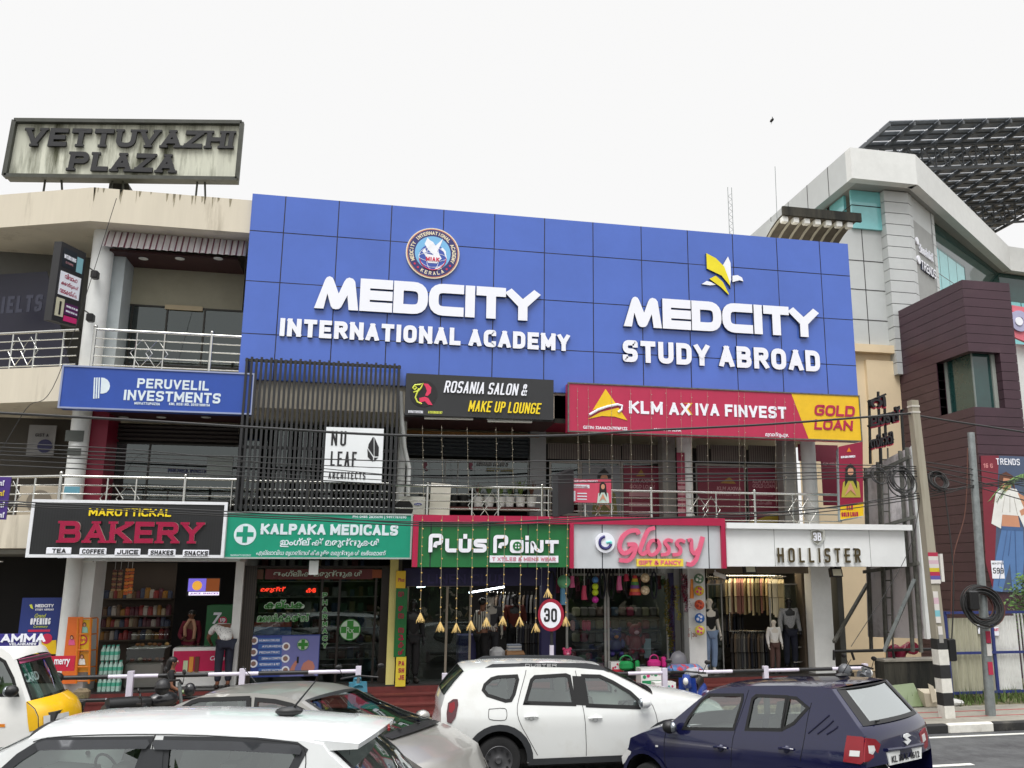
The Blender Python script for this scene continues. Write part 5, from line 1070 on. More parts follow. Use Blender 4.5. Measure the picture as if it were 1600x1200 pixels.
def figure(name, label, cat, base, face, hgt, skin, shirt, legs, hair=HAIR, pose=None, group=None, sleeve='short', long_hair=False, shoes=SHOE, extra=None, mannequin=False, parts=('shirt', 'trousers')):
    """face: heading of the chest in degrees (0 = +X, -90 = towards the street)"""
    J = dict(pel=(0, 0, .93), sp=(0, 0, 1.13), ch=(0, .01, 1.31), nk=(0, 0, 1.46), hb=(0, .015, 1.535), hd=(0, .02, 1.60), ht=(0, .005, 1.67), sL=(-.175, 0, 1.39), eL=(-.225, -.02, 1.12), wL=(-.235, .07, .89), hL=(-.235, .1, .81), sR=(.175, 0, 1.39), eR=(.225, -.02, 1.12), wR=(.235, .07, .89), hR=(.235, .1, .81), pL=(-.09, 0, .88), kL=(-.1, .025, .49), aL=(-.1, -.02, .09), tL=(-.11, .12, .035), pR=(.09, 0, .88), kR=(.1, .025, .49), aR=(.1, -.02, .09), tR=(.11, .12, .035))
    J.update(pose or {}); k = hgt / 1.7; a = R_(face - 90); M = Matrix.Rotation(a, 3, 'Z'); base = Vector(base)
    J = {n: Vector(p) for n, p in J.items()}
    def out(v): return base + M @ (Vector(v) * k)
    r = thing(name, label, cat, base, group)
    N = list(J); ix = {n: i for i, n in enumerate(N)}; ed = [('pel', 'sp'), ('sp', 'ch'), ('ch', 'nk'), ('nk', 'hb'), ('hb', 'hd'), ('hd', 'ht')]
    for s in 'LR': ed += [('ch', 's' + s), ('s' + s, 'e' + s), ('e' + s, 'w' + s), ('w' + s, 'h' + s), ('pel', 'p' + s), ('p' + s, 'k' + s), ('k' + s, 'a' + s), ('a' + s, 't' + s)]
    rd = dict(pel=(.135, .1), sp=(.125, .095), ch=(.15, .105), nk=.052, hb=.062, hd=(.08, .098), ht=.062); rr = dict(s=.058, e=.042, w=.028, h=.034, p=.085, k=.056, a=.04, t=.036)
    v, f = skin_mesh([J[n] for n in N], [(ix[a_], ix[b_]) for a_, b_ in ed], [rd.get(n) or rr[n[0]] for n in N])
    q = MB(); q.add([out(p) for p in v], f, skin)
    hdv = (J['ht'] - J['hb']).normalized(); fw = (Vector((0, 1, 0)) - hdv * hdv.y).normalized(); sd = fw.cross(hdv); hc = J['hd']
    q.ell(out(hc + fw * .1 - hdv * .02), (.014 * k, .016 * k, .02 * k), skin, 8, 6)
    for s in (-1, 1):
        q.ell(out(hc + sd * .078 * s - hdv * .012), (.014 * k, .02 * k, .03 * k), skin, 8, 6)
        if not mannequin: q.ell(out(hc + fw * .086 + sd * .03 * s + hdv * .014), .011 * k, EYEM, 8, 6); q.ell(out(hc + fw * .095 + sd * .03 * s + hdv * .014), .006 * k, HAIR, 6, 5)
    if not mannequin: q.tube([out(hc + fw * .088 - hdv * .058 + sd * t) for t in (-.025, 0, .025)], .006 * k, mat('lip', (110, 58, 54), .5), 5)
    for s, sg in (('L', -1), ('R', 1)):
        d = (J['h' + s] - J['w' + s]).normalized(); u = d.cross(Vector((1, 0, 0))); u = u.normalized() if u.length > .1 else Vector((0, 1, 0)); n_ = d.cross(u)
        for i, (o_, l_) in enumerate(((-.026, .058), (-.009, .07), (.009, .066), (.025, .05))):
            p0 = J['h' + s] + u * o_ + d * .015; q.tube([out(p0), out(p0 + d * l_ * .5 + n_ * .006 * sg), out(p0 + d * l_ * .95 + n_ * .02 * sg)], .0085 * k, skin, 6, r1=.006 * k)
        p0 = J['w' + s].lerp(J['h' + s], .55) + u * .028; q.tube([out(p0), out(p0 + u * .025 + d * .025), out(p0 + u * .028 + d * .055)], .0095 * k, skin, 6, r1=.007 * k)
    q.build('body', r, True, 180)
    if shirt:
        nn = ['pel', 'sp', 'ch', 'nk0', 'sL', 'eL', 'sR', 'eR']; pp = {n: J[n] for n in nn if n in J}; pp['pel'] = J['pel'].lerp(J['sp'], -.12); pp['nk0'] = J['ch'].lerp(J['nk'], .55); ra = dict(pel=(.155, .118), sp=(.145, .112), ch=(.165, .12), nk0=.075, s=.076, e=.06); es = [('pel', 'sp'), ('sp', 'ch'), ('ch', 'nk0')]
        for s in 'LR':
            if sleeve == 'short': pp['e' + s] = J['s' + s].lerp(J['e' + s], .75)
            es += [('ch', 's' + s), ('s' + s, 'e' + s)]
            if sleeve == 'long': pp['w' + s] = J['w' + s]; nn.append('w' + s); ra['w'] = .045; es.append(('e' + s, 'w' + s))
        ii = {n: i for i, n in enumerate(nn)}; v, f = skin_mesh([pp[n] for n in nn], [(ii[a_], ii[b_]) for a_, b_ in es], [ra.get(n) or ra[n[0]] for n in nn]); q = MB(); q.add([out(p) for p in v], f, shirt); q.build(parts[0], r, True, 180)
    if legs:
        nn = ['pel', 'pL', 'kL', 'aL', 'pR', 'kR', 'aR']; pp = {n: J[n] for n in nn}; ra = dict(pel=(.145, .112), p=.105, k=.082, a=.068)
        for s in 'LR': pp['a' + s] = J['k' + s].lerp(J['a' + s], .9)
        es = [('pel', 'pL'), ('pL', 'kL'), ('kL', 'aL'), ('pel', 'pR'), ('pR', 'kR'), ('kR', 'aR')]; ii = {n: i for i, n in enumerate(nn)}
        v, f = skin_mesh([pp[n] for n in nn], [(ii[a_], ii[b_]) for a_, b_ in es], [ra.get(n) or ra[n[0]] for n in nn]); q = MB(); q.add([out(p) for p in v], f, legs); q.build(parts[1], r, True, 180)
    if shoes:
        for s in 'LR': q = MB(); p = J['a' + s].lerp(J['t' + s], .5); p.z = J['t' + s].z + .01; q.ell(out(p), (.05 * k, .13 * k, .055 * k), shoes, 12, 7, rot=M); q.build('shoe', r, True)
    if hair:
        q = MB(); q.ell(out(hc + hdv * .035 - fw * .022), (.092 * k, .1 * k, .088 * k), hair, 16, 10, .05, rot=M)
        if long_hair:
            q.tube([out(hc + hdv * .03 - fw * .05), out(hc - hdv * .08 - fw * .09), out(hc - hdv * .22 - fw * .11), out(hc - hdv * .4 - fw * .1)], .085 * k, hair, 10, r1=.05 * k)
        q.build('hair', r, True)
    return r
STRIPE = bands('striped_shirt', (214, 210, 200), (50, 48, 50), .045, 'X', .55, .8); PRINT = mat('printed_white_shirt', (226, 226, 224), .8, var=.1, scale=26, dirt=(120, 120, 126), dscale=22, dlo=.56, dhi=.62)
DENIM = mat('dark_denim', (30, 34, 50), .85, var=.2); LDENIM = mat('light_denim', (130, 152, 184), .85, var=.15); BLKC = mat('black_cloth', (22, 22, 24), .85); BROWNT = mat('brown_trousers', (84, 60, 54), .85); WHC = mat('white_cloth', (226, 226, 222), .8); MARC = mat('maroon_cloth', (112, 24, 46), .8)
FL = .755
b = P(347, 1074, 20.13); b.z = FL
figure('person', 'man in a printed white shirt and dark jeans bending over the pink freezer', 'person', b, 108, 1.72, SKINM, PRINT, DENIM, pose=dict(pel=(0, -.05, .93), sp=(0, .1, 1.08), ch=(0, .28, 1.17), nk=(0, .42, 1.2), hb=(0, .48, 1.2), hd=(0, .55, 1.18), ht=(0, .62, 1.15), sL=(-.18, .34, 1.2), eL=(-.27, .46, .98), wL=(-.2, .6, .88), hL=(-.17, .66, .84), sR=(.18, .34, 1.2), eR=(.24, .48, 1.0), wR=(.16, .62, .9), hR=(.14, .68, .86)), sleeve='short')
c_ = P(296, 1008, 21.7)
figure('person', 'woman in a maroon kurta with peach scarf standing behind the pink freezer', 'person', (c_.x, 21.7, FL), -100, 1.5, SKINM, MARC, MARC, long_hair=False, sleeve='long', pose=dict(wR=(.1, .25, 1.02), hR=(.06, .3, 1.06), eR=(.24, .06, 1.1)))
q = MB(); b = Vector((c_.x, 21.7, FL)); q.tube([b + Vector(t) for t in ((-.09, -.1, .95), (-.1, -.13, 1.15), (-.03, -.06, 1.3), (.05, -.06, 1.29), (.11, -.13, 1.12), (.1, -.14, .9))], .035, mat('peach_scarf', (206, 158, 130), .8), 8); tag(q.build('scarf', None, True), 'peach scarf around the neck of the woman behind the pink freezer', 'scarf')
b = P(266, 1075, 18.0); b.z = .15
figure('person', 'young woman in black with long loose dark hair walking past the bakery steps', 'person', b, 5, 1.42, SKINM, BLKC, BLKC, long_hair=True, sleeve='short', pose=dict(kR=(.1, .18, .5), aR=(.1, .2, .1), tR=(.1, .34, .05), aL=(-.1, -.22, .12), tL=(-.1, -.1, .04), eR=(.24, .04, 1.12), wR=(.2, .26, 1.0), hR=(.2, .34, 1.0)))
q = MB(); p = b + Vector((.33, -.16, .83)); q.lathe(p - Vector((.12, 0, 0)), [(.001, 0), (.035, 0), (.038, .03), (.036, .15), (.015, .2), (.015, .23), (.001, .23)], mat('green_bottle', (120, 140, 96), .2), 14, Vector((1, 0, .1))); one(q, 'bottle', 'greenish drink bottle held by the young woman in black', 'bottle', smooth=True)
b = P(752, 1045, 20.9); b.z = FL
figure('person', 'man in a black and white striped shirt standing in the textile shop doorway', 'person', b, 30, 1.74, SKINM, STRIPE, BLKC, sleeve='long', pose=dict(wR=(.1, .3, 1.0), hR=(.06, .36, 1.02), wL=(-.12, .3, 1.0), hL=(-.08, .36, 1.02)))
MBLK = mat('mannequin_black', (20, 20, 22), .35); MWHT = mat('mannequin_white', (214, 208, 196), .4)
def mann(label, u, v, Y, face, hgt, skin, shirt, legs, **k):
    b = P(u, v, Y); b.z = FL; return figure('mannequin', label, 'mannequin', b, face, hgt, skin, shirt, legs, hair=None, mannequin=True, **k)
mann('black mannequin in dark clothes standing beside the yellow pillar', 641, 1068, 20.3, -70, 1.78, MBLK, BLKC, BLKC, sleeve='long')
h_ = mann('white mannequin in grey clothes and a black hat behind the striped man', 766, 1045, 21.6, -95, 1.84, MWHT, mat('grey_cloth', (74, 74, 78), .8), mat('grey_cloth', (74, 74, 78), .8))
b = h_.location; q = MB(); q.lathe(b + Vector((0, -.0, 1.76)), [(.16, 0), (.16, .012), (.1, .014), (.098, .1), (.001, .115)], BLKC, 20); one(q, 'hat', 'black brimmed hat on the white mannequin behind the striped man', 'hat', smooth=True)
mann('black mannequin in a rust red shirt inside the textile shop', 803, 1045, 21.6, -90, 1.85, MBLK, mat('rust_cloth', (98, 40, 30), .8), BLKC, sleeve='long')
mann('white headed mannequin in black top and light jeans beside the pillar with balls', 1111, 1054, 20.55, -80, 1.75, MWHT, BLKC, LDENIM, sleeve='short', shoes=mat('white_shoe', (220, 220, 214), .5))
CHECK = mat('check_shirt', (150, 152, 154), .8, var=.25, scale=40)
mann('black mannequin in grey check shirt and dark jeans at the clothing shop', 1237, 1050, 20.75, -95, 1.74, MBLK, CHECK, DENIM, sleeve='long')
mann('small white child mannequin in white shirt and brown trousers', 1212, 1050, 20.4, -90, 1.24, MWHT, WHC, BROWNT, sleeve='long')

# ================================================================ bakery front
pinkf = mat('freezer_pink', (196, 32, 84), .35); whg = mat('gloss_white', (230, 230, 228), .25)
f = thing('ice_cream_freezer', 'pink and white ice cream chest freezer with lolly pictures in front of the bakery', 'freezer', P(320, 1066, 20.5))
a = P(270, 1012, 20.5); b = P(372, 1064, 20.5); q = MB(); q.bevbox(a.x, b.x, 20.5, 21.1, FL, a.z, whg, .03); q.build('cabinet', f)
q = MB(); q.box(a.x + .03, b.x - .03, 20.485, 20.499, FL + .32, a.z - .07, pinkf); q.build('front_panel', f)
q = MB()
for u, v0, v1, mt_ in ((289, 1032, 1050, mat('lolly_mint', (196, 214, 176), .5)), (298, 1026, 1050, mat('lolly_orange', (222, 150, 60), .5)), (307, 1026, 1050, mat('lolly_choc', (104, 60, 44), .5))):
    p0 = P(u - 4, v1, 20.47); p1 = P(u + 5, v0, 20.47); q.bevbox(p0.x, p1.x, 20.468, 20.483, p0.z, p1.z, mt_, .006); m_ = (p0.x + p1.x) / 2; q.box(m_ - .012, m_ + .012, 20.472, 20.482, p0.z - .07, p0.z, mat('lolly_stick', (216, 190, 140), .6))
q.build('lolly_print', f)
q = MB(); G2(q, 'Cornetto', 328, 1025, 1032, 362, 20.484, LETW, bold=.02, ext=.004, shear=.2); q.build('lettering', f)
q = MB(); q.box(a.x + .05, b.x - .05, 20.57, 21.03, a.z, a.z + .015, GLASS); q.build('lid', f)
def board(name, label, cat, u0, v0, u1, v1, Y, mt, th=.03, build=True):
    r = thing(name, label, cat, P((u0 + u1) / 2, v1, Y)); q = MB(); rectY(q, u0, v0, u1, v1, Y, mt, th); q.build('panel', r); return r
r = board('banner', 'blue grand opening banner of the study abroad office at the dark left doorway', 'banner', 36, 934, 90, 1022, 20.3, mat('banner_blue', (34, 52, 120), .5))
q = MB(); L2(q, 'MEDCITY', 55, 944, 949, 84, 20.265, LETW, weight=.24, gap=.08, ext=.004); L2(q, 'STUDY ABROAD', 55, 951, 954, 84, 20.265, LETW, weight=.2, gap=.14, ext=.004); L2(q, 'OPENING', 47, 966, 976, 79, 20.265, LETW, weight=.18, gap=.12, ext=.004); G2(q, 'Grand', 54, 959, 965, 72, 20.265, LM, ext=.004, shear=.3); G2(q, 'Ceremony', 52, 977, 982, 75, 20.265, LM, ext=.004, shear=.3); q.build('lettering', r)
q = MB(); rectY(q, 44, 984, 78, 987, 20.268, red_, .004); polyY(q, [(36, 1022), (36, 990), (50, 1004), (88, 1000), (88, 1022)], 20.267, YW, .003); disc(q, P(73, 998, 20.262), .1, UN, red_, .004, 20); polyY(q, [(58, 998), (64, 996), (66, 1016), (58, 1016)], 20.262, FW, .003); polyY(q, [(46, 945), (50, 944), (52, 952), (48, 950)], 20.262, LM, .003); q.build('print', r)
r = board('banner', 'small red banner with white lettering beside the orange snack rack', 'banner', 78, 1025, 116, 1048, 19.0, mat('banner_red', (186, 30, 60), .5)); q = MB(); G2(q, 'merry', 84, 1030, 1042, 109, 18.965, LETW, bold=.02, ext=.004); q.build('lettering', r)
# snack rack
ORG = mat('rack_orange', (214, 120, 20), .45); r = thing('snack_rack', 'tall orange wire snack rack with printed side panel beside the left pillar', 'rack', P(130, 1070, 19.9)); Y = 19.9
q = MB()
for u in (119, 139): q.tube([P(u, 1068, Y), P(u + 3, 966, Y)], .022, ORG)
for u in (139, 150): q.tube([P(u, 1066, 20.4), P(u + 3, 966, 20.4)], .018, ORG)
for v in (966, 991, 1016, 1042, 1064): q.tube([P(119 + (1068 - v) * .03, v, Y), P(139 + (1068 - v) * .03, v, Y), P(150 + (1068 - v) * .02, v - 1, 20.4)], .014, ORG)
q.build('frame', r, True)
q = MB(); rectY(q, 107, 964, 119, 1068, Y + .02, mat('snack_panel', (222, 110, 40), .5), .02); rectY(q, 121, 968, 140, 1016, Y + .05, mat('snack_yellow', (226, 180, 30), .5), .01); rectY(q, 119, 1018, 138, 1050, Y + .05, mat('snack_ochre', (206, 140, 40), .5), .01); q.build('panel', r)
q = MB()
def bust(u, v, s, top_, Y):
    polyY(q, [(u - 6 * s, v + 14 * s), (u - 5 * s, v + 5 * s), (u - 2 * s, v + 3 * s), (u + 2 * s, v + 3 * s), (u + 5 * s, v + 5 * s), (u + 6 * s, v + 14 * s)], Y, top_, .003); polyY(q, [(u + 3 * s * math.cos(t * .52), v + 4.2 * s * math.sin(t * .52)) for t in range(12)], Y - .007, HAIR, .003); polyY(q, [(u + 2.1 * s * math.cos(t * .52), v + .6 + 3 * s * math.sin(t * .52)) for t in range(12)], Y - .011, mat('print_skin', (196, 140, 110), .6), .003)
bust(112, 996, .85, mat('print_pink', (220, 90, 140), .6), Y - .004); bust(132, 976, .9, mat('print_mint', (150, 200, 180), .6), Y + .03); bust(128, 1026, .9, WHC, Y + .03); q.build('print', r)
q = MB(); disc(q, P(128, 1000, Y + .035), .1, UN, red_, .006, 20); disc(q, P(128, 1000, Y + .028), .075, UN, YW, .004, 20); G2(q, "Lay's", 122.5, 997, 1003, 134, Y + .022, red_, bold=.03, ext=.004); q.build('emblem', r)
# water bottle packs
wb = mat('water_pet', (176, 208, 198), .15, var=.1); cap = mat('bottle_cap', (70, 160, 140), .5); lb = mat('bottle_label', (80, 176, 150), .5)
bt = thing('water_bottle', 'clear water bottle with green label in the stacked packs beside the snack rack', 'bottle', (0, 0, 0), 'water bottles stacked in packs')
q = MB(); q.lathe((0, 0, 0), [(.001, 0), (.038, 0), (.04, .02), (.04, .19), (.016, .25), (.016, .27)], wb, 12); q.build('bottle_body', bt, True); q = MB(); q.cyl((0, 0, .265), (0, 0, .29), .018, cap, 10); q.build('cap', bt); q = MB(); q.lathe((0, 0, .1), [(.0412, 0), (.0412, .07)], lb, 12); q.build('bottle_label', bt, True)
first = True; x0 = P(151, 1068, 20.15).x; x1 = P(190, 1068, 20.15).x; n = int((x1 - x0) / .085)
for k in range(3):
    for i in range(n if k < 2 else n - 1):
        for j in range(2):
            loc = (x0 + .045 + i * .085, 20.2 + j * .085, FL + k * .3)
            if first: bt.location = loc; first = False
            else: dup(bt, loc)
# glass display case
r = thing('display_case', 'curved glass bakery display case with steel base', 'counter', P(222, 1066, 20.5)); a = P(192, 1066, 20.5).x; b = P(252, 1066, 20.5).x
q = MB(); q.bevbox(a, b, 20.5, 21.2, FL, FL + .5, mat('brushed_steel', (150, 150, 146), .35, metal=.8), .03); q.build('base', r)
q = MB(); q.grid(lambda u, v: (a + (b - a) * u, 20.5 + .5 * (1 - math.cos(v * 1.5)), FL + .5 + .6 * math.sin(v * 1.5)), 1, 8, GLASS); q.build('glass_front', r, True)
q = MB(); q.box(a, b, 20.7, 21.2, FL + .78, FL + .8, mat('case_shelf', (190, 190, 186), .4)); q.build('shelf', r)
for k in range(12):
    q = MB(); col = random.choice([(150, 96, 50), (190, 150, 90), (120, 60, 40), (206, 190, 160)]); x = a + .06 + (b - a - .12) * k / 11; q.ell((x, 20.85 + (k % 3) * .08, FL + .54 + (.3 if k % 2 else 0)), (.05, .05, .035), mat('pastry_%d' % (col[0]), col, .6), 10, 6); one(q, 'pastry', 'small baked pastry lying in the glass display case', 'pastry', 'pastries in the display case', smooth=True)
# shelves with jars
r = thing('shelf_unit', 'dark shelf unit with jars and packets along the bakery wall', 'shelf', P(190, 1060, 22.2)); sw_ = mat('shelf_wood', (70, 58, 48), .7); a = P(146, 990, 22.2).x; b = P(262, 990, 22.2).x
q = MB(); q.box(a, b, 22.6, 22.64, FL, 3.3, sw_); q.build('back_panel', r)
zsh = [P(190, v, 22.2).z for v in (1000, 980, 962, 935)]
for z in zsh: q = MB(); q.box(a, b, 22.2, 22.6, z - .03, z, sw_); q.build('shelf', r)
for k in range(64):
    z = zsh[k % 4]; x = a + .06 + (b - a - .12) * (k // 4) / 15; hh = random.uniform(.14, .24); rr_ = random.uniform(.05, .08); col = random.choice([(130, 40, 36), (150, 136, 110), (96, 70, 46), (140, 96, 30), (80, 28, 40), (60, 66, 86), (160, 150, 140)])
    q = MB(); q.lathe((x, 22.36, z), [(.001, 0), (rr_, 0), (rr_, hh * .8), (rr_ * .7, hh * .9), (rr_ * .72, hh), (.001, hh)], mat('jar_%d' % (col[0] + col[1]), col, .4), 10); one(q, 'jar', 'coloured snack jar standing on the dark bakery shelves', 'jar', 'jars on the bakery shelves', smooth=True)
for k, (u, v0, v1, c1, c2) in enumerate(((180, 890, 924, (176, 140, 100), (120, 70, 60)), (189, 890, 924, (176, 140, 100), (120, 70, 60)), (200, 888, 930, (214, 100, 40), (240, 150, 60)), (207, 888, 928, (214, 100, 40), (240, 150, 60)))):
    q = MB(); a_ = P(u - 3.4, v0, 20.8); n = 8; 
    for i in range(n):
        z1 = a_.z + (P(u, v1, 20.8).z - a_.z) * i / n; z0 = a_.z + (P(u, v1, 20.8).z - a_.z) * (i + .9) / n; q.bevbox(a_.x, a_.x + .085, 20.78, 20.81, z0, z1, mat('sachet_%d' % c1[0], c1, .3) if i % 2 else mat('sachet_b%d' % c2[1], c2, .3), .01)
    q.box(a_.x + .038, a_.x + .046, 20.793, 20.797, z0, 3.45, WHITEP)
    one(q, 'sachet_strip', '%s snack sachet strip hanging at the bakery front' % ('brown' if k < 2 else 'orange'), 'packets', '%s snack strips' % ('brown' if k < 2 else 'orange'))
tv = thing('menu_screen', 'lit menu television hanging in the bakery', 'screen', P(318, 931, 20.9)); q = MB(); rectY(q, 294, 903, 343, 931, 20.9, BLACK, .05); q.build('housing', tv)
q = MB(); rectY(q, 295, 904, 321, 924, 20.848, mat('screen_violet', (110, 96, 200), .4, emis=1.0), .003); rectY(q, 323, 904, 342, 924, 20.848, mat('screen_amber', (120, 60, 20), .4, emis=.8), .003); rectY(q, 295, 925, 342, 930, 20.848, mat('screen_white', (226, 220, 240), .4, emis=1.2), .003); disc(q, P(308, 915, 20.844), .1, UN, mat('screen_gold', (220, 160, 60), .4, emis=.9), .003, 16); G2(q, 'JUICE. SNACKS', 297, 926, 929.5, 341, 20.844, mat('screen_purple', (120, 40, 150), .4, emis=.6), bold=.03, ext=.003); q.build('display', tv)
r = thing('drinks_fridge', 'green drinks fridge with white seven behind the bending man', 'fridge', P(345, 1060, 21.3)); q = MB(); rectY(q, 324, 946, 361, 1062, 21.3, mat('fridge_green', (26, 104, 54), .4), .0, .6); q.build('cabinet', r)
q = MB(); L2(q, '7', 330, 957, 975, 343, 21.29, LETW, weight=.22, ext=.005, shear=.15); disc(q, P(348, 970, 21.295), .09, UN, red_, .004, 20); G2(q, 'up', 343.5, 966, 974, 352, 21.288, LETW, bold=.03, ext=.004); q.build('emblem', r)
q = MB(); p = P(129, 1080, 18.9); q.bevbox(p.x - .13, p.x + .13, 18.75, 19.0, p.z - .16, p.z + .05, rub, .05); one(q, 'stone_block', 'rough stone block lying below the snack rack', 'stone')

# ================================================================ pharmacy front
BRZ = mat('bronze_frame_dark', (44, 38, 34), .4, metal=.4); Y = 20.5
m = MB(); rectY(m, 376, 884, 390, 1070, Y, bands('ribbed_post', (60, 52, 44), (34, 30, 26), .045, 'X', .6, .5), .06); m.build('pillar', plaza)
m = MB(); rectY(m, 597, 884, 606, 1070, Y, BRZ, .06); m.build('pillar', plaza)
gl = glazing('shop_window', 390, 597, 884, 1069, Y, GLASS, BRZ, (500, 528, 585), .05)
def on(name, build, label=None):
    q = MB(); build(q); o = q.build(name, plaza)
    if label: o['label'] = label
GS = mat('sticker_green', (44, 130, 40), .5); GSL = mat('sticker_pale', (190, 206, 190), .5); Y2 = 20.44
on('window_band', lambda q: (rectY(q, 415, 889, 583, 905, Y2 + .02, mat('band_maroon', (92, 26, 26), .5), .006), G2(q, 'ഇംഗ്ലീഷ് മരുന്നുകൾ', 427, 891, 903, 566, Y2, GSL, bold=.015, ext=.005)))
for v0, txt, u0, u1, b_ in ((937, 'കല്പക', 412, 476, .05), (958, 'മെഡിക്കൽസ്', 401, 484, .03)):
    on('window_lettering', lambda q: (G2(q, txt, u0, v0, v0 + 15, u1, Y2 + .012, GSL, bold=b_ + .05, ext=.003), G2(q, txt, u0 + 1, v0 + 1, v0 + 14, u1 - 1, Y2, GS, bold=b_ * .6, ext=.003)))
def pharm(q):
    for i, ch in enumerate('PHARMACY'): v = 926 + i * 11.2; L2(q, ch, 503 - (.0), v - .4, v + 8.6, 512, Y2 + .01, GSL, weight=.34, ext=.003); L2(q, ch, 503.8, v + .3, v + 7.8, 511.3, Y2, GS, weight=.22, ext=.003)
on('window_lettering', pharm)
def cross(q, u, v, r_, Y):
    c = P(u, v, Y); disc(q, c, r_, UN, GSL, .004, 32); disc(q, c + UN * .0045, r_, UN, GS, .003, 32, r_ * .93); k = r_ * .3
    q.box(c.x - r_ * .85, c.x + r_ * .85, Y - .009, Y - .0045, c.z - k, c.z + k, GS); q.box(c.x - k, c.x + k, Y - .0105, Y - .0045, c.z - r_ * .85, c.z + r_ * .85, GS)
on('window_emblem', lambda q: (cross(q, 547, 984, .225, Y2), G2(q, 'Rx', 541, 980, 989, 553, Y2 - .012, GSL, ext=.003)))
def poster(q):
    PB = mat('poster_blue', (46, 66, 140), .5); rectY(q, 388, 993, 497, 1056, Y2 + .02, PB, .006); rectY(q, 441, 994, 496, 1056, Y2 + .012, mat('poster_lilac', (112, 116, 176), .5), .003); cross(q, 473.5, 1007, .12, Y2)
    for i, t in enumerate(('HUMAN DRUGS', 'AYURVEDIC', 'PEDIATRIC', 'DERMA & COSMETICS', 'VETERINARY & PET', 'POULTRY VACCINES')):
        v = 997 + i * 9.4; u = 400 if i % 2 == 0 else 404; rectY(q, u, v, u + 40, v + 7, Y2 + .01, mat('poster_band', (60, 104, 176), .5), .002); G2(q, t, u + 5, v + 2, v + 5.5, u + 37, Y2 + .007, LETW, bold=.02, ext=.002)
    for (u, v) in ((397, 1001), (447, 1010), (396, 1019), (446, 1029), (396, 1037), (446, 1047)): disc(q, P(u, v, Y2 + .006), .082, UN, LETW, .003, 20); disc(q, P(u, v, Y2 + .002), .05, UN, mat('poster_icon', (140, 110, 100), .6), .003, 12)
    sk_ = mat('poster_skin', (190, 124, 108), .6); polyY(q, [(470, 1045), (474, 1036), (482, 1031), (489, 1034), (492, 1042), (489, 1050), (480, 1053), (472, 1050)], Y2 + .006, sk_, .003); polyY(q, [(474, 1056), (476, 1050), (486, 1051), (493, 1056)], Y2 + .007, mat('poster_grey', (80, 80, 96), .6), .002); polyY(q, [(450, 1052), (456, 1040), (462, 1032), (466, 1034), (461, 1043), (460, 1052)], Y2 + .005, sk_, .003); rectY(q, 464, 1026, 466.5, 1036, Y2 + .003, HAIR, .003)
on('poster', poster, 'blue and lilac pharmacy services poster with baby picture')
def led(q):
    e = mat('led_red', (255, 60, 40), .5, emis=2.2); rectY(q, 404, 914, 497, 930, 20.62, BLACK, .03); G2(q, 'മരുന്ന്', 407, 917, 926, 446, 20.58, e, bold=.04, ext=.004); G2(q, 'കട', 478, 919, 926, 494, 20.58, e, bold=.05, ext=.004)
q = MB(); led(q); one(q, 'display_board', 'red lit message display hanging behind the pharmacy window', 'sign')
on('window_sticker', lambda q: (rectY(q, 396, 890, 411, 905, Y2 + .02, mat('sticker_brown', (84, 50, 30), .6), .004), rectY(q, 582, 890, 597, 903, Y2 + .014, mat('sticker_orange', (140, 70, 34), .6), .004)))
q = MB(); rectY(q, 484, 876, 497, 898, 19.2, WHITEP, .1); one(q, 'meter_box', 'small white box hanging under the teal pharmacy sign', 'box')
r = thing('shelf_unit', 'medicine shelves behind the pharmacy window', 'shelf', (-1, 22.6, FL)); a = -2.6; b = .2
q = MB(); q.box(a, b, 22.95, 23.0, FL, 3.4, INNER); q.build('back_panel', r)
for k in range(7): q = MB(); q.box(a, b, 22.6, 22.95, FL + .3 + k * .36, FL + .32 + k * .36, GREYP); q.build('shelf', r)
for k in range(90):
    z = FL + .32 + (k % 7) * .36; x = a + .05 + (b - a - .1) * (k // 7) / 13; hh = random.uniform(.12, .26); wv = random.uniform(.07, .16); col = random.choice([(120, 120, 118), (90, 36, 36), (44, 60, 90), (110, 98, 66), (56, 84, 66)]); q = MB(); q.box(x, x + wv, 22.65, 22.85, z, z + hh, mat('carton_%d' % col[0], col, .6)); one(q, 'medicine_box', 'small medicine carton on the pharmacy shelves', 'box', 'cartons on the pharmacy shelves')
for k in range(14):
    q = MB(); u = 391 + (k % 7) * 9.2; v = 972 if k < 7 else 980; rectY(q, u, v, u + 8.2, v + (8 if k < 7 else 12), 20.75 + (0 if k < 7 else -.1), mat('pack_red', (180, 70, 60), .5) if k < 7 else mat('pack_blue', (70, 90, 150), .5), .0, .12); one(q, 'stacked_pack', '%s baby care pack stacked inside the pharmacy window' % ('red' if k < 7 else 'blue'), 'pack', '%s packs in the pharmacy window' % ('red' if k < 7 else 'blue'))
# narrow yellow pillar sign
r = thing('pillar_sign', 'narrow vertical yellow and green shop sign on the yellow pillar', 'sign', P(626, 1072, 20.1)); Y = 20.1
q = MB(); rectY(q, 619, 892, 633, 919, Y, YW, .06); rectY(q, 619, 919, 633, 1026, Y, mat('sign_green', (16, 100, 44), .5), .06); rectY(q, 619, 1026, 633, 1072, Y, mat('sign_pale_yellow', (222, 200, 60), .5), .06); q.build('panel', r)
q = MB()
for i, ch in enumerate('ഡ്രസ്സുകൾ'): 
    if ch != '്': G2(q, ch, 622, 924 + i * 11.3, 933 + i * 11.3, 631, Y - .062, CRM, bold=.04, ext=.006)
for i, t in enumerate(('PA', 'SH', 'JE')): L2(q, t, 622.5, 1033 + i * 11, 1040 + i * 11, 631.5, Y - .062, RD, weight=.2, gap=.14, ext=.006)
G2(q, 'Plus', 622, 903, 909, 632, Y - .062, RD, bold=.02, ext=.005); q.build('lettering', r)
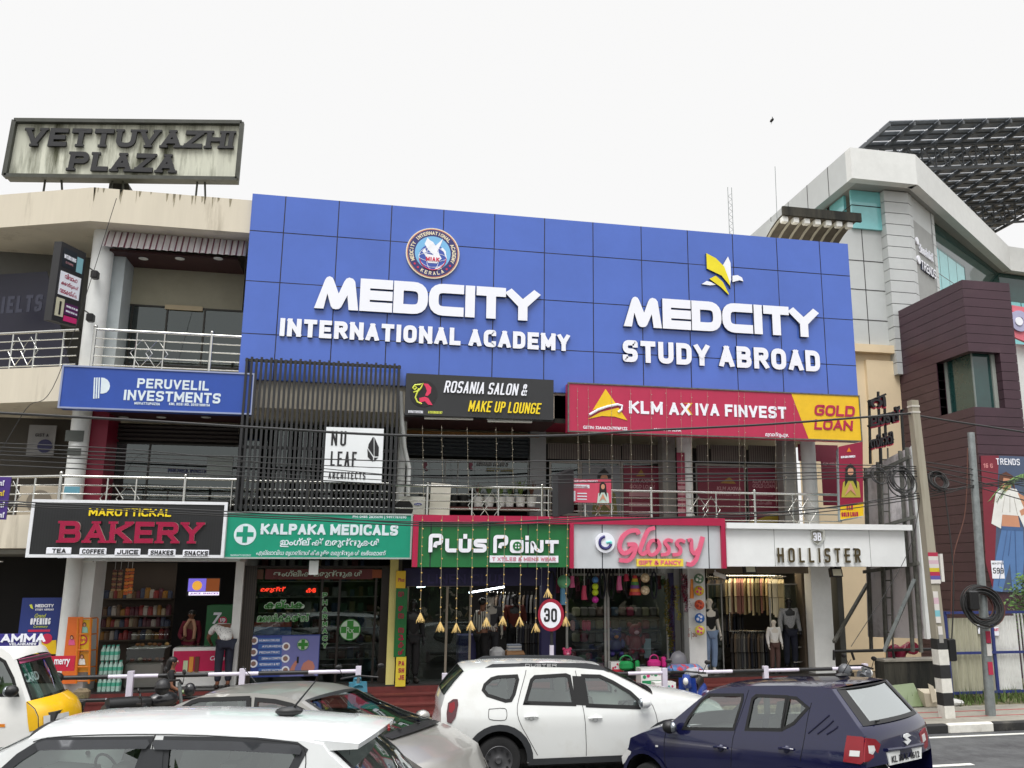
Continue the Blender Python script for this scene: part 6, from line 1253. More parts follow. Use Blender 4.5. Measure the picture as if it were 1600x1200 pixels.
# ================================================================ textile shop inside
for k, (u0, v0, u1, v1) in enumerate(((733, 926, 757, 922), (758, 922, 788, 917), (652, 917, 664, 916))):
    q = MB(); q.cyl(P(u0, v0, 22.4 - k * .2), P(u1, v1, 22.2), .022, TUBEL, 8); one(q, 'tube_light', ('lit white tube light, left of the pair over the striped man', 'lit white tube light, right of the pair inside the textile shop', 'short lit tube light inside the left textile window')[k], 'light')
q = MB(); rectY(q, 717, 993, 745, 1060, 21.1, mat('navy_counter', (40, 38, 96), .5), 0, .6); one(q, 'counter', 'navy shop counter inside the textile shop left of the striped man', 'counter')
GARM = [mat('garment_%d' % i, c_, .85) for i, c_ in enumerate(((40, 40, 44), (66, 66, 70), (30, 32, 44), (84, 80, 74), (54, 50, 50), (120, 118, 112), (92, 78, 64)))]
def garment(mb, x, y, ztop, ln, mt, w_=.42, th=.05, ax=Vector((0, 1, 0))):
    """a shirt on a hanger: shoulders slope, body flares, sleeves hang"""
    n = Vector((ax.y, -ax.x, 0)); p = [(-.03, 0), (-.2, -.1), (-.27, -.42), (-.2, -.44), (-.17, -.25), (-.19, -ln), (.19, -ln), (.17, -.25), (.2, -.44), (.27, -.42), (.2, -.1), (.03, 0)]; o = Vector((x, y, ztop)); k = w_ / .42
    mb.prism([o + ax * (a * k) + UZ * b + n * th / 2 for a, b in p], -n * th, mt); mb.tube([o, o + UZ * .05, o + UZ * .09 + ax * .02, o + UZ * .07 + ax * .04], .006, STEEL, 5)
for k in range(10):
    q = MB(); x = P(812 + k * 4, 975, 21.3).x; garment(q, x, 21.4, P(820, 975, 21.3).z, .75, GARM[k % 5], .4, .045, Vector((.25, .97, 0))); one(q, 'hanging_garment', 'dark garment hanging on the rack inside the textile shop', 'garment', 'dark garments on the textile rack')
r = thing('clothes_rack', 'steel clothes rack inside the textile shop', 'rack', P(830, 1040, 21.4)); q = MB(); a = P(808, 972, 21.4); b = P(856, 972, 21.4); q.tube([(a.x, 21.4, FL), a, b, (b.x, 21.4, FL)], .016, STEEL); q.build('frame', r, True)
for k in range(13):
    q = MB(); u = 765 + k * 6; garment(q, P(u, 930, 22.6).x, 22.6, P(u, 930, 22.6).z, .75, GARM[(k * 3) % 7], .4, .05, Vector((.3, .95, 0))); one(q, 'hanging_garment', 'pale packed garment on the high rail of the textile shop', 'garment', 'garments on the high textile rail')
q = MB(); rectY(q, 766, 1012, 790, 1036, 20.8, mat('white_sack', (206, 208, 210), .6, bump=.5), 0, .4); bb = q
q2 = MB(); a = P(767, 1036, 20.8); b = P(790, 1012, 20.8); q2.bevbox(a.x, b.x, 20.8, 21.2, FL, b.z, mat('white_sack', (206, 208, 210)), .08); one(q2, 'bale', 'white wrapped cloth bale on the floor beside the striped man', 'bale', smooth=True)
r = thing('cardboard_box', 'open brown cardboard box under the rust red mannequin', 'box', P(805, 1036, 20.85)); a = P(792, 1036, 20.85); b = P(818, 1017, 20.85); KB = mat('cardboard', (170, 128, 88), .8)
q = MB(); q.box(a.x, b.x, 20.85, 21.2, FL, b.z, KB); q.build('carton', r); q = MB(); q.hexa([(a.x, 20.84, b.z), (b.x, 20.84, b.z), (b.x, 20.85, b.z), (a.x, 20.85, b.z), (a.x - .02, 20.74, b.z - .07), (b.x + .02, 20.74, b.z - .07), (b.x + .02, 20.76, b.z - .06), (a.x - .02, 20.76, b.z - .06)], KB); q.build('flap', r)
q = MB(); 
for i in range(4): q.bevbox(a.x + .03, b.x - .03, 20.9, 21.15, b.z + i * .035, b.z + i * .035 + .033, (WHC, mat('cloth_blue', (150, 160, 176), .8))[i % 2], .01)
one(q, 'folded_cloth', 'folded pale clothes stacked on the brown cardboard box', 'clothes')
# ================================================================ gift shop front
def ball(label, u, v, Y, r_, mt, mt2=None, grp=None, name='toy_ball'):
    r = thing(name, label, 'ball', P(u, v, Y)); c = P(u, v, Y); q = MB(); q.ell(c, r_, mt, 18, 12)
    q.build('ball_skin', r, True)
    if mt2:
        q = MB(); d = (EYE - c).normalized(); s_ = d.cross(UZ); t_ = s_.cross(d)
        for (a_, b_, k) in ((-.35, .3, .38), (.4, -.2, .42), (.1, .6, .3), (-.3, -.5, .32)):
            n_ = (d + s_ * a_ + t_ * b_).normalized(); disc(q, c + n_ * r_ * .955, r_ * k * .7, n_, mt2, r_ * .05, 14)
        q.build('ball_print', r, True)
    return r
col = lambda n, c_, **k: mat(n, c_, .4, **k)
for i, (v, c1, c2, t) in enumerate(((904, (90, 130, 100), (220, 220, 210), 'green and white'), (923, (220, 190, 50), (210, 50, 120), 'yellow and pink'), (945, (214, 92, 60), (150, 50, 40), 'orange red'), (966, (50, 110, 190), (220, 220, 230), 'blue and white'), (985, (230, 210, 90), (220, 70, 140), 'yellow and magenta'))):
    ball('%s printed toy ball in the column of balls on the white pillar' % t, 1092 + i * .4, v, 19.98, .115, col('ball_a%d' % i, c1), col('ball_b%d' % i, c2))
for u, v, r_, c1, t in ((881, 909, .15, (110, 190, 140), 'big pale green ball hanging left of the gift shop window'), (930, 906, .075, (70, 120, 180), 'small blue ball hanging above two lime balls'), (930, 916.5, .075, (196, 220, 40), 'upper of the two lime ball lanterns'), (930, 925.5, .075, (190, 214, 36), 'lower of the two lime ball lanterns'), (930, 937, .075, (200, 50, 160), 'small magenta ball hanging under two lime balls'), (1008, 903, .105, (214, 190, 150), 'upper cream ball with flower print hanging in the gift shop'), (1008, 922.5, .105, (210, 190, 156), 'lower cream ball with flower print hanging in the gift shop')):
    ball(t, u, v, 20.2, r_, col('ball_%d_%d' % (u, v), c1), col('ball_flower', (236, 220, 190)) if u == 1008 else None)
q = MB(); n = 6; zc = P(992, 910, 20.3)
for i in range(6): q.lathe(zc + UZ * (.16 - .075 * i), [(.05 + i * .016, 0), (.062 + i * .016, -.07)], [col('cone_r', (200, 60, 60)), col('cone_y', (220, 190, 60)), col('cone_g', (80, 150, 80)), col('cone_v', (120, 70, 150)), col('cone_o', (220, 120, 50)), col('cone_r', (200, 60, 60))][i], 14)
one(q, 'paper_lantern', 'striped rainbow cone lantern hanging in the gift shop', 'lantern')
for k, (u, v0, v1, c1, t) in enumerate(((880, 905, 945, (100, 160, 200), 'pale blue'), (894, 900, 918, (210, 90, 140), 'pink'), (913, 915, 937, (200, 50, 90), 'crimson'), (968, 900, 922, (214, 100, 150), 'rose'), (979, 897, 908, (180, 40, 70), 'red'))):
    q = MB(); p = [P(u, v0, 20.25), P(u - .6, (v0 + v1) / 2, 20.25), P(u, v1, 20.25)]; q.tube(p, .045, col('strap_%d' % k, c1), 8, r1=.07); q.tube([p[0], Vector((p[0].x, 20.25, 3.45))], .006, WHITEP, 4); one(q, 'hanging_toy', '%s long toy hanging at the gift shop front' % t, 'toy', smooth=True)
for k, u in enumerate((862, 889, 921, 941, 955, 982, 1022)):
    q = MB(); c = P(u, 914, 20.35); q.tube([c + UX * .07 * math.cos(t * .35) + UZ * .3 * math.sin(t * .35) for t in range(18)], .022, BLKC if k % 3 else GARM[2], 6, closed=True); one(q, 'bag_strap', 'black looped bag strap hanging along the gift shop ceiling', 'bag', 'black straps hanging in the gift shop')
for k, (u, v) in enumerate(((895, 976), (913, 976), (919.5, 976))):
    q = MB(); c = P(u, v, 20.75); q.bevbox(c.x - .05, c.x + .05, 20.74, 20.77, c.z - .13, c.z + .1, col('slipper_pink' if k else 'slipper_pale', (206, 70, 120) if k else (214, 160, 170)), .035); one(q, 'slipper', ('pale pink slipper hanging left of the slipper pair', 'left slipper of the bright pink pair', 'right slipper of the bright pink pair')[k], 'slipper')
def tinsel(label, u0, v0, u1, v1, Y, mts, r_=.09, n=900):
    q = MB(); a = P(u0, v0, Y); b = P(u1, v1, Y)
    for k in range(n):
        t = random.random(); p = a.lerp(b, t) + Vector((math.sin(t * 9) * .03, 0, 0)); d = Vector((random.gauss(0, 1), random.gauss(0, 1), random.gauss(0, .6))).normalized() * random.uniform(.3, 1) * r_; s_ = d.cross(UZ).normalized() * .008 + UZ * .008; q.poly([p, p + d + s_, p + d - s_], random.choice(mts))
    one(q, 'tinsel_garland', label, 'garland')
tinsel('gold and green tinsel garland hanging at the right of the gift window', 1040, 905, 1048, 1018, 20.3, [mat('tinsel_gold', (190, 170, 70), .2, metal=.7), mat('tinsel_green', (60, 80, 40), .3, metal=.5)]); tinsel('dark purple tinsel garland hanging beside the gold one', 1052, 915, 1050, 1010, 20.35, [mat('tinsel_purple', (110, 30, 90), .2, metal=.6), mat('tinsel_dark', (40, 20, 40), .3)], .06, 500); tinsel('red and silver tinsel bunch hanging beside the white pillar', 1068, 898, 1074, 955, 20.2, [mat('tinsel_red', (170, 30, 80), .2, metal=.6), mat('tinsel_silver', (200, 190, 196), .2, metal=.8)], .1, 700); tinsel('yellow tinsel tuft hanging between the garlands', 1056, 915, 1060, 970, 20.45, [mat('tinsel_yellow', (180, 170, 50), .3)], .07, 250)
q = MB(); rectY(q, 1046, 895, 1056, 1058, 20.5, mat('navy_fascia', (34, 30, 78)), 0, .15); q.build('pillar', plaza)
q = MB(); p0 = P(1081, 905, 20.1); q.tube([p0, P(1081, 935, 20.1)], .03, col('bat_orange', (220, 130, 40)), 8, r1=.05); one(q, 'toy_bat', 'orange toy bat hanging left of the column of balls', 'toy', smooth=True)
def plush(label, u, v, Y, s, mt, mt2):
    """soft toy: body, head, ears, arms and legs in one"""
    c = P(u, v, Y); q = MB(); q.ell(c, (.13 * s, .11 * s, .16 * s), mt, 14, 9); q.ell(c + Vector((0, -.03 * s, .22 * s)), (.12 * s, .11 * s, .11 * s), mt, 14, 9)
    for sg in (-1, 1): q.ell(c + Vector((.09 * sg * s, 0, .31 * s)), .045 * s, mt, 8, 6); q.ell(c + Vector((.14 * sg * s, -.05 * s, .05 * s)), (.05 * s, .05 * s, .09 * s), mt, 8, 6); q.ell(c + Vector((.09 * sg * s, -.1 * s, -.13 * s)), (.06 * s, .09 * s, .055 * s), mt, 8, 6); q.ell(c + Vector((.04 * sg * s, -.13 * s, .25 * s)), .014 * s, BLACK, 6, 5)
    q.ell(c + Vector((0, -.12 * s, .19 * s)), (.05 * s, .04 * s, .035 * s), mt2, 8, 6); one(q, 'soft_toy', label, 'soft toy', smooth=True)
plush('pink soft toy sitting at the left end of the gift shop window', 886, 1032, 20.3, .8, col('plush_pink', (214, 70, 120)), col('plush_pale', (230, 170, 190))); plush('big red teddy bear in the gift shop window', 992, 1005, 20.8, 1.35, col('plush_red', (140, 36, 56)), col('plush_pale', (230, 170, 190))); plush('purple and orange soft toy in the gift shop window', 961, 1010, 20.75, 1.2, col('plush_violet', (60, 50, 120)), col('plush_orange', (214, 120, 70)))
def carton(label, u0, v0, u1, v1, Y, d, mt, mtp=None):
    r = thing('toy_box', label, 'box', P((u0 + u1) / 2, v1, Y)); a = P(u0, v1, Y); b = P(u1, v0, Y); q = MB(); q.box(a.x, b.x, Y, Y + d, a.z, b.z, mt); q.build('carton', r)
    if mtp:
        q = MB(); w_ = b.x - a.x; h_ = b.z - a.z; q.box(a.x + w_ * .04, b.x - w_ * .04, Y - .004, Y - .0005, a.z + h_ * .04, a.z + h_ * .35, mtp)
        for k in range(5): disc(q, Vector((a.x + w_ * (.15 + .17 * k), Y - .0045, a.z + h_ * random.uniform(.45, .8))), h_ * .1, UN, (mtp, col('print_magenta', (200, 40, 110)), mtp)[k % 3], .003, 12)
        q.build('box_print', r)
carton('white toy carton with green base, upper of the two boxes by the railing', 1002, 1044, 1036, 1074, 19.4, .4, whg, col('box_green', (40, 140, 90))); carton('white toy carton with small toy pictures on the lower step', 1024, 1066, 1056, 1084, 19.0, .3, whg, col('box_teal', (60, 150, 140))); carton('white box with red print under the green toy bag', 955, 1034, 975, 1052, 20.1, .25, whg, col('print_red', (190, 40, 60)))
q = MB(); c = P(978, 1040, 20.1); GP = col('green_bag', (30, 150, 80)); q.bevbox(c.x - .16, c.x + .16, 20.0, 20.2, c.z - .1, c.z + .1, GP, .05); q.tube([c + UX * .14 * math.cos(t * .4) + UZ * (.1 + .12 * math.sin(t * .4)) for t in range(9)], .015, GP, 6); q.bevbox(c.x + .2, c.x + .3, 20.0, 20.1, c.z - .14, c.z + .12, GP, .03); one(q, 'toy_bag', 'bright green toy bag on display at the gift shop', 'bag')
q = MB(); c = P(1022, 1036, 20.1); GP = col('magenta_bag', (206, 40, 130)); q.bevbox(c.x - .15, c.x + .15, 20.0, 20.2, c.z - .1, c.z + .08, GP, .05); q.tube([c + UX * .1 * math.cos(t * .4) + UZ * (.08 + .1 * math.sin(t * .4)) for t in range(9)], .014, GP, 6); q.bevbox(c.x + .17, c.x + .27, 20.0, 20.15, c.z - .1, c.z + .14, GP, .03); one(q, 'toy_bag', 'magenta toy handbag on display at the gift shop', 'bag')
q = MB(); a = P(1006, 998, 20.7); b = P(1017, 1028, 20.7); q.box(a.x, b.x, 20.68, 20.72, b.z, a.z, col('blue_grey_card', (150, 160, 180))); one(q, 'gift_box', 'tall pale blue gift box standing in the gift window', 'box')
q = MB(); c = P(1060, 1035, 20.0); q.ell(c, (.2, .15, .25), mat('grey_bag', (120, 120, 126), .4), 12, 8, .06); one(q, 'plastic_bag', 'grey plastic bag beside the gold garland', 'bag', smooth=True)
q = MB(); c = P(1072, 1046, 19.6); q.bevbox(c.x - .4, c.x + .4, 19.5, 19.9, c.z - .12, c.z + .1, mat('blue_red_pack', (90, 130, 180), .4, var=.3, scale=14, dirt=(190, 60, 70), dscale=9, dlo=.5, dhi=.55), .09); one(q, 'toy_pack', 'blue and red wrapped toy pack lying beside the white pillar', 'toy', smooth=True)
for k in range(36):
    q = MB(); u = 900 + (k % 12) * 12; v = (955, 975, 995)[k // 12]; c = P(u, v, 22.3); colr = random.choice([(120, 110, 110), (160, 60, 90), (70, 80, 100), (150, 140, 120), (90, 60, 60)]); q.bevbox(c.x - .09, c.x + .09, 22.2, 22.4, c.z - .12, c.z + .1, mat('gift_%d' % colr[0], colr, .6), .03); one(q, 'gift_item', 'small boxed gift on the shelves behind the gift window', 'gift', 'gifts on the back shelves')
r = thing('shelf_unit', 'gift shop back shelves', 'shelf', P(970, 1060, 22.5)); r['label'] = 'dark back shelves behind the gift shop window'; a = P(895, 975, 22.5).x; b = P(1045, 975, 22.5).x
for v in (965, 985, 1005): q = MB(); z = P(970, v, 22.3).z; q.box(a, b, 22.15, 22.6, z - .03, z, sw_); q.build('shelf', r)
for k in range(34):
    u = 866 + (k * 5.3) % 178; v0 = 897 + (k * 7) % 9; ln = 10 + (k * 13) % 26; Yq = 20.62 + (k % 4) * .12; c1 = ((60, 50, 54), (150, 50, 90), (70, 80, 60), (120, 100, 90), (90, 40, 60), (40, 44, 60))[k % 6]; q = MB(); a = P(u, v0, Yq); b = P(u, v0 + ln, Yq); q.bevbox(a.x - .05, a.x + .05, Yq, Yq + .05, b.z, a.z, mat('hang_%d' % c1[0], c1, .5, var=.3, scale=12), .02); q.box(a.x - .004, a.x + .004, Yq + .02, Yq + .03, a.z, 3.45, WHITEP); one(q, 'hanging_packet', 'small dark packet hanging densely behind the gift shop window', 'packet', 'packets hanging in the gift shop')
for k in range(30):
    u = 896 + (k * 5.1) % 148; c1 = ((120, 40, 60), (60, 60, 90), (140, 120, 100), (50, 80, 60), (110, 60, 100))[k % 5]; c = P(u, 1024 + (k * 11) % 26, 20.75 + (k % 3) * .2); s_ = .07 + .05 * ((k * 7) % 5) / 5; q = MB(); q.bevbox(c.x - s_, c.x + s_, c.y, c.y + .16, max(FL, c.z - s_), max(FL, c.z - s_) + s_ * 2.2, mat('heap_%d' % c1[0], c1, .5, var=.35, scale=10), .025); one(q, 'gift_item', 'small gift in the heap on the floor of the gift shop', 'gift', 'gifts heaped on the gift shop floor')
# ================================================================ clothing shop inside
def rail_of(n, u0, u1, v, Y, ln, mts, label, grp, ax=Vector((.5, .87, 0))):
    for k in range(n):
        q = MB(); u = u0 + (u1 - u0) * k / (n - 1); p = P(u, v, Y); garment(q, p.x, Y + random.uniform(-.04, .04), p.z, ln * random.uniform(.9, 1.05), random.choice(mts), .42, .05, Vector((ax.x + random.uniform(-.15, .15), ax.y, 0)).normalized()); one(q, 'hanging_garment', label, 'garment', grp)
    r = thing('garment_rail', label.replace('hanging', 'rail') + ' rail', 'rail', P((u0 + u1) / 2, v, Y)); r['label'] = 'steel rail carrying the ' + grp; q = MB(); q.tube([P(u0 - 6, v - 4, Y), P(u1 + 6, v - 4, Y)], .018, STEEL); q.tube([P(u0 - 4, v - 4, Y), Vector((P(u0 - 4, v - 4, Y).x, Y, 3.45))], .012, STEEL, 6); q.build('bar', r, True)
PALE = [mat('garment_p%d' % i, c_, .85) for i, c_ in enumerate(((200, 184, 140), (170, 152, 110), (150, 104, 90), (210, 200, 170), (110, 100, 70), (170, 140, 120), (84, 74, 50)))]
rail_of(13, 1108, 1132, 906, 21.9, .8, GARM, 'dark shirt hanging on the upper left rail of the clothing shop', 'dark shirts on the upper left rail'); rail_of(18, 1136, 1205, 904, 21.4, .85, PALE, 'pale shirt hanging on the upper rail of the clothing shop', 'pale shirts on the upper rail'); rail_of(9, 1205, 1222, 905, 21.0, .9, PALE[3:4] + PALE[:1], 'cream coat hanging at the right end of the upper rail', 'cream coats at the rail end'); rail_of(16, 1112, 1160, 958, 22.0, .8, GARM, 'dark shirt hanging on the middle rail of the clothing shop', 'dark shirts on the middle rail'); rail_of(16, 1145, 1200, 990, 21.3, .85, GARM, 'grey shirt hanging on the lowest rail of the clothing shop', 'grey shirts on the lowest rail')
m = MB(); q = m; 
for t, u, v0, v1, u1 in (('C', 1076, 982, 985, 1079), ('0', 1075, 990, 995, 1078), ('30', 1082, 989, 995, 1089)): L2(q, t, u, v0, v1, u1, 20.148, mat('red_brown_ink', (150, 70, 40), .6), weight=.14, ext=.003)
q.box(P(1080, 990, 20.148).x, P(1080.4, 990, 20.148).x, 20.144, 20.149, P(1080, 999, 20.148).z, P(1080, 987, 20.148).z, ink); m.build('pillar_writing', plaza)
c = thing('security_camera', 'white bullet security camera under the canopy beside the flood lamp', 'camera', P(1130, 901, 20.0)); q = MB(); q.cyl(P(1117, 896, 20.1), P(1136, 903, 19.75), .05, whg, 12); q.build('camera_body', c, True); q = MB(); q.cyl(P(1136.3, 903.1, 19.74), P(1137.2, 903.5, 19.72), .042, BLACK, 12); q.build('lens', c); q = MB(); q.tube([P(1119, 897, 20.1), P(1117, 891, 20.15)], .02, whg); q.build('bracket', c)
# ================================================================ mall and the wall beside the plaza
PUR = mat('purple_cladding', (64, 40, 51), .4, var=.14, scale=.9, dirt=(82, 60, 66), dscale=1.1, dlo=.58, dhi=.85); PJ = mat('purple_joint', (22, 14, 18), .7); CLAD = mat('silver_grey_cladding', (186, 190, 190), .35, var=.05, scale=1); CYAN = mat('cyan_facade_glass', (126, 200, 204), .05, var=.05, spec=1); DGLASS = mat('dark_green_facade_glass', (34, 66, 64), .05, var=.1, spec=.9); FASC = mat('white_fascia', (216, 218, 216), .45, var=.04)
YP = 23.0; c0 = P(1503, 437, YP); XP = c0.x; ZT = c0.z; XR2 = P(1577, 445, YP).x; YBK = PX(1395, 495, XP).y
mall = thing('shopping_mall', 'grey and purple shopping mall with cyan glass and white roof fascia', 'building', (XP + 2, YP + 2, 0))
wz1 = P(1503, 543, YP).z; wz0 = P(1512, 642, YP).z; wy = PX(1462, 560, XP).y; wx = P(1562, 550, YP).x
q = MB(); z = ZT; hh = .285; k = 0
while z > 0:
    z0 = max(0, z - hh + .014); mid = (z + z0) / 2; win = wz0 < mid < wz1
    y0 = wy if win else YP; x1_ = wx if win else XP
    q.box(XP, XP + .25, y0, YBK, z0, z, PUR); q.box(x1_ if win else XP + .25, XR2, YP, YP + .25, z0, z, PUR); z -= hh
q.box(XP + .03, XP + .2, wy, YBK, 0, ZT - .02, PJ); q.box(XP + .25, XR2 - .02, YP + .03, YP + .2, 0, wz0, PJ); q.box(XP + .25, XR2 - .02, YP + .03, YP + .2, wz1, ZT - .02, PJ); q.box(XP + .03, XP + .2, YP + .2, wy, 0, wz0, PJ); q.box(XP + .03, XP + .2, YP + .2, wy, wz1, ZT - .02, PJ); q.box(XP + .1, XR2 - .1, YP + .1, YBK, ZT - .3, ZT - .05, PUR)
q.box(XP + .03, wx, YP + .03, YP + .5, wz0 - .02, wz0 + .02, PUR); q.box(XP + .25, XP + .5, wy - .02, wy, wz0, wz1, PUR); q.box(XR2 - .25, XR2, YP + .25, YBK, 0, ZT, PUR); q.box(XP + .2, XP + .8, wy, wy + .1, wz0, wz1, PUR); q.build('purple_wing', mall)
q = MB(); q.box(XP + .3, XP + .32, YP + .32, wy, wz0, wz1, DGLASS); q.box(XP + .32, wx, YP + .3, YP + .32, wz0, wz1, DGLASS); o = q.build('corner_window', mall)
q = MB(); FR = mat('pale_green_frame', (150, 156, 150), .5); q.box(XP + .26, XP + .3, wy - .14, wy - .02, wz0 + .02, wz1, FR); q.box(wx - .14, wx - .01, YP + .24, YP + .3, wz0 + .02, wz1, FR); q.box(XP + .29, XP + .33, YP + .29, YP + .33, wz0 + .02, wz1, mat('joint_silicone', (120, 130, 128), .5)); q.build('window_frame', o)
YW = YBK; q = MB(); xb0 = P(1330, 540, YW).x - 2; q.box(xb0, XP + .2, YW, YW + .3, 0, P(1345, 552, YW).z, BEIGE); q.box(P(1350, 560, YW).x, XP + .2, YW - .12, YW, 0, P(1345, 552, YW).z - .25, BEIGE); q.box(xb0, XP + .2, YW - .25, YW + .3, P(1345, 552, YW).z, P(1345, 540, YW).z, BEIGE); q.build('beige_wall', mall)
ztop = P(1340, 358, YW).z; zb = P(1345, 540, YW).z; xg = P(1313, 450, YW).x
q = MB(); q.box(xg - 2.5, XP + .6, YW + .02, YW + .4, zb, ztop, CLAD)
q.build('clad_wall', mall)
q = MB(); x0 = xg - 2.5
for u in (1353,): x = P(u, 450, YW).x; q.box(x - .012, x + .012, YW + .01, YW + .019, zb, ztop, PJ)
for v in (407, 452, 499): z = P(1345, v, YW).z; q.box(x0, XP + .6, YW + .009, YW + .0185, z - .012, z + .012, PJ)
q.build('joint', mall)
# roof fascia: along the side, the front, then turning away
YC = YW - 1.0; C0 = P(1328, 230, YC); zT = C0.z; zB = P(1331, 278, YC).z; C1 = Vector((P(1430, 246, YC).x, YC, zT)); dirT = Vector((.795, .606, 0))
def along(u, v, o, d):
    n = Vector((d.y, -d.x, 0)); return Plane(u, v, o, n)
C2 = along(1577, 392, C1, dirT); C2 = Vector((C2.x, C2.y, zT)); CB = PX(1168, 367, C0.x); CB = Vector((C0.x, CB.y, zT))
q = MB(); t_ = .35
def strip(mb, a, b, z0, z1, inn, mt):
    d = (b - a).normalized(); n = Vector((-d.y, d.x, 0)) * inn; A, B = Vector((a.x, a.y, z0)), Vector((b.x, b.y, z0)); mb.prism([A, B, B + n, A + n], (0, 0, z1 - z0), mt)
strip(q, C0, C1, zB, zT, t_, FASC); strip(q, C1, C2, zB, zT, t_, FASC); strip(q, C2, C2 + Vector((3, .35, 0)), zB, zT, t_, FASC)
q.box(C0.x, C0.x + t_, YC + t_, CB.y, zB, zT, CLAD); q.build('roof_fascia', mall)
q = MB(); pl = [C0 + Vector((.1, .1, 0)), C1 + Vector((0, .1, 0)), C2, C2 + Vector((3, .4, 0)), C2 + Vector((3, 14, 0)), Vector((C0.x + .1, C2.y + 14, 0))]; q.prism([Vector((p.x, p.y, zB + .02)) for p in pl], (0, 0, .15), mat('fascia_soffit', (150, 152, 150), .6)); q.build('soffit', mall)
q = MB(); n_ = int((CB.y - YC) / 1.6)
for k in range(1, n_): y = YC + k * 1.6; q.box(C0.x - .008, C0.x, y - .015, y + .015, zB, zT, PJ)
q.build('joint', mall)
# glass and rusticated pier under the fascia
gz1 = zB; gx0 = C0.x + .45; gx1 = P(1388, 330, YW).x
q = MB(); q.box(gx0, gx1, YW - .1, YW, ztop, gz1, CYAN); q.box(gx0, gx0 + .1, YW + .42, YW + 12, ztop - 1, gz1, CYAN); o = q.build('glass_band', mall)
q = MB(); zm = P(1330, 322, YW).z; q.box(gx0 - .012, gx1, YW - .112, YW - .1, zm - .015, zm + .015, PJ); q.box(gx0 - .01, gx0, YW - .1, YW + 12, zm - .015, zm + .015, PJ)
for k in range(1, 8): q.box(gx0 - .01, gx0, YW + .2 + k * 1.4, YW + k * 1.4 + .03, ztop - 1, gz1, PJ)
q.build('mullion', o)
a = P(1390, 420, YW - .35); e1 = P(1428, 420, YW - .35); pend = along(1468, 440, Vector((e1.x, YW - .35, 0)), dirT); q = MB(); z = gz1 - .02; kk = 0
while z > ZT - 2:
    z0 = z - .42; o_ = .04 if kk % 1 == 0 else 0
    A = Vector((a.x, YW - .35, 0)); B = Vector((e1.x, YW - .35, 0)); Cc = Vector((pend.x, pend.y, 0)); nn = Vector((-dirT.y, dirT.x, 0))
    for (s_, in_) in ((0, .025),): 
        q.prism([Vector((A.x, A.y, z0 + .025)), Vector((B.x, B.y, z0 + .025)), Vector((B.x + nn.x * .3, B.y + .9, z0 + .025)), Vector((A.x, A.y + .9, z0 + .025))], (0, 0, .395), CLAD)
        L1 = B + dirT * .35; q.prism([B + UZ * (z0 + .025), L1 + UZ * (z0 + .025), L1 + nn * .5 + UZ * (z0 + .025), B + nn * .5 + UZ * (z0 + .025)], (0, 0, .395), CLAD)
        L3 = Cc - dirT * .3; q.prism([L3 + UZ * (z0 + .025), Cc + UZ * (z0 + .025), Cc + nn * .5 + UZ * (z0 + .025), L3 + nn * .5 + UZ * (z0 + .025)], (0, 0, .395), CLAD)
    z -= .42; kk += 1
for (p0, p1, m_) in ((Vector((a.x + .03, YW - .3, 0)), Vector((e1.x, YW - .3, 0)), PJ), (B + nn * .06, Cc + nn * .06 - dirT * .03, PJ)): strip(q, p0, p1, ZT - 2, gz1, .3, m_)
q.build('rusticated_pier', mall)
q = MB(); p0 = B + dirT * .36 + nn * .03; p1 = Cc - dirT * .31 + nn * .03; zc1 = gz1 - .9; strip(q, p0, p1, ZT - 2, zc1, .02, mat('recess_grey', (150, 152, 150), .5)); strip(q, p0, p1, zc1, gz1, .03, CLAD)
pn = -nn; L_ = (p1 - p0).length; oo = p0 + pn * .01
letters(q, 'TRENDS', oo + dirT * (L_ * .18) + UZ * (along(1420, 402, p0, dirT).z - .16), dirT, UZ, pn, L_ * .74, .36, LETW, weight=.17, gap=.1, ext=.06, side=LETSIDE); disc(q, oo + dirT * L_ * .1 + UZ * along(1420, 396, p0, dirT).z, .16, pn, LETW, .05, 16)
glyphs(q, 'ട്രെൻഡ്സ്', oo + dirT * (L_ * .2) + UZ * (along(1420, 375, p0, dirT).z - .2), dirT, UZ, pn, L_ * .7, .36, LETW, .01, .04); disc(q, oo + dirT * L_ * .1 + UZ * along(1420, 368, p0, dirT).z, .14, pn, LETW, .05, 16); q.build('sign_recess', mall)
# glazed wall beyond the pier
g0 = Cc + nn * .25; g1 = Vector((C2.x, C2.y, 0)) + nn * .55; dirG = (g1 - g0).normalized(); GL = (g1 - g0).length; q = MB(); strip(q, g0, g1, ZT - 3, gz1, .1, CYAN); o = q.build('glass_wall', mall); q = MB()
for k in range(1, 9): p = g0 + dirG * (k * GL / 9) - nn * .005; strip(q, p, p + dirG * .03, ZT - 3, gz1, .012, DGLASS)
for k in range(1, 8): strip(q, g0 - nn * .006, g1 - nn * .006, gz1 - k * 1.05, gz1 - k * 1.05 + .03, .012, DGLASS)
strip(q, g0 - nn * .009, g1 - nn * .009, gz1 - 1.0, gz1, .008, DGLASS); strip(q, g0 + dirG * GL * .45 - nn * .012, g1 - nn * .012, ZT - 3, gz1 - 1.0, .008, DGLASS); q.build('mullion', o)  # dark upper strip coloured in place of a dark green reflection in the glass
q = MB(); g2 = g1 + Vector((7, .8, 0)); strip(q, g1, g2, ZT - 4, gz1, .1, CYAN); o = q.build('glass_wall', mall); q = MB(); strip(q, g1 + Vector((0, -.012, 0)), g2 + Vector((0, -.012, 0)), gz1 - 1.3, gz1, .01, DGLASS)
for k in range(1, 7): p = g1 + Vector((k * 1.1, k * .125 - .012, 0)); strip(q, p, p + Vector((.04, .004, 0)), ZT - 4, gz1 - 1.3, .01, DGLASS)
q.build('mullion', o)
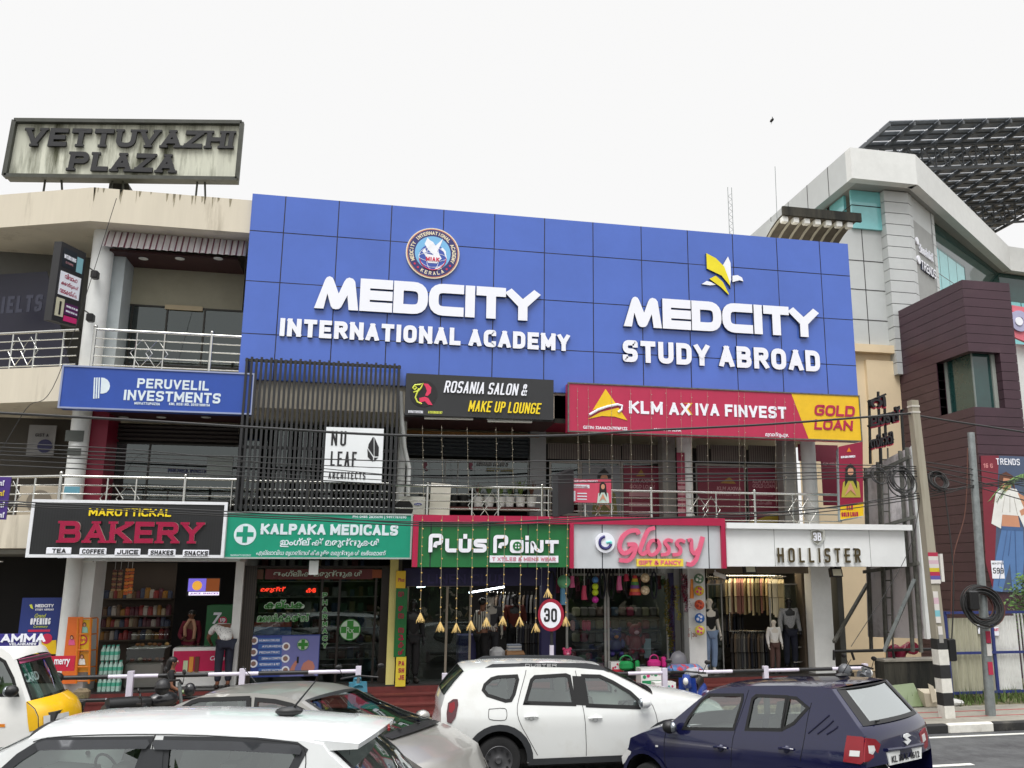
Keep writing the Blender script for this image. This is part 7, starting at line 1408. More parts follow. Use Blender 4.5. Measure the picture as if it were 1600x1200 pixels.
q = MB(); q.box(XR2 + .1, XR2 + 5, YP + 1.2, YP + 1.4, 0, ZT - 1.6, FASC); q.build('side_wall', mall)
r = thing('shop_sign', 'pink shop sign with round white logo at the right edge beside the purple wing', 'sign', P(1592, 560, YP + 1)); q = MB(); polyY(q, [(1578, 478), (1660, 492), (1660, 560), (1582, 528)], YP + 1, mat('sign_rose', (214, 110, 124), .5), .1); q.build('panel', r); q = MB(); disc(q, P(1592, 502, YP + .89), .35, UN, mat('logo_lilac', (170, 170, 200), .4), .05, 28, .14); disc(q, P(1592, 502, YP + .83), .14, UN, LETW, .02, 20); q.build('emblem', r)
# trends poster on the purple wing
r = thing('poster', 'big fashion poster with woman in white top and blue jeans on the purple wing', 'poster', P(1566, 925, YP)); Yp = YP - .03
q = MB(); polyY(q, [(1532, 712), (1560, 712), (1552, 925), (1540, 880)], Yp, mat('poster_wine', (120, 34, 50), .5), .02); polyY(q, [(1556, 712), (1612, 714), (1612, 925), (1549, 925)], Yp + .002, mat('poster_slate', (72, 86, 112), .5), .02); q.build('panel', r)
q = MB(); JN = mat('poster_denim', (84, 120, 170), .6); SK2 = mat('poster_tan', (196, 140, 110), .6)
polyY(q, [(1566, 822), (1598, 824), (1600, 870), (1596, 925), (1582, 925), (1578, 880), (1566, 925), (1551, 922), (1556, 870)], Yp - .021, JN, .004); polyY(q, [(1566, 802), (1590, 802), (1594, 824), (1565, 822)], Yp - .024, SK2, .003); polyY(q, [(1556, 770), (1568, 762), (1588, 764), (1602, 790), (1600, 824), (1592, 806), (1566, 804), (1564, 826), (1549, 818)], Yp - .027, WHC, .003); polyY(q, [(1563, 748), (1572, 740), (1580, 748), (1580, 762), (1572, 768), (1564, 762)], Yp - .031, SK2, .003); polyY(q, [(1560, 756), (1562, 742), (1572, 737), (1583, 744), (1586, 766), (1578, 748), (1568, 746), (1564, 766)], Yp - .035, mat('print_brown_hair', (90, 54, 40), .6), .003); q.build('print', r)
q = MB(); polyY(q, [(1565, 752), (1579, 751), (1579, 755), (1573, 756), (1571, 754), (1566, 756)], Yp - .039, BLACK, .003); polyY(q, [(1569, 761), (1575, 760.5), (1572, 763)], Yp - .039, mat('lip', (110, 58, 54)), .003); polyY(q, [(1590, 770), (1602, 776), (1608, 800), (1596, 806), (1593, 798), (1600, 794)], Yp - .031, SK2, .003)
for a_, b_ in (((1574, 828), (1560, 915)), ((1586, 828), (1589, 920)), ((1580, 830), (1576, 868)), ((1570, 775), (1566, 800)), ((1584, 776), (1590, 804)), ((1578, 772), (1578, 800))): q.tube([P(*a_, Yp - .03), P(*b_, Yp - .034)], .012, mat('poster_fold', (66, 96, 140), .6) if a_[1] > 820 else mat('poster_fold_pale', (186, 184, 178), .7), 4)
polyY(q, [(1565, 822), (1598, 824), (1598, 830), (1565, 828)], Yp - .026, mat('poster_fold', (66, 96, 140)), .003); q.build('print', r)
q = MB(); L2(q, 'TRENDS', 1557, 716, 726, 1593, Yp - .02, LETW, weight=.14, ext=.004); rectY(q, 1548, 876, 1570, 904, Yp - .03, LETW, .003); L2(q, '599', 1552, 887, 896, 1568, Yp - .034, ink, weight=.15, ext=.003); G2(q, 'NEW STYLES', 1550, 879, 882, 1568, Yp - .034, ink, ext=.003); L2(q, '16 G', 1537, 724, 731, 1551, Yp - .02, mat('poster_rose', (200, 130, 130), .5), weight=.2, ext=.003); q.build('lettering', r)
# solar roof behind the mall
sol = thing('solar_canopy', 'huge dark solar panel roof on steel trusses rising behind the mall', 'canopy', (26, 34, 18)); Ys = 30.0; A = P(1390, 190, Ys); B = P(1640, 183, Ys); dxs = (B - A); n = 16; SD = mat('solar_underside', (112, 118, 126), .5, var=.2); ST = mat('dark_steel', (84, 88, 92), .5)
q = MB(); k = 0; ny = 78; dy = .95
A2 = A + dxs * 2.1
for j in range(ny):
    for i in range(14):
        p0 = A + (A2 - A) * (i / 14); p1 = A + (A2 - A) * ((i + .95) / 14); y0 = Ys + j * dy; y1 = y0 + dy * .87; q.hexa([(p0.x, y0, p0.z), (p1.x, y0, p1.z), (p1.x, y1, p1.z), (p0.x, y1, p0.z), (p0.x, y0, p0.z + .04), (p1.x, y0, p1.z + .04), (p1.x, y1, p1.z + .04), (p0.x, y1, p0.z + .04)], SD)
tag(q.build('panel_array', sol), kind='stuff')
q = MB()
for i in range(0, 15): p = A + (A2 - A) * (i / 14); q.beam(Vector((p.x, Ys, p.z - .12)), Vector((p.x, Ys + ny * dy, p.z - .12)), .09, .16, ST)
for j in range(0, ny, 1): q.beam(Vector((A.x, Ys + j * dy + .3, A.z - .03)), Vector((A2.x, Ys + j * dy + .3, A2.z - .03)), .05, .05, ST)
q.build('purlin', sol)
for j in (2, 10, 18, 28, 42, 60):
    q = MB(); y = Ys + j * dy; h = 1.1; prev = None
    a_, b_ = Vector((A.x, y, A.z - .25)), Vector((A2.x, y, A2.z - .25)); q.beam(a_, b_, .1, .1, ST); q.beam(a_ - UZ * h, b_ - UZ * h, .1, .1, ST)
    for i in range(25): p = a_.lerp(b_, i / 24); q.beam(p, p - UZ * h, .05, .05, ST); 
    for i in range(24): q.beam(a_.lerp(b_, i / 24), a_.lerp(b_, (i + 1) / 24) - UZ * h, .05, .05, ST)
    q.build('truss', sol)
# barrel canopy over the side stair of the plaza
r = thing('barrel_canopy', 'stained concrete barrel canopy with curved ribs peeping over the blue sign wall', 'canopy', P(1270, 380, 22)); Y0 = 21.6; a = P(1224, 333, Y0); b = P(1342, 347, Y0); zt = a.z
def barrel(x, t, o=0): an = t * 1.45; return Vector((x, Y0 + 2.4 * math.sin(an) , zt - 1.7 * (1 - math.cos(an)) * 1.25 - o))
q = MB(); q.grid(lambda u, v: barrel(a.x + (b.x - a.x) * u, v), 4, 12, mat('canopy_underside', (100, 95, 88), .8, var=.2)); q.box(a.x - .05, b.x + .05, Y0 - .08, Y0, zt - .08, zt + .18, MOSS); q.build('shell', r, True)
for k in range(7):
    x = a.x + (b.x - a.x) * (k + .15) / 7; q = MB(); q.tube([barrel(x, t / 8, .05) for t in range(9)], .04, mat('rib_grey', (168, 166, 156), .7), 6); q.build('rib', r, True); q = MB(); q.bevbox(x - .09, x + .09, Y0 - .02, Y0 + .16, zt - .26, zt - .09, WHITEP, .02); q.build('lamp_box', r)
q = MB(); p = P(1143, 368, 34)
for dx in (-.09, .09): q.tube([p + UX * dx - UZ * 4, p + UX * dx + UZ * (P(1143, 293, 34).z - p.z)], .014, GALV, 5)
for k in range(14): q.beam(p + UX * (-.09 if k % 2 else .09) + UZ * (k * .14), p + UX * (.09 if k % 2 else -.09) + UZ * (k * .14 + .14), .012, .012, GALV)
one(q, 'lattice_mast', 'thin lattice antenna mast standing far behind the blue sign wall', 'mast')
q = MB(); p = P(1214, 372, 30); q.tube([p - UZ * 3, P(1211, 260, 30)], .012, GALV, 5); one(q, 'lightning_rod', 'thin lightning rod rising left of the barrel canopy', 'rod')
q = MB(); p = P(1206, 188, 40); q.ell(p, (.08, .2, .07), BLACK, 10, 6); q.poly([p, p + Vector((.05, .05, .28)), p + Vector((.02, -.15, .02))], BLACK); q.poly([p, p + Vector((-.05, .05, -.26)), p + Vector((.02, -.15, .0))], BLACK); one(q, 'bird', 'tiny dark bird in the pale sky', 'bird')

# ================================================================ corner right of the plaza
q = MB(); a = P(1302, 1036, 19.3); b = P(1474, 1036, 19.3); q.box(XR + .2, b.x, 19.3, 19.7, 0, a.z, MOSS); q.box(XR + .2, b.x + .02, 19.27, 19.72, a.z, a.z + .05, CONC); one(q, 'retaining_wall', 'low moss blackened retaining wall right of the clothing shop', 'wall')
r = thing('pipe_railing', 'black pipe railing on top of the moss blackened wall', 'railing', P(1380, 1036, 19.5)); q = MB(); q.tube([P(1302, 1018, 19.5), P(1466, 1014, 19.5)], .035, BLACK, 8); q.build('rail', r, True)
for u0, u1 in ((1303, 1303), (1330, 1335), (1395, 1398), (1462, 1464)): q = MB(); q.tube([P(u0, 1017, 19.5), Vector((P(u1, 1036, 19.5).x, 19.5, a.z + .04))], .03, BLACK, 8); q.build('post', r, True)
RP_ = mat('hydrant_red', (130, 20, 52), .35); q = MB(); q.tube(smooth_line([tuple(P(u, v, 20.4)) for u, v in ((1391, 1040), (1391, 1016), (1398, 1012), (1404, 1016), (1404, 1040))]), .1, RP_, 12); q.tube(smooth_line([tuple(P(u, v, 20.4)) for u, v in ((1408, 1040), (1407, 1022), (1414, 1013), (1424, 1012))]), .11, RP_, 12); q.cyl(P(1422, 1012, 20.4), P(1427, 1013, 20.2), .15, RP_, 14); one(q, 'hydrant_pipe', 'bent crimson hydrant pipes behind the black wall', 'pipe', smooth=True)
# hoarding seen from behind
h = thing('hoarding', 'tall grey hoarding seen from behind with steel frame, ladder and diagonal stays', 'hoarding', P(1400, 1030, 20)); YN, YFr = 18.9, 21.3
TR, BR_, TL_, BL_ = P(1425, 697, YN), P(1447, 998, YN), P(1349, 735, YFr), P(1356, 995, YFr); SHT = mat('hoarding_sheet', (228, 222, 225), .7, var=.1, scale=1.2, dirt=(116, 108, 108), dscale=1, dlo=.5, dhi=.75)
q = MB(); q.prism([TL_, TR, BR_, BL_], (.05, .04, 0), SHT); q.build('sheet', h)
q = MB(); q.beam(TR + Vector((.02, -.05, 0)), BR_ + Vector((.02, -.05, 0)), .1, .12, WHITEP, up=UX); q.build('edge_trim', h)
q = MB(); off = Vector((-.08, -.06, 0))
for t in (.08, .35, .8, .93): p0 = TL_.lerp(TR, t) + off; p1 = BL_.lerp(BR_, t) + off; q.beam(p0, p1 - UZ * .3, .07, .07, RUSTY, up=UX)
for t in (.06, .38, .62): q.beam(TL_.lerp(BL_, t) + off * 1.5, TR.lerp(BR_, t) + off * 1.5, .06, .08, RUSTY)
q.build('frame', h)
q = MB(); q.beam(P(1355, 913, 21.2), P(1303, 1003, 19.8), .07, .07, RUSTY); q.build('stay', h); q = MB(); q.beam(P(1429, 905, 18.9), P(1381, 1018, 19.5), .08, .08, GALV); q.build('stay', h)
q = MB(); Yl = 20.1; q.tube([P(1377, 700, Yl), P(1386, 1035, Yl)], .022, RUSTY, 6); q.tube([P(1387, 700, Yl), P(1396, 1035, Yl)], .022, RUSTY, 6)
for v in range(718, 1020, 27): dx = (v - 700) / 335 * 9; q.tube([P(1377 + dx, v, Yl), P(1387 + dx, v, Yl)], .016, RUSTY, 6)
q.build('ladder', h, True)
# open letter sign on a frame
r = thing('letter_sign', 'dark open framework sign with pink edged Malayalam letters above the hoarding', 'sign', P(1385, 700, 19.6)); Yl = 19.6; PE = mat('neon_pink_edge', (206, 50, 84), .45)
q = MB()
for l in ([(1358, 625), (1360, 725)], [(1372, 612), (1376, 725)], [(1382, 632), (1384, 690)], [(1408, 640), (1414, 735)], [(1356, 628), (1384, 616)], [(1356, 666), (1412, 640)], [(1358, 700), (1396, 686)]): q.beam(P(*l[0], Yl), P(*l[1], Yl), .05, .05, BLACK, up=UN)
q.build('frame', r)
for t, u, v0, v1, u1, dz in (('റി', 1358, 620, 638, 1383, .0), ('ലാബ്', 1358, 645, 668, 1408, .0), ('സിറ്റി', 1358, 682, 702, 1396, .0)):
    o_, wd_, ht_ = tbox(u, v0, v1, u1, Yl - .04); ax = Vector((.93, 0, .22 if u1 > 1390 else .1)); q = MB(); glyphs(q, t, o_, ax, UZ, UN, wd_, ht_, ink, .03, .1); glyphs(q, t, o_ + UX * .035 + Vector((0, .03, -.035)), ax, UZ, UN, wd_, ht_, PE, .06, .05); q.build('lettering', r)
# hanging gold loan box sign
r = thing('box_sign', 'hanging maroon box sign with praying woman at the right end of the verandah', 'sign', P(1336, 810, 18.9)); Yb = 18.9; CRD = mat('sign_wine', (140, 20, 56), .45)
f = [P(1310, 698, Yb), P(1348, 690, Yb), P(1349, 806, Yb), P(1313, 812, Yb)]; d_ = Vector((.35, .75, 0)); q = MB(); q.prism(f, d_, CRD, mat('box_pale_side', (186, 204, 210), .5)); q.build('housing', r)
q = MB(); polyY(q, [(1313, 790), (1349, 784), (1349, 806), (1313, 812)], Yb - .001, YW if False else mat('flex_yellow', (232, 190, 24)), .006); q.build('foot_panel', r)
q = MB(); letters(q, 'KLM', P(1323, 797, Yb - .008), Vector((1, 0, .05)), UZ, UN, .16, .1, RD, weight=.22, ext=.004); letters(q, 'GOLD LOAN', P(1315, 807.5, Yb - .008), Vector((1, 0, .05)), UZ, UN, .42, .1, RD, weight=.22, gap=.1, ext=.004); letters(q, 'KLM AXIVA FINVEST', P(1314, 716, Yb - .002), Vector((1, 0, .08)), UZ, UN, .37, .05, LETW, weight=.2, gap=.1, ext=.004); q.build('lettering', r)
def praying(q, u, v, s, Y, sari):
    polyY(q, [(u - 11 * s, v + 34 * s), (u - 9 * s, v + 16 * s), (u - 3 * s, v + 11 * s), (u + 4 * s, v + 11 * s), (u + 10 * s, v + 16 * s), (u + 12 * s, v + 34 * s)], Y, sari, .003); polyY(q, [(u - 7 * s, v + 22 * s), (u - 6 * s, v - 2 * s), (u, v - 7 * s), (u + 6 * s, v - 1 * s), (u + 8 * s, v + 24 * s), (u + 3 * s, v + 14 * s), (u - 3 * s, v + 14 * s)], Y - .004, HAIR, .003)
    polyY(q, [(u + 3.6 * s * math.cos(t * .52), v + 3 * s + 5 * s * math.sin(t * .52)) for t in range(12)], Y - .008, SK2, .003); polyY(q, [(u - 7 * s, v + 32 * s), (u - 1 * s, v + 18 * s), (u, v + 16 * s), (u + 1 * s, v + 18 * s), (u + 7 * s, v + 32 * s), (u, v + 25 * s)], Y - .012, SK2, .003)
q = MB(); praying(q, 1329, 733, 1.3, Yb - .006, mat('print_olive', (170, 160, 60), .6)); polyY(q, [(1323, 706), (1326.5, 699), (1330, 706)], Yb - .004, ORG, .003); q.build('print', r)
# finance office posters, small boards and salon bits on the first floor
PM = mat('poster_maroon', (116, 24, 50), .5); PT = mat('poster_faint', (176, 130, 136), .5)
def fposter(label, u0, v0, u1, v1, lines, base=PM, extra=None, Yq=20.955):
    r = thing('poster', label, 'poster', P((u0 + u1) / 2, v1, Yq)); q = MB(); rectY(q, u0, v0, u1, v1, Yq, base, .012); q.build('panel', r); q = MB()
    for t, a_, v, v2, b_ in lines: G2(q, t, a_, v, v2, b_, Yq - .013, PT, bold=.025, ext=.003, shear=.15)
    if extra: extra(q)
    if q.v: q.build('print', r)
fposter('maroon gold loan poster on the middle office window', 974, 727, 1031, 807, (('KLM AXIVA', 984, 748, 754, 1023), ('GOLD LOAN', 984, 757, 763, 1023)), extra=lambda q: (rectY(q, 983, 769, 1015, 776, 20.94, PT, .003), rectY(q, 983, 785, 1016, 792, 20.94, PT, .003), rectY(q, 983, 800, 1018, 806, 20.94, PT, .003), polyY(q, [(994, 744), (1002, 733), (1008, 744)], 20.94, mat('faint_gold', (150, 110, 40), .5), .003)))
fposter('grey poster of a dark haired woman on the left office window', 910, 726, 969, 806, (), mat('poster_grey_blue', (120, 124, 128), .5), lambda q: praying(q, 944, 744, 1.75, 20.94, mat('print_olive_dim', (112, 108, 56), .6)))
fposter('maroon finance poster with portrait on the left pane of the right office window', 1089, 728, 1165, 816, (('KLM AXIVA', 1120, 760, 766, 1158), ('FINVEST LTD', 1120, 768, 774, 1158)), extra=lambda q: (bust(1143, 790, 1.7, BLKC, 20.935), polyY(q, [(1125, 755), (1140, 745), (1150, 756)], 20.94, mat('faint_gold', (150, 110, 40), .5), .003)))
fposter('maroon gold loan poster on the right pane of the right office window', 1168, 730, 1218, 817, (('KLM AXIVA', 1176, 749, 755, 1211), ('GOLD LOAN', 1176, 756, 762, 1211), ('എല്ലാ ശാഖകളിലും', 1178, 770, 776, 1208), ('മികച്ച പലിശ', 1178, 782, 788, 1206)), extra=lambda q: polyY(q, [(1168, 817), (1216, 800), (1216, 817)], 20.94, mat('faint_gold_2', (160, 140, 40), .5), .003))
fposter('narrow vertical maroon banner on the white office column', 1057, 707, 1072, 808, (), mat('banner_wine', (132, 26, 58), .5), lambda q: [rectY(q, 1059, 750 + k * 9, 1071, 756 + k * 9, 20.04, PT, .003) for k in range(6)], 20.06)
fposter('dim maroon banner seen at the open right end of the office verandah', 1282, 714, 1310, 790, (('KLM AXIVA', 1286, 722, 727, 1308),), Yq=21.4); fposter('maroon banner strip under the ceiling at the right end of the verandah', 1246, 694, 1310, 722, (('മൂവാറ്റുപുഴ', 1250, 704, 714, 1275),), Yq=21.8)
r = board('poster', 'small pink finance board with praying woman on the verandah railing', 'sign', 894, 748, 955, 786, 19.4, mat('board_rose', (200, 70, 96), .5), .02); q = MB(); praying(q, 942, 758, .82, 19.37, mat('print_pale_sari', (190, 210, 200), .6)); L2(q, 'KLM AXIVA FINVEST', 896, 750, 753, 934, 19.375, LETW, weight=.2, ext=.003); rectY(q, 895, 757, 921, 763, 19.376, FW, .003); G2(q, 'സ്വർണ്ണ വായ്പ', 897, 758, 762, 919, 19.37, RD, ext=.003); rectY(q, 895, 767, 899, 783, 19.376, FW, .003)
for k in range(3): rectY(q, 902, 770 + k * 4.5, 917, 772 + k * 4.5, 19.376, FW, .003)
q.build('print', r)
r = thing('projecting_sign', 'black projecting salon sign with yellow patches on the railing between the two offices', 'sign', P(876, 805, 19)); f = [P(863, 742, 18.8), P(888, 733, 19.3), P(888, 800, 19.3), P(863, 807, 18.8)]; q = MB(); q.prism(f, (.12, -.02, 0), mat('charcoal_panel', (42, 43, 45)), DARKP); q.build('panel', r); q = MB()
for a_, b_ in ((.28, .46), (.86, .99)): q.prism([f[0].lerp(f[3], a_).lerp(f[1].lerp(f[2], a_), .12) + Vector((-.012, -.006, 0)), f[0].lerp(f[3], a_).lerp(f[1].lerp(f[2], a_), .8) + Vector((-.012, -.006, 0)), f[0].lerp(f[3], b_).lerp(f[1].lerp(f[2], b_), .8) + Vector((-.012, -.006, 0)), f[0].lerp(f[3], b_).lerp(f[1].lerp(f[2], b_), .12) + Vector((-.012, -.006, 0))], (.008, .004, 0), yel)
ax = (f[1] - f[0]); 
for t, a_ in (('HAIR | SKIN', .6), ('MAKE UP | BRIDAL', .76)): letters(q, t, f[0].lerp(f[3], a_) + ax * .15 + Vector((-.008, -.004, 0)), ax.normalized(), UZ, Vector((-.75, -.66, 0)), ax.length * .6, .07, PT, weight=.2, ext=.003)
q.build('print', r)
on('window_emblem', lambda q: (L2(q, 'ROSANIA SALON &', 745, 721, 727, 794, 20.93, mat('faint_letter', (120, 120, 118), .5), weight=.2, gap=.1, ext=.004, shear=.2), L2(q, 'MAKE UP LOUNGE', 760, 731, 736, 802, 20.93, mat('faint_yellow', (110, 100, 40), .5), weight=.2, gap=.1, ext=.004, shear=.2), [polyY(q, [(u, 721), (u + 5, 722), (u + 6, 727), (u + 3, 729), (u + 7, 735), (u + 3, 735), (u, 730)], 20.93, mat('faint_pink', (110, 40, 60), .5), .004) for u in (733, 662)]))
ac = thing('air_conditioner', 'white outdoor air conditioner unit with dark fan behind the railing left of the white board', 'air conditioner', P(644, 805, 19.9)); a = P(622, 804, 19.9); b = P(665, 776, 19.9); q = MB(); q.bevbox(a.x, b.x, 19.9, 20.25, a.z, b.z, mat('ac_white', (206, 206, 198), .5), .015); q.build('housing', ac); q = MB(); disc(q, P(631, 795, 19.89), .2, UN, BLACK, .006, 24); q.build('fan_grille', ac); q = MB(); c = P(653, 788, 19.89); q.ell(c, (.085, .006, .03), mat('badge_blue', (40, 50, 130), .4), 16, 6); G2(q, 'Carrier', 649, 786.5, 790, 657, 19.88, LETW, ext=.003); q.build('badge', ac)
a2 = MB(); a = P(38, 792, 20.6); a2.bevbox(a.x - .1, a.x + .75, 20.5, 20.9, 4.2, 4.85, mat('ac_beige', (176, 166, 148), .6), .02); disc(a2, Vector((a.x + .3, 20.495, 4.52)), .24, UN, mat('ac_grille', (120, 112, 100), .6), .006, 24); one(a2, 'air_conditioner', 'beige outdoor air conditioner unit in the left corner wing', 'air conditioner')
q = MB(); q.prism([P(674, 754, 19.75), P(705, 757, 19.75), P(702, 805, 19.75), P(670, 804, 19.75)], (0, .03, 0), mat('board_off_white', (210, 206, 194), .6)); one(q, 'white_board', 'plain off white board leaning on the railing beside the air conditioner', 'board')
LEAF = [mat('pot_leaf_%d' % i, c_, .6, var=.25) for i, c_ in enumerate(((66, 90, 44), (90, 110, 50), (96, 60, 48), (120, 130, 60)))]
def pot_plant(label, u, v, Y, mt, lf, hgt):
    r = thing('potted_plant', label, 'potted plant', P(u, v, Y)); c = P(u, v, Y); q = MB(); q.lathe(c, [(.001, 0), (.09, 0), (.12, .2), (.13, .22), (.11, .225), (.1, .2), (.001, .19)], mt, 16); q.build('pot', r, True); q = MB()
    for k in range(26):
        a_ = random.uniform(0, 6.28); l_ = hgt * random.uniform(.6, 1); p0 = c + UZ * .2; d = Vector((math.cos(a_), math.sin(a_), 0)); tip = p0 + d * l_ * random.uniform(.2, .55) + UZ * l_; m_ = p0.lerp(tip, .5) + UZ * .06; s_ = Vector((-d.y, d.x, 0)) * .02; q.add([p0, m_ + s_, tip, m_ - s_], [(0, 1, 2, 3)], lf[k % len(lf)])
    q.build('leaves', r)
for k, (u, t, h_) in enumerate(((747, 'leftmost of the white potted plants on the verandah ledge', .35), (764, 'second white potted plant with grassy leaves on the ledge', .3), (782, 'third white potted plant from the left on the ledge', .26), (796, 'fourth white potted plant with short leaves on the ledge', .24), (813, 'tall lime leaved white potted plant on the ledge', .45), (830, 'rightmost potted plant with reddish leaves on the ledge', .4))): pot_plant(t, u, 792, 20.3, mat('pot_white', (206, 206, 204), .5), ([LEAF[2], LEAF[0]], LEAF[:2], LEAF[:2], LEAF[:2], [LEAF[3], LEAF[1]], [LEAF[2], LEAF[2], LEAF[0]])[k], h_)
for u, t in ((708, 'left empty black flower pot on the verandah ledge'), (723, 'right empty black flower pot on the verandah ledge')): q = MB(); q.lathe(P(u, 791, 20.3), [(.001, 0), (.1, 0), (.13, .24), (.12, .245), (.1, .2), (.001, .18)], BLACK, 16); one(q, 'flower_pot', t, 'flower pot', smooth=True)
q = MB(); a = P(700, 792, 20.2); q.box(a.x, P(842, 792, 20.2).x, 20.12, 20.5, a.z - .06, a.z, mat('ledge_red', (96, 52, 48), .6)); q.build('ledge', plaza)
# projecting wedding shop sign
r = thing('projecting_sign', 'narrow dark projecting sign of the wedding store beside the second floor column', 'sign', P(108, 510, 19)); f = [P(97, 377, 18.4), P(135, 396, 19.1), P(121, 511, 19.1), P(80, 500, 18.4)]; nrm = (f[1] - f[0]).cross(UZ).normalized(); q = MB(); q.prism(f, -nrm * .16, DARKP); q.build('housing', r)
def fq(u0, v0, u1, v1, e): 
    t = lambda a_, b_: f[0].lerp(f[1], a_).lerp(f[3].lerp(f[2], a_), b_) + nrm * e
    return [t(u0, v0), t(u1, v0), t(u1, v1), t(u0, v1)]
ax = (f[1] - f[0]).normalized(); q = MB()
for box_, m_ in (((.1, .36, .9, .66), LETW), ((.1, .06, .62, .3), mat('sign_teal_black', (26, 34, 42), .5)), ((.66, .1, .9, .3), mat('sign_cyan', (130, 180, 190), .5)), ((.08, .7, .38, .93), mat('sign_cream', (200, 196, 170), .5)), ((.42, .74, .92, .88), mat('sign_plum', (84, 24, 84), .5)), ((.42, .9, .92, .97), mat('sign_rose_2', (200, 40, 110), .5))): q.prism(fq(*box_, .01), -nrm * .009, m_)
q.prism(fq(.2, .74, .27, .91, .015), -nrm * .004, HAIR); q.build('panel', r); q = MB(); wl_ = (f[1] - f[0]).length
def fl(txt, u0, v1, u1, hh_, mt_, ml=False):
    o_ = fq(u0, v1, u1, v1, .012)[0]
    if ml: glyphs(q, txt, o_, ax, UZ, nrm, wl_ * (u1 - u0), hh_, mt_, .02, .004)
    else: letters(q, txt, o_, ax, UZ, nrm, wl_ * (u1 - u0), hh_, mt_, weight=.18, ext=.004)
fl('വിവാഹ', .26, .44, .76, .11, CRM, True); fl('കോട്ടുകൾ', .16, .54, .84, .11, CRM, True); fl('വാടകയ്ക്ക്', .14, .63, .86, .11, CRM, True); fl('WEDDING', .14, .19, .6, .08, LETW); fl('STORE', .22, .25, .52, .04, PT); fl('98460 51 51 30', .46, .79, .9, .04, LETW); fl('98460 01 01 40', .46, .85, .9, .04, LETW); q.build('lettering', r)
for nm, u, v, t in (('wall_lamp', 148, 428, 'small black flood lamp on an arm beside the second floor column'), ('security_camera', 141, 495, 'black security camera fixed to the second floor column')): q = MB(); p = P(u, v, 19.7); q.bevbox(p.x - .07, p.x + .07, p.y - .06, p.y + .12, p.z - .1, p.z + .07, BLACK, .02); q.tube([p + UZ * .05, P(u - 9, v - 10, 19.9)], .015, BLACK, 6); one(q, nm, t, 'lamp' if 'lamp' in nm else 'camera')
q = MB(); rectY(q, 103, 672, 130, 690, 19.88, mat('sticker_dark', (70, 74, 70), .6), .004); rectY(q, 106, 700, 126, 712, 19.88, mat('sticker_dark', (70, 74, 70)), .004); rectY(q, 101, 760, 124, 772, 19.88, mat('sticker_cyan', (100, 160, 180), .6), .004); q.build('poster_scraps', plaza)
r = board('banner', 'small violet banner with white script at the left picture edge on the railing', 'banner', -14, 745, 10, 812, 19.0, mat('banner_violet', (66, 40, 120), .5)); q = MB(); 
for v in (750, 766, 784, 800): G2(q, 'ലാബ്', -10, v, v + 9, 7, 18.96, LETW if v != 766 else yel, bold=.03, ext=.004)
q.build('lettering', r)
r = board('poster', 'pale poster with a dark blue disc in the first floor corner wing', 'poster', 47, 664, 84, 712, 21.6, mat('poster_pale', (130, 130, 130), .5)); q = MB(); disc(q, P(70, 697, 21.56), .15, UN, mat('disc_navy', (30, 30, 80), .5), .004, 24); L2(q, 'GIST A', 55, 677, 682, 76, 21.56, DARKP, weight=.18, ext=.003); q.build('print', r)
# ================================================================ street furniture, wires, bikes, truck, fence, plants
r = thing('utility_pole', 'leaning concrete utility pole with black and white painted foot and pasted bills', 'pole', P(1480, 1122, 17.25)); Yq = 17.25; b0 = P(1480, 1122, Yq); b0.z = .14; t0 = P(1426, 626, Yq)
def pole_at(v): return b0.lerp(t0, (1122 - v) / (1122 - 626.0))
PC = mat('pole_concrete', (156, 150, 134), .85, var=.12, scale=5, bump=.3, dirt=(108, 100, 82), dscale=2.5, dlo=.5, dhi=.75, streak=1)
q = MB(); q.prism([b0 + Vector(t) for t in ((-.13, -.12, 0), (.13, -.12, 0), (.13, .12, 0), (-.13, .12, 0))], (t0 - b0) * .001, PC); w0, w1 = .112, .086
q.hexa([b0 + Vector((-w0, -w0, 0)), b0 + Vector((w0, -w0, 0)), b0 + Vector((w0, w0, 0)), b0 + Vector((-w0, w0, 0)), t0 + Vector((-w1, -w1, 0)), t0 + Vector((w1, -w1, 0)), t0 + Vector((w1, w1, 0)), t0 + Vector((-w1, w1, 0))], PC); q.build('shaft', r)
q = MB(); bd = [(1122, 1103, kw), (1103, 1084, kb), (1084, 1063, kw), (1063, 1043, kb), (1043, 1020, kw), (1020, 1004, kb)]
for v0, v1, m_ in bd:
    a, b = pole_at(v0), pole_at(v1); e = .117; q.hexa([a + Vector((-e, -e, 0)), a + Vector((e, -e, 0)), a + Vector((e, e, 0)), a + Vector((-e, e, 0)), b + Vector((-e, -e, 0)), b + Vector((e, -e, 0)), b + Vector((e, e, 0)), b + Vector((-e, e, 0))], m_)
q.build('painted_band', r)
def bill(v0, v1, w_, du, mts, nm='pasted_bill'):
    q = MB(); n = len(mts); w_ *= .82
    for i, m_ in enumerate(mts):
        a = pole_at(v0 + (v1 - v0) * (i + 1) / n); b = pole_at(v0 + (v1 - v0) * i / n); q.hexa([a + Vector((du - w_, -.126, 0)), a + Vector((du + w_, -.126, 0)), a + Vector((du + w_, -.118, 0)), a + Vector((du - w_, -.118, 0)), b + Vector((du - w_, -.126, 0)), b + Vector((du + w_, -.126, 0)), b + Vector((du + w_, -.118, 0)), b + Vector((du - w_, -.118, 0))], m_)
    return q
BW = mat('bill_white', (206, 202, 196), .7); bc = [mat('bill_%d' % i, c_, .7) for i, c_ in enumerate(((170, 40, 70), (200, 170, 180), (200, 180, 40), (90, 80, 150), (120, 180, 190)))]
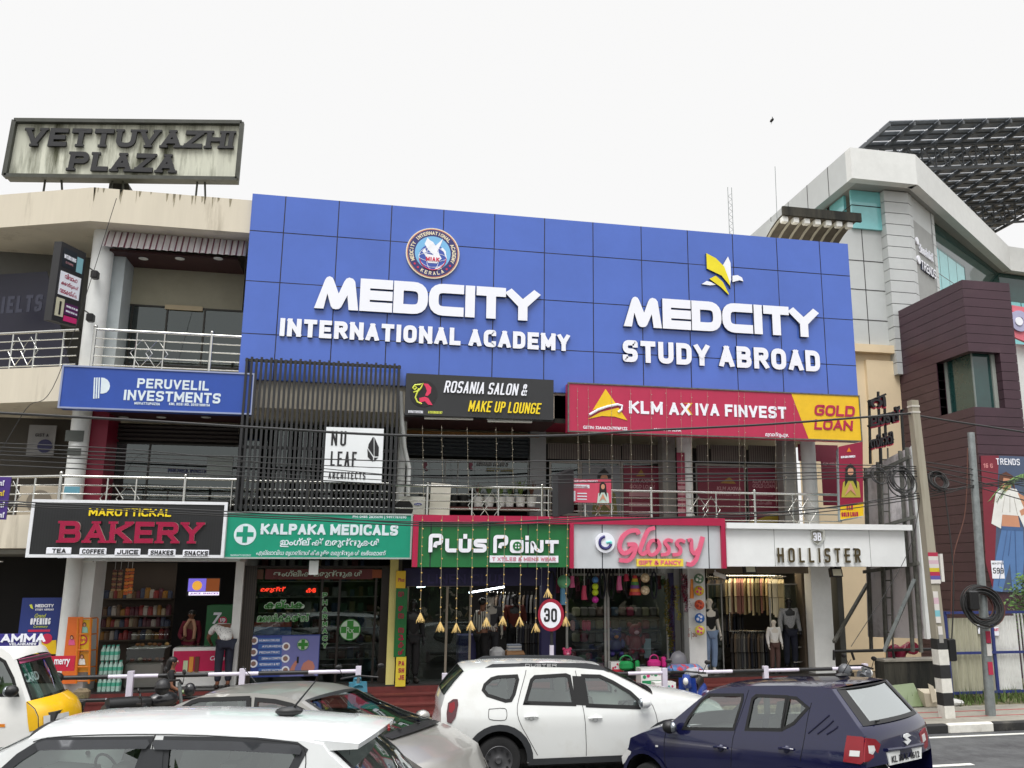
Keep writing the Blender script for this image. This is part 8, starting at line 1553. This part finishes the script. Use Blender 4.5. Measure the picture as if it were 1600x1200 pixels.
bill(872, 920, .14, .0, [bc[0], BW, bc[1], BW, bc[2], bc[0], bc[3], BW]).build('pasted_bill', r); bill(932, 980, .07, -.04, [BW, bc[1], BW, bc[4], BW]).build('pasted_bill', r); bill(985, 1010, .06, -.02, [BW, mat('bill_grey', (140, 138, 134), .8)]).build('pasted_bill', r)
q = MB(); p = pole_at(880); q.box(p.x + .15, p.x + .22, p.y - .14, p.y, p.z - .5, p.z + .08, BW); q.build('pasted_bill', r)
q = MB(); p = pole_at(1012); q.bevbox(p.x + .16, p.x + .34, p.y - .1, p.y + .1, p.z - .35, p.z + .1, BLACK, .02); q.build('junction_box', r)
for v in (636, 646): q = MB(); p = pole_at(v); q.box(p.x - .096, p.x + .096, p.y - .096, p.y + .096, p.z - .02, p.z + .02, mat('strap_pale', (190, 186, 176), .5)); q.build('strap', r)
r = thing('steel_pole', 'grey steel pole carrying a big coil of black cable near the right edge', 'pole', P(1548, 1117, 17.3)); a = P(1548, 1117, 17.3); a.z = .14; b = P(1517, 676, 17.3); q = MB(); q.tube([a, a.lerp(b, .5), b], .105, GALV, 16, r1=.075); q.build('shaft', r, True)
q = MB(); m_ = a.lerp(b, .24)
for v, m0 in ((1000, bc[0]), (1018, BW), (1046, bc[0])): p = a.lerp(b, (1117 - v) / 441); q.box(p.x - .06, p.x + .05, p.y - .112, p.y - .1, p.z - .13, p.z + .13, m0)
q.build('pasted_bill', r)
CB = mat('cable_black', (40, 40, 40), .6); CBR = mat('cable_brown', (88, 52, 40), .6)
def coil(label, u, v, Yc, rad, n, mt, flat=.9, ay=.35):
    q = MB(); c = P(u, v, Yc)
    for k in range(n):
        rr_ = rad * random.uniform(.72, 1.08); off = Vector((random.uniform(-.05, .05), random.uniform(-.08, .08), random.uniform(-.06, .04))); ph = random.uniform(-.25, .25)
        q.tube([c + off + UX * rr_ * math.cos(t * .2618) + UZ * rr_ * flat * math.sin(t * .2618) + Vector((0, ay * .2 * math.sin(t * .2618 + ph), 0)) for t in range(24)], .014, mt if k % 4 else CBR if n > 12 else mt, 5, closed=True)
    one(q, 'cable_coil', label, 'cable', smooth=True)
coil('large tangled coil of black and brown cable on the steel pole', 1535, 946, 17.1, .43, 26, CB); coil('neat black cable coil hanging left of the concrete pole', 1408, 751, 17.2, .27, 7, CB, 1.05); coil('thin cable ring hanging left of the neat black coil', 1373, 744, 17.2, .2, 2, CB, 1.05); coil('small dark cable coil right of the concrete pole', 1466, 752, 17.2, .2, 8, CB)
q = MB(); p = P(1521, 938, 16.95); q.bevbox(p.x - .12, p.x + .1, p.y - .08, p.y + .08, p.z - .2, p.z + .2, BLACK, .03); one(q, 'splice_box', 'black cable splice box hung in front of the big coil', 'box')
def wire(pts, rad=.012, mt=CB, Yw=17.25, sag=1, label='thin black overhead wire of the loose bundle crossing the first floor', grp='wires of the loose bundle'):
    """catmull-rom through measured points"""
    ps = [P(u, v, Yw) if len(t) == 0 else P(u, v, t[0]) for u, v, *t in pts]; out = []
    for i in range(len(ps) - 1):
        p0 = ps[max(0, i - 1)]; p1, p2 = ps[i], ps[i + 1]; p3 = ps[min(len(ps) - 1, i + 2)]
        for k in range(8): t = k / 8; out.append(.5 * ((2 * p1) + (p2 - p0) * t + (2 * p0 - 5 * p1 + 4 * p2 - p3) * t * t + (3 * p1 - p0 - 3 * p2 + p3) * t ** 3))
    q = MB(); q.tube(out + [ps[-1]], rad, mt, 6); one(q, 'overhead_wire', label, 'wire', grp, True)
wire([(-60, 642), (200, 656), (400, 668), (620, 680), (860, 681), (1000, 673), (1200, 663), (1424, 646)], .024, label='thickest twisted cable passing over the crimson finance sign to the pole top', grp=None); wire([(1426, 648), (1500, 660), (1700, 690)], .02, label='thick cable running right from the top of the concrete pole', grp=None)
for k, (l, m_, r2) in enumerate(((700, 716, 733), (706, 727, 736), (712, 738, 741), (720, 745, 744), (728, 750, 748), (694, 737, 739), (735, 757, 752))[:6]): wire([(-60, l - 4), (200, l + 8), (420, l + (m_ - l) * .55 + 6), (700, m_ + 6 + k), (900, m_ + 4), (1150, (m_ + r2) / 2 - 2 + k), (1442, r2 - 4)], .008 if k % 2 else .011)
for k, (l, m_, r2) in enumerate(((790, 812, 772), (793, 818, 776), (786, 815, 768))): wire([(-60, l - 6), (200, l + 6), (450, l + 18), (700, m_ + 4), (1000, m_ - 2 - k * 5), (1250, (m_ + r2) / 2 + 6), (1452, r2), (1530, 757 + k * 2), (1700, 738 + k * 4)], .011, label='black overhead wire of the lower bundle crossing the street level signs', grp='wires of the lower bundle')
for k in range(4): wire([(1446, 722 + k * 6), (1530, 735 + k * 9), (1700, 768 + k * 14)], .011, label='thin wire fanning out right of the concrete pole', grp='wires fanning out right')
wire([(-20, 745), (40, 640), (90, 590), (182, 310)], .006, label='thin drop wire hanging across the left corner wing', grp=None); wire([(1512, 700), (1508, 800), (1490, 870), (1486, 960)], .012, CBR, label='brown drop wire hanging left of the steel pole', grp=None); wire([(1330, 1010), (1420, 860), (1440, 740)], .008, label='thin drop wire in front of the hoarding', grp=None); wire([(1487, 1000), (1490, 930), (1487, 860), (1475, 760)], .014, label='cable running down beside the concrete pole', grp=None)
# decorative light strings
SG = mat('string_gold', (200, 164, 90), .4); SGW = mat('bulb_pale', (170, 164, 150), .3); TS = mat('tassel_straw', (206, 176, 110), .6); STR = mat('string_pale', (150, 140, 120), .6)
for k, (u, vb) in enumerate(((657, 968), (688, 982), (713, 984), (736, 980), (760, 975), (786, 973), (812, 974), (837, 984), (856, 930), (884, 974))):
    r = thing('light_string', 'gold bead string with straw tassel hanging over the green shop sign', 'string lights', P(u, 808, 18.72), 'bead strings over the green sign'); a = P(u + 3, 806, 18.72); b = P(u, vb - 10, 18.72); q = MB(); q.tube([a, b], .005, STR, 4)
    for i in range(11): p = a.lerp(b, (i + .5) / 11) + UX * random.uniform(-.015, .015); q.ell(p, .017, SG, 6, 4)
    q.build('bead_string', r); q = MB()
    for i in range(22): an = random.uniform(0, 6.28); q.tube([b, b + Vector((math.cos(an) * .05, math.sin(an) * .05, -.09)), b + Vector((math.cos(an) * .09, math.sin(an) * .09, random.uniform(-.2, -.14)))], .012, TS, 4, r1=.005)
    q.build('tassel', r)
for k, (u, v0, v1) in enumerate(((902, 606, 740), (919, 604, 740), (955, 606, 775), (985, 608, 800), (1017, 609, 800), (1041, 607, 800), (1064, 612, 800), (1080, 614, 800), (1105, 612, 800), (1154, 612, 800), (1163, 614, 800), (1211, 622, 790), (1226, 622, 790), (1241, 626, 780), (660, 665, 780), (690, 665, 760), (730, 668, 770), (775, 668, 775), (800, 668, 770))):
    r = thing('light_string', 'thin string of tiny pale bulbs hanging over the %s' % ('finance sign and verandah' if u > 860 else 'salon shutter'), 'string lights', P(u, v0, 18.9), 'bulb strings over the %s' % ('finance sign' if u > 860 else 'salon shutter')); a = P(u, v0, 18.9); b = P(u + 2, v1, 18.9); q = MB(); q.tube([a, b], .0028, STR, 4)
    for i in range(10): p = a.lerp(b, (i + .4) / 10) + UX * random.uniform(-.02, .02) - Vector((0, .006, 0)); q.ell(p, .010, SGW, 6, 4)
    q.build('bulb_string', r)
# kerbside pipe railing in black and white lengths
RW = mat('rail_white', (206, 200, 214), .5, var=.06); RB = mat('rail_black', (28, 28, 30), .5)
def kerbrail(label, posts, v_l, v_r, Yk, low, nseg, u0=None, u1=None):
    r = thing('street_railing', label, 'railing', P(posts[-1], 1110, Yk)); ua, ub = u0 or posts[0], u1 or posts[-1]; zt = P(posts[0], v_l, Yk).z
    for z, rr_ in ((zt - .03, .038), (zt - .42, .034)):
        if z < zt - .2 and not low: continue
        for i in range(nseg): a = P(ua + (ub - ua) * i / nseg, 1050, Yk).x; b = P(ua + (ub - ua) * (i + 1) / nseg, 1050, Yk).x; q = MB(); q.tube([(a, Yk, z), (b, Yk, z)], rr_ - .003 * (i % 2), RW if i % 2 else RB, 10); q.build('rail', r, True)
    for u in posts: x = P(u, 1050, Yk).x; q = MB(); q.box(x - .05, x + .05, Yk - .05, Yk + .05, zt - .42, zt + .06, RW); q.box(x - .048, x + .048, Yk - .048, Yk + .048, .15, zt - .42, RB); q.build('post', r)
kerbrail('black and white pipe railing in front of the bakery and pharmacy', (205, 379, 560), 1054, 1054, 17.9, True, 6, 92); kerbrail('black and white pipe railing stretch behind the white compact SUV', (695, 870, 1038), 1057, 1050, 17.9, True, 6); kerbrail('black and white pipe railing in front of the clothing shop', (1086, 1196, 1352), 1048, 1040, 17.9, True, 6, 1040)
# speed limit sign
r = thing('speed_sign', 'round red rimmed speed limit thirty sign on a black and white post', 'sign', P(863, 1052, 17.7)); c = P(861, 961, 17.7); fn = Vector((-.72, -.69, 0)).normalized(); q = MB(); disc(q, c, .31, fn, mat('sign_red', (150, 20, 50), .4), .012, 36); q.build('rim', r); q = MB(); disc(q, c + fn * .013, .245, fn, LETW, .003, 36); q.build('plate', r); ux = Vector((-fn.y, fn.x, 0)) * -1; ux = UZ.cross(fn) * 1.0; q = MB(); letters(q, '30', c + fn * .017 - ux * .155 - UZ * .13, ux, UZ, fn, .31, .26, ink, weight=.17, gap=.12, ext=.003); q.build('lettering', r)
p = P(862, 985, 17.74); q = MB(); q.cyl((p.x, 17.74, .15), (p.x, 17.74, c.z + .1), .03, RB, 10); q.box(p.x - .036, p.x + .036, 17.7, 17.78, P(862, 1030, 17.74).z, P(862, 1008, 17.74).z, RW); q.build('post', r)
# two wheelers
def bike(name, label, base, face, paint, scooter=True):
    r = thing(name, label, 'scooter' if scooter else 'motorcycle', base); M = Matrix.Rotation(R_(face), 3, 'Z'); o = lambda x, y, z: Vector(base) + M @ Vector((x, y, z))
    for x in (-.62, .62):
        q = MB(); ax = M @ Vector((0, 1, 0)); R0 = .24 if scooter else .3; q.lathe(o(x, -.05, R0), [(R0 * .6, .01), (R0 * .95, 0), (R0, .03), (R0, .07), (R0 * .95, .1), (R0 * .6, .09)], RUB, 24, ax); ob = q.build('wheel', r, True); q = MB(); q.lathe(o(x, -.04, R0), [(.02, .0), (.05, -.01), (R0 * .62, .02), (R0 * .62, .06), (.02, .08)], RIMG, 20, ax); q.build('rim', ob, True)
    q = MB(); q.tube([o(-.75, 0, .62), o(-.4, 0, .6), o(-.1, 0, .5), o(.1, 0, .35)], .17, paint, 12, r1=.1); q.build('tail_body', r, True)
    q = MB(); q.tube([o(-.7, 0, .78), o(-.3, 0, .77), o(-.02, 0, .74)], .12, BLACK, 10); q.build('seat', r, True)
    q = MB()
    if scooter: q.prism([o(.34, -.2, .3), o(.34, .2, .3), o(.5, .16, .95), o(.5, -.16, .95)], M @ Vector((.05, 0, .02)), paint); q.tube([o(.5, 0, .85), o(.62, 0, .95), o(.6, 0, 1.03)], .1, paint, 10, r1=.07)
    else: q.ell(o(.22, 0, .78), (.27, .15, .14), paint, 14, 9, rot=M); q.ell(o(.68, 0, .9), (.1, .1, .12), paint, 12, 8)
    q.build('front_body', r, True)
    q = MB(); q.tube([o(.62, 0, .3), o(.5, 0, .95), o(.48, 0, 1.05)], .03, GALV, 8); q.tube([o(.38, -.34, 1.05), o(.48, 0, 1.08), o(.38, .34, 1.05)], .018, BLACK, 8); q.build('handlebar', r, True)
    q = MB(); q.ell(o(.7, 0, .92), (.05, .07, .07), LAMPC, 12, 8); q.build('headlamp', r, True)
    for s in (-1, 1): q = MB(); q.tube([o(.42, .28 * s, 1.06), o(.4, .36 * s, 1.22)], .007, BLACK, 5); q.ell(o(.38, .38 * s, 1.25), (.02, .07, .045), BLACK, 10, 6, rot=M); q.build('mirror', r, True)
    return o
def helmet(label, p, mt, vis=BLACK, a=0):
    r = thing('helmet', label, 'helmet', p - UZ * .12); q = MB(); M = Matrix.Rotation(R_(a), 3, 'Z'); q.ell(p, (.14, .125, .14), mt, 18, 12, rot=M); q.build('helmet_shell', r, True); q = MB(); q.ell(p + M @ Vector((.04, 0, -.01)), (.112, .118, .06), vis, 14, 8, rot=M); q.build('visor', r, True)
b = P(1083, 1120, 17.3); b.z = .15; o = bike('scooter', 'blue scooter parked between the white SUV and the street railing', b, -120, mat('scooter_blue', (36, 66, 150), .25, coat=.6)); helmet('silver and black helmet on the blue scooter', P(1080, 1055, 17.2), mat('helmet_silver', (150, 150, 156), .3), a=-60)
b = P(232, 1120, 17.2); b.z = .15; bike('motorcycle', 'black motorcycle parked at the kerb behind the silver saloon', b, 35, mat('bike_black', (26, 26, 30), .3, coat=.5), False); helmet('matt black open helmet on the black motorcycle', P(254, 1073, 17.0), mat('helmet_black', (38, 38, 40), .45), mat('helmet_inner', (14, 14, 14), .7), -80)
b = P(168, 1150, 15.5); b.z = .0; bike('motorcycle', 'white and black motorcycle beside the yellow nosed mini truck', b, 15, mat('bike_white', (200, 200, 204), .3, coat=.5), False)
b = P(565, 1112, 17.0); b.z = .15; bike('scooter', 'teal scooter hidden behind the silver saloon roof', b, 100, mat('scooter_teal', (50, 110, 130), .3)); b = P(1325, 1085, 17.0); b.z = .15; bike('scooter', 'grey scooter mostly hidden behind the blue hatchback roof', b, 20, mat('scooter_grey', (90, 92, 96), .3)); helmet('grey helmet above the blue hatchback roof by the railing end', P(1320, 1048, 17.0), mat('helmet_grey', (84, 86, 90), .35), a=0)
# small passenger truck at the left edge
c = Car('mini_truck', 'white mini truck with yellow nose and roof board at the left edge', 'truck', (45, 1170), 12.8, -3, 1.5, zb=1.1, tumble=.1, s_mid=-1, flat=1.5, taper=.05); c.dirn = 1
TW = mat('truck_white', (226, 226, 222), .3, var=.03, coat=.5); TY = mat('truck_yellow', (226, 176, 16), .3, coat=.5)
top = c.px([(-200, 1180), (-198, 1012), (-40, 1008), (2, 1012), (16, 1022), (21, 1032), (32, 1068), (41, 1097), (46, 1101), (54, 1108), (59, 1120), (60, 1150), (59, 1190)]); hl = [c.px([(-40, 1030), (-3, 1028), (7, 1034), (20, 1060), (27, 1086), (-40, 1086)])]
body(c, top, [(0, 1, 'paint', 0, 0), (1, 5, 'paint', .05, (0, .06)), (5, 7, 'glass', .02, (.08, .16)), (7, 12, 'trim', .0, .2)], .3, [(c.sp((10, 1180))[0], .28, .36), (c.sp((-180, 1180))[0], .28, .36)], hl, TW); windows(c, hl, wd=.04)
q = MB(); c.wrap(q, top[7:12], .03, (.2, .26), TY, 0, 1, 14, .012); c.side(q, c.px([(41, 1096), (46, 1101), (54, 1108), (59, 1120), (60, 1140), (46, 1143)]), [], TY, .01); q.build('nose', c.root, True)
q = MB(); c.wrap(q, [top[10], top[11]], .0, .27, LAMPC, .03, .3, 6, .022); q.build('headlamp', c.root, True); q = MB(); c.wrap(q, [top[10], top[11]], .0, .27, LAMPC, .7, .97, 6, .022); q.build('headlamp', c.root, True)
q = MB(); c.wrap(q, [top[5], tuple(top[5][j] * .8 + top[6][j] * .2 for j in (0, 1))], .02, .09, mat('band_rose', (190, 90, 130), .4), .06, .94, 10, .012); q.build('windscreen_band', c.root, True)
q = MB(); c.patch(q, [(-30, 1131), (8, 1131), (8, 1136), (-30, 1136)], mat('reflector_orange', (220, 130, 30), .4), .01, False); q.build('reflector', c.root); mirror(c, (24, 1078), BLACK); c.wheel(c.sp((10, 1180))[0], .28, .29); c.wheel(c.sp((-180, 1180))[0], .28, .29); c.seats(top[5][0] - .5, None, .75, .8, True, top[6][0])
q = MB(); a = P(-18, 1010, 14.2); b = P(60, 990, 14.2); q.box(a.x, b.x, 14.2, 14.26, a.z, b.z, mat('board_violet', (56, 48, 130), .4)); q.build('roof_board', c.root); q = MB(); letters(q, 'AMMA', P(1, 1004, 14.19), UX, UZ, UN, .56, .115, LETW, weight=.26, gap=.1, ext=.006); letters(q, 'VELANKANNI', P(14, 1008.5, 14.19), UX, UZ, UN, .34, .035, LETW, weight=.22, ext=.004); q.build('lettering', c.root)
q = MB(); s5 = c.w(top[6][0] + .16, c.W * .5, top[6][1] + .05)
glyphs(q, 'CARD', c.w(top[6][0] - .02, c.W * .2, top[6][1] - .02), c.L, (c.U - c.S * .45).normalized(), c.S, .5, .14, LETW, .03, .004); q.build('windscreen_sticker', c.root)
d_ = c.w(top[5][0] - .42, .4, .75); figure('person', 'driver in a dark shirt at the wheel of the mini truck', 'person', d_ - UZ * .5, -3, 1.66, SKINM, GARM[1], BLKC, pose=dict(pel=(0, 0, .55), sp=(0, 0, .75), ch=(0, .02, .93), nk=(0, .03, 1.08), hb=(0, .045, 1.155), hd=(0, .05, 1.22), ht=(0, .035, 1.29), sL=(-.175, .02, 1.01), eL=(-.24, .12, .78), wL=(-.16, .32, .86), hL=(-.14, .38, .9), sR=(.175, .02, 1.01), eR=(.24, .12, .78), wR=(.16, .32, .86), hR=(.14, .38, .9), pL=(-.09, .02, .5), kL=(-.12, .4, .52), aL=(-.12, .45, .14), tL=(-.12, .58, .1), pR=(.09, .02, .5), kR=(.12, .4, .52), aR=(.12, .45, .14), tR=(.12, .58, .1)))
# gate and fence at the right
r = thing('sheet_fence', 'blue framed fence of weathered corrugated sheets and white bars right of the concrete pole', 'fence', P(1540, 1088, 19.6)); Yq = 19.6; BLF = mat('gate_blue', (40, 52, 110), .5); COR = mat('corrugated_sheet', (178, 176, 154), .7, var=.2, scale=2, streak=1, dirt=(92, 92, 72), dscale=1.5, dlo=.45, dhi=.7); CW = mat('white_sheet', (216, 217, 214), .6, dirt=(150, 148, 140), dlo=.5, dhi=.8)
def corr(u0, v0, u1, v1, mt, nm):
    a = P(u0, v1, Yq); b = P(u1, v0, Yq); n = 40; q = MB(); q.grid(lambda s, t: (a.x + (b.x - a.x) * s, Yq + .02 * math.sin(s * n * 1.57), a.z + (b.z - a.z) * t), n * 2, 1, mt); q.build(nm, r, True)
corr(1486, 965, 1546, 1083, COR, 'corrugated_sheet'); corr(1552, 962, 1586, 1078, CW, 'white_sheet')
q = MB()
for u in (1478, 1550): q.box(P(u, 1000, Yq).x - .035, P(u, 1000, Yq).x + .035, Yq - .07, Yq - .03, .1, P(u, 955, Yq).z, BLF)
for v in (957, 1020, 1082): z = P(1500, v, Yq).z; q.box(P(1474, v, Yq).x, P(1660, v, Yq).x, Yq - .1, Yq - .071, z - .03, z + .03, BLF)
q.build('frame', r)
for k in range(9): u = 1589 + k * 5.5; q = MB(); x = P(u, 1000, Yq).x; q.box(x - .015, x + .015, Yq - .015, Yq + .015, P(u, 1080, Yq).z, P(u, 958, Yq).z, WHITEP); q.build('bar', r)
q = MB(); rectY(q, 1527, 975, 1536, 990, Yq - .04, LETW, .006); L2(q, 'PG', 1528, 977, 983, 1535, Yq - .047, ink, weight=.2, ext=.003); rectY(q, 1549, 980, 1561, 993, Yq - .05, LETW, .006); L2(q, 'TOLET', 1550.5, 982, 986, 1560, Yq - .057, red_, weight=.2, ext=.003); q.build('pasted_bill', r)
for k, (u, v, c_, t, w_) in enumerate(((1455, 1098, (196, 186, 166), 'broken cream plastic crate lying by the concrete pole', .26), (1425, 1092, (120, 134, 100), 'pale green cracked sheet leaning on the blackened wall', .34), (1491, 1110, (200, 200, 196), 'white torn sack on the verge right of the concrete pole', .18))):
    p = P(u, v, 18.7); q = MB(); h_ = .26 if k < 2 else .1; p.z = .16
    if k == 0: q.hexa([p + Vector(t_) for t_ in ((-.2, -.1, 0), (.2, -.14, 0), (.24, .12, .02), (-.18, .14, 0), (-.26, -.14, .3), (.26, -.18, .24), (.3, .16, .34), (-.22, .16, .36))], mat('rubble_%d' % k, c_, .6)); q.hexa([p + Vector(t_) for t_ in ((-.1, -.2, .1), (.05, -.2, .12), (.05, -.18, .12), (-.1, -.18, .1), (-.14, -.16, .5), (-.02, -.16, .44), (-.02, -.14, .44), (-.14, -.14, .5))], mat('rubble_%d' % k, c_, .6))
    elif k == 1: q.hexa([p + Vector(t_) for t_ in ((-.4, 0, 0), (.3, 0, 0), (.3, .03, 0), (-.4, .03, 0), (-.34, .3, .42), (.26, .3, .46), (.26, .33, .46), (-.34, .33, .42))], mat('rubble_%d' % k, c_, .3))
    else: q.ell(p + UZ * .06, (.22, .14, .09), mat('rubble_%d' % k, c_, .7), 10, 6, .15)
    one(q, ('crate', 'broken_sheet', 'torn_sack')[k], t, ('crate', 'sheet', 'sack')[k])
# trees and shrubs
LG = [mat('leaf_green_%d' % i, c_, .6, var=.3, scale=9) for i, c_ in enumerate(((66, 98, 40), (88, 124, 50), (48, 76, 34)))]
def shrub(name, label, cat, base, crown, rad, n, ls, trunk_r=.05):
    r = thing(name, label, cat, base); base = Vector(base); crown = Vector(crown); q = MB(); q.tube([base, base.lerp(crown, .5) + Vector((.05, 0, 0)), crown], trunk_r, mat('bark', (92, 78, 62), .9, bump=.4), 8, r1=trunk_r * .4)
    cl = [crown + Vector((random.gauss(0, rad[0] * .5), random.gauss(0, rad[1] * .5), random.gauss(0, rad[2] * .5))) for _ in range(14)]
    for k in cl[:7]: q.tube([base.lerp(crown, .6), k], trunk_r * .4, mat('bark', (92, 78, 62)), 5, r1=.008)
    q.build('trunk', r, True); q = MB()
    for i in range(n):
        c_ = random.choice(cl); p = c_ + Vector((random.gauss(0, rad[0] * .25), random.gauss(0, rad[1] * .25), random.gauss(0, rad[2] * .25))); d = Vector((random.gauss(0, 1), random.gauss(0, 1), random.gauss(-.2, .7))).normalized(); s_ = d.orthogonal().normalized(); l = ls * random.uniform(.6, 1.3); q.add([p, p + d * l * .5 + s_ * l * .24, p + d * l, p + d * l * .5 - s_ * l * .24], [(0, 1, 2, 3)], LG[i % 3])
    q.build('crown', r)
p = P(1597, 925, 20.6); shrub('shrub', 'bright green leafy shrub behind the white bars at the right edge', 'shrub', (p.x + .3, 20.6, .1), p + Vector((.35, 0, 0)), (.55, .5, .5), 900, .13)
p = P(1612, 995, 21.0); shrub('shrub', 'yellow green shrub low behind the white bars of the fence', 'shrub', (p.x, 21.0, .1), p, (.6, .4, .7), 700, .12)
r = thing('palm', 'palm fronds reaching in from the right edge over the fashion poster', 'palm', (P(1640, 900, 19).x, 19, .1)); pc = P(1628, 742, 19); q = MB(); q.tube([(pc.x, 19, .1), (pc.x + .05, 19, 3), pc], .14, mat('bark', (92, 78, 62)), 10, r1=.1); q.build('trunk', r, True); q = MB()
for k in range(11):
    an = k * .571 + .2; d = Vector((math.cos(an), math.sin(an), 0)); s_ = Vector((-d.y, d.x, 0)); L_ = random.uniform(.9, 1.3); pts_ = [pc + d * (L_ * t) + UZ * (.5 * t - 1.1 * t * t) for t in (0, .2, .4, .6, .8, 1)]; q.tube(pts_, .014, LG[0], 5, r1=.005)
    for i in range(26):
        t = .15 + .85 * i / 26; p = pc + d * (L_ * t) + UZ * (.5 * t - 1.1 * t * t)
        for sg in (-1, 1): l = .42 * (1 - .5 * t); tip = p + s_ * sg * l * .7 + d * l * .5 - UZ * l * .45; q.add([p + d * .012, tip, p - d * .012], [(0, 1, 2)], LG[i % 2])
q.build('crown', r)
# row of roadside trees on the far side of the street, behind the viewer: they darken glass and paint reflections
q = MB()
for k in range(11):
    cx_ = -44 + k * 9 + random.uniform(-1.5, 1.5); cy_ = -22 + random.uniform(-3, 3); hz = random.uniform(2.5, 5)
    for i in range(520): p = Vector((cx_ + random.gauss(0, 2.3), cy_ + random.gauss(0, 1.6), hz * .6 + random.gauss(0, hz * .28))); d = Vector((random.gauss(0, 1), random.gauss(0, 1), random.gauss(0, 1))).normalized(); s_ = d.orthogonal().normalized(); l = random.uniform(.5, 1.1); q.add([p - d * l, p + s_ * l * .6, p + d * l, p - s_ * l * .6], [(0, 1, 2, 3)], LG[i % 3])
struct(q, 'far_tree_row', kind='stuff')
# lit lamps of the shops: the tube lights and spots seen in the windows
def lamp(x, y, z, e, sx, sy, col_=(1, .97, .92)):
    l = bpy.data.lights.new('shop_lamp', 'AREA'); l.energy = e; l.shape = 'RECTANGLE'; l.size = sx; l.size_y = sy; l.color = col_; o = bpy.data.objects.new('shop_lamp', l); COL.objects.link(o); o.location = (x, y, z)
for x, y, e in ((2.4, 22.0, 34), (5.9, 21.8, 9), (-1.1, 21.8, 2), (-4.4, 21.8, 5)): lamp(x, y, 3.4, e, 2.2, .2)
lamp(9.4, 21.2, 3.42, 30, 2.4, .3, (1, .86, .62))
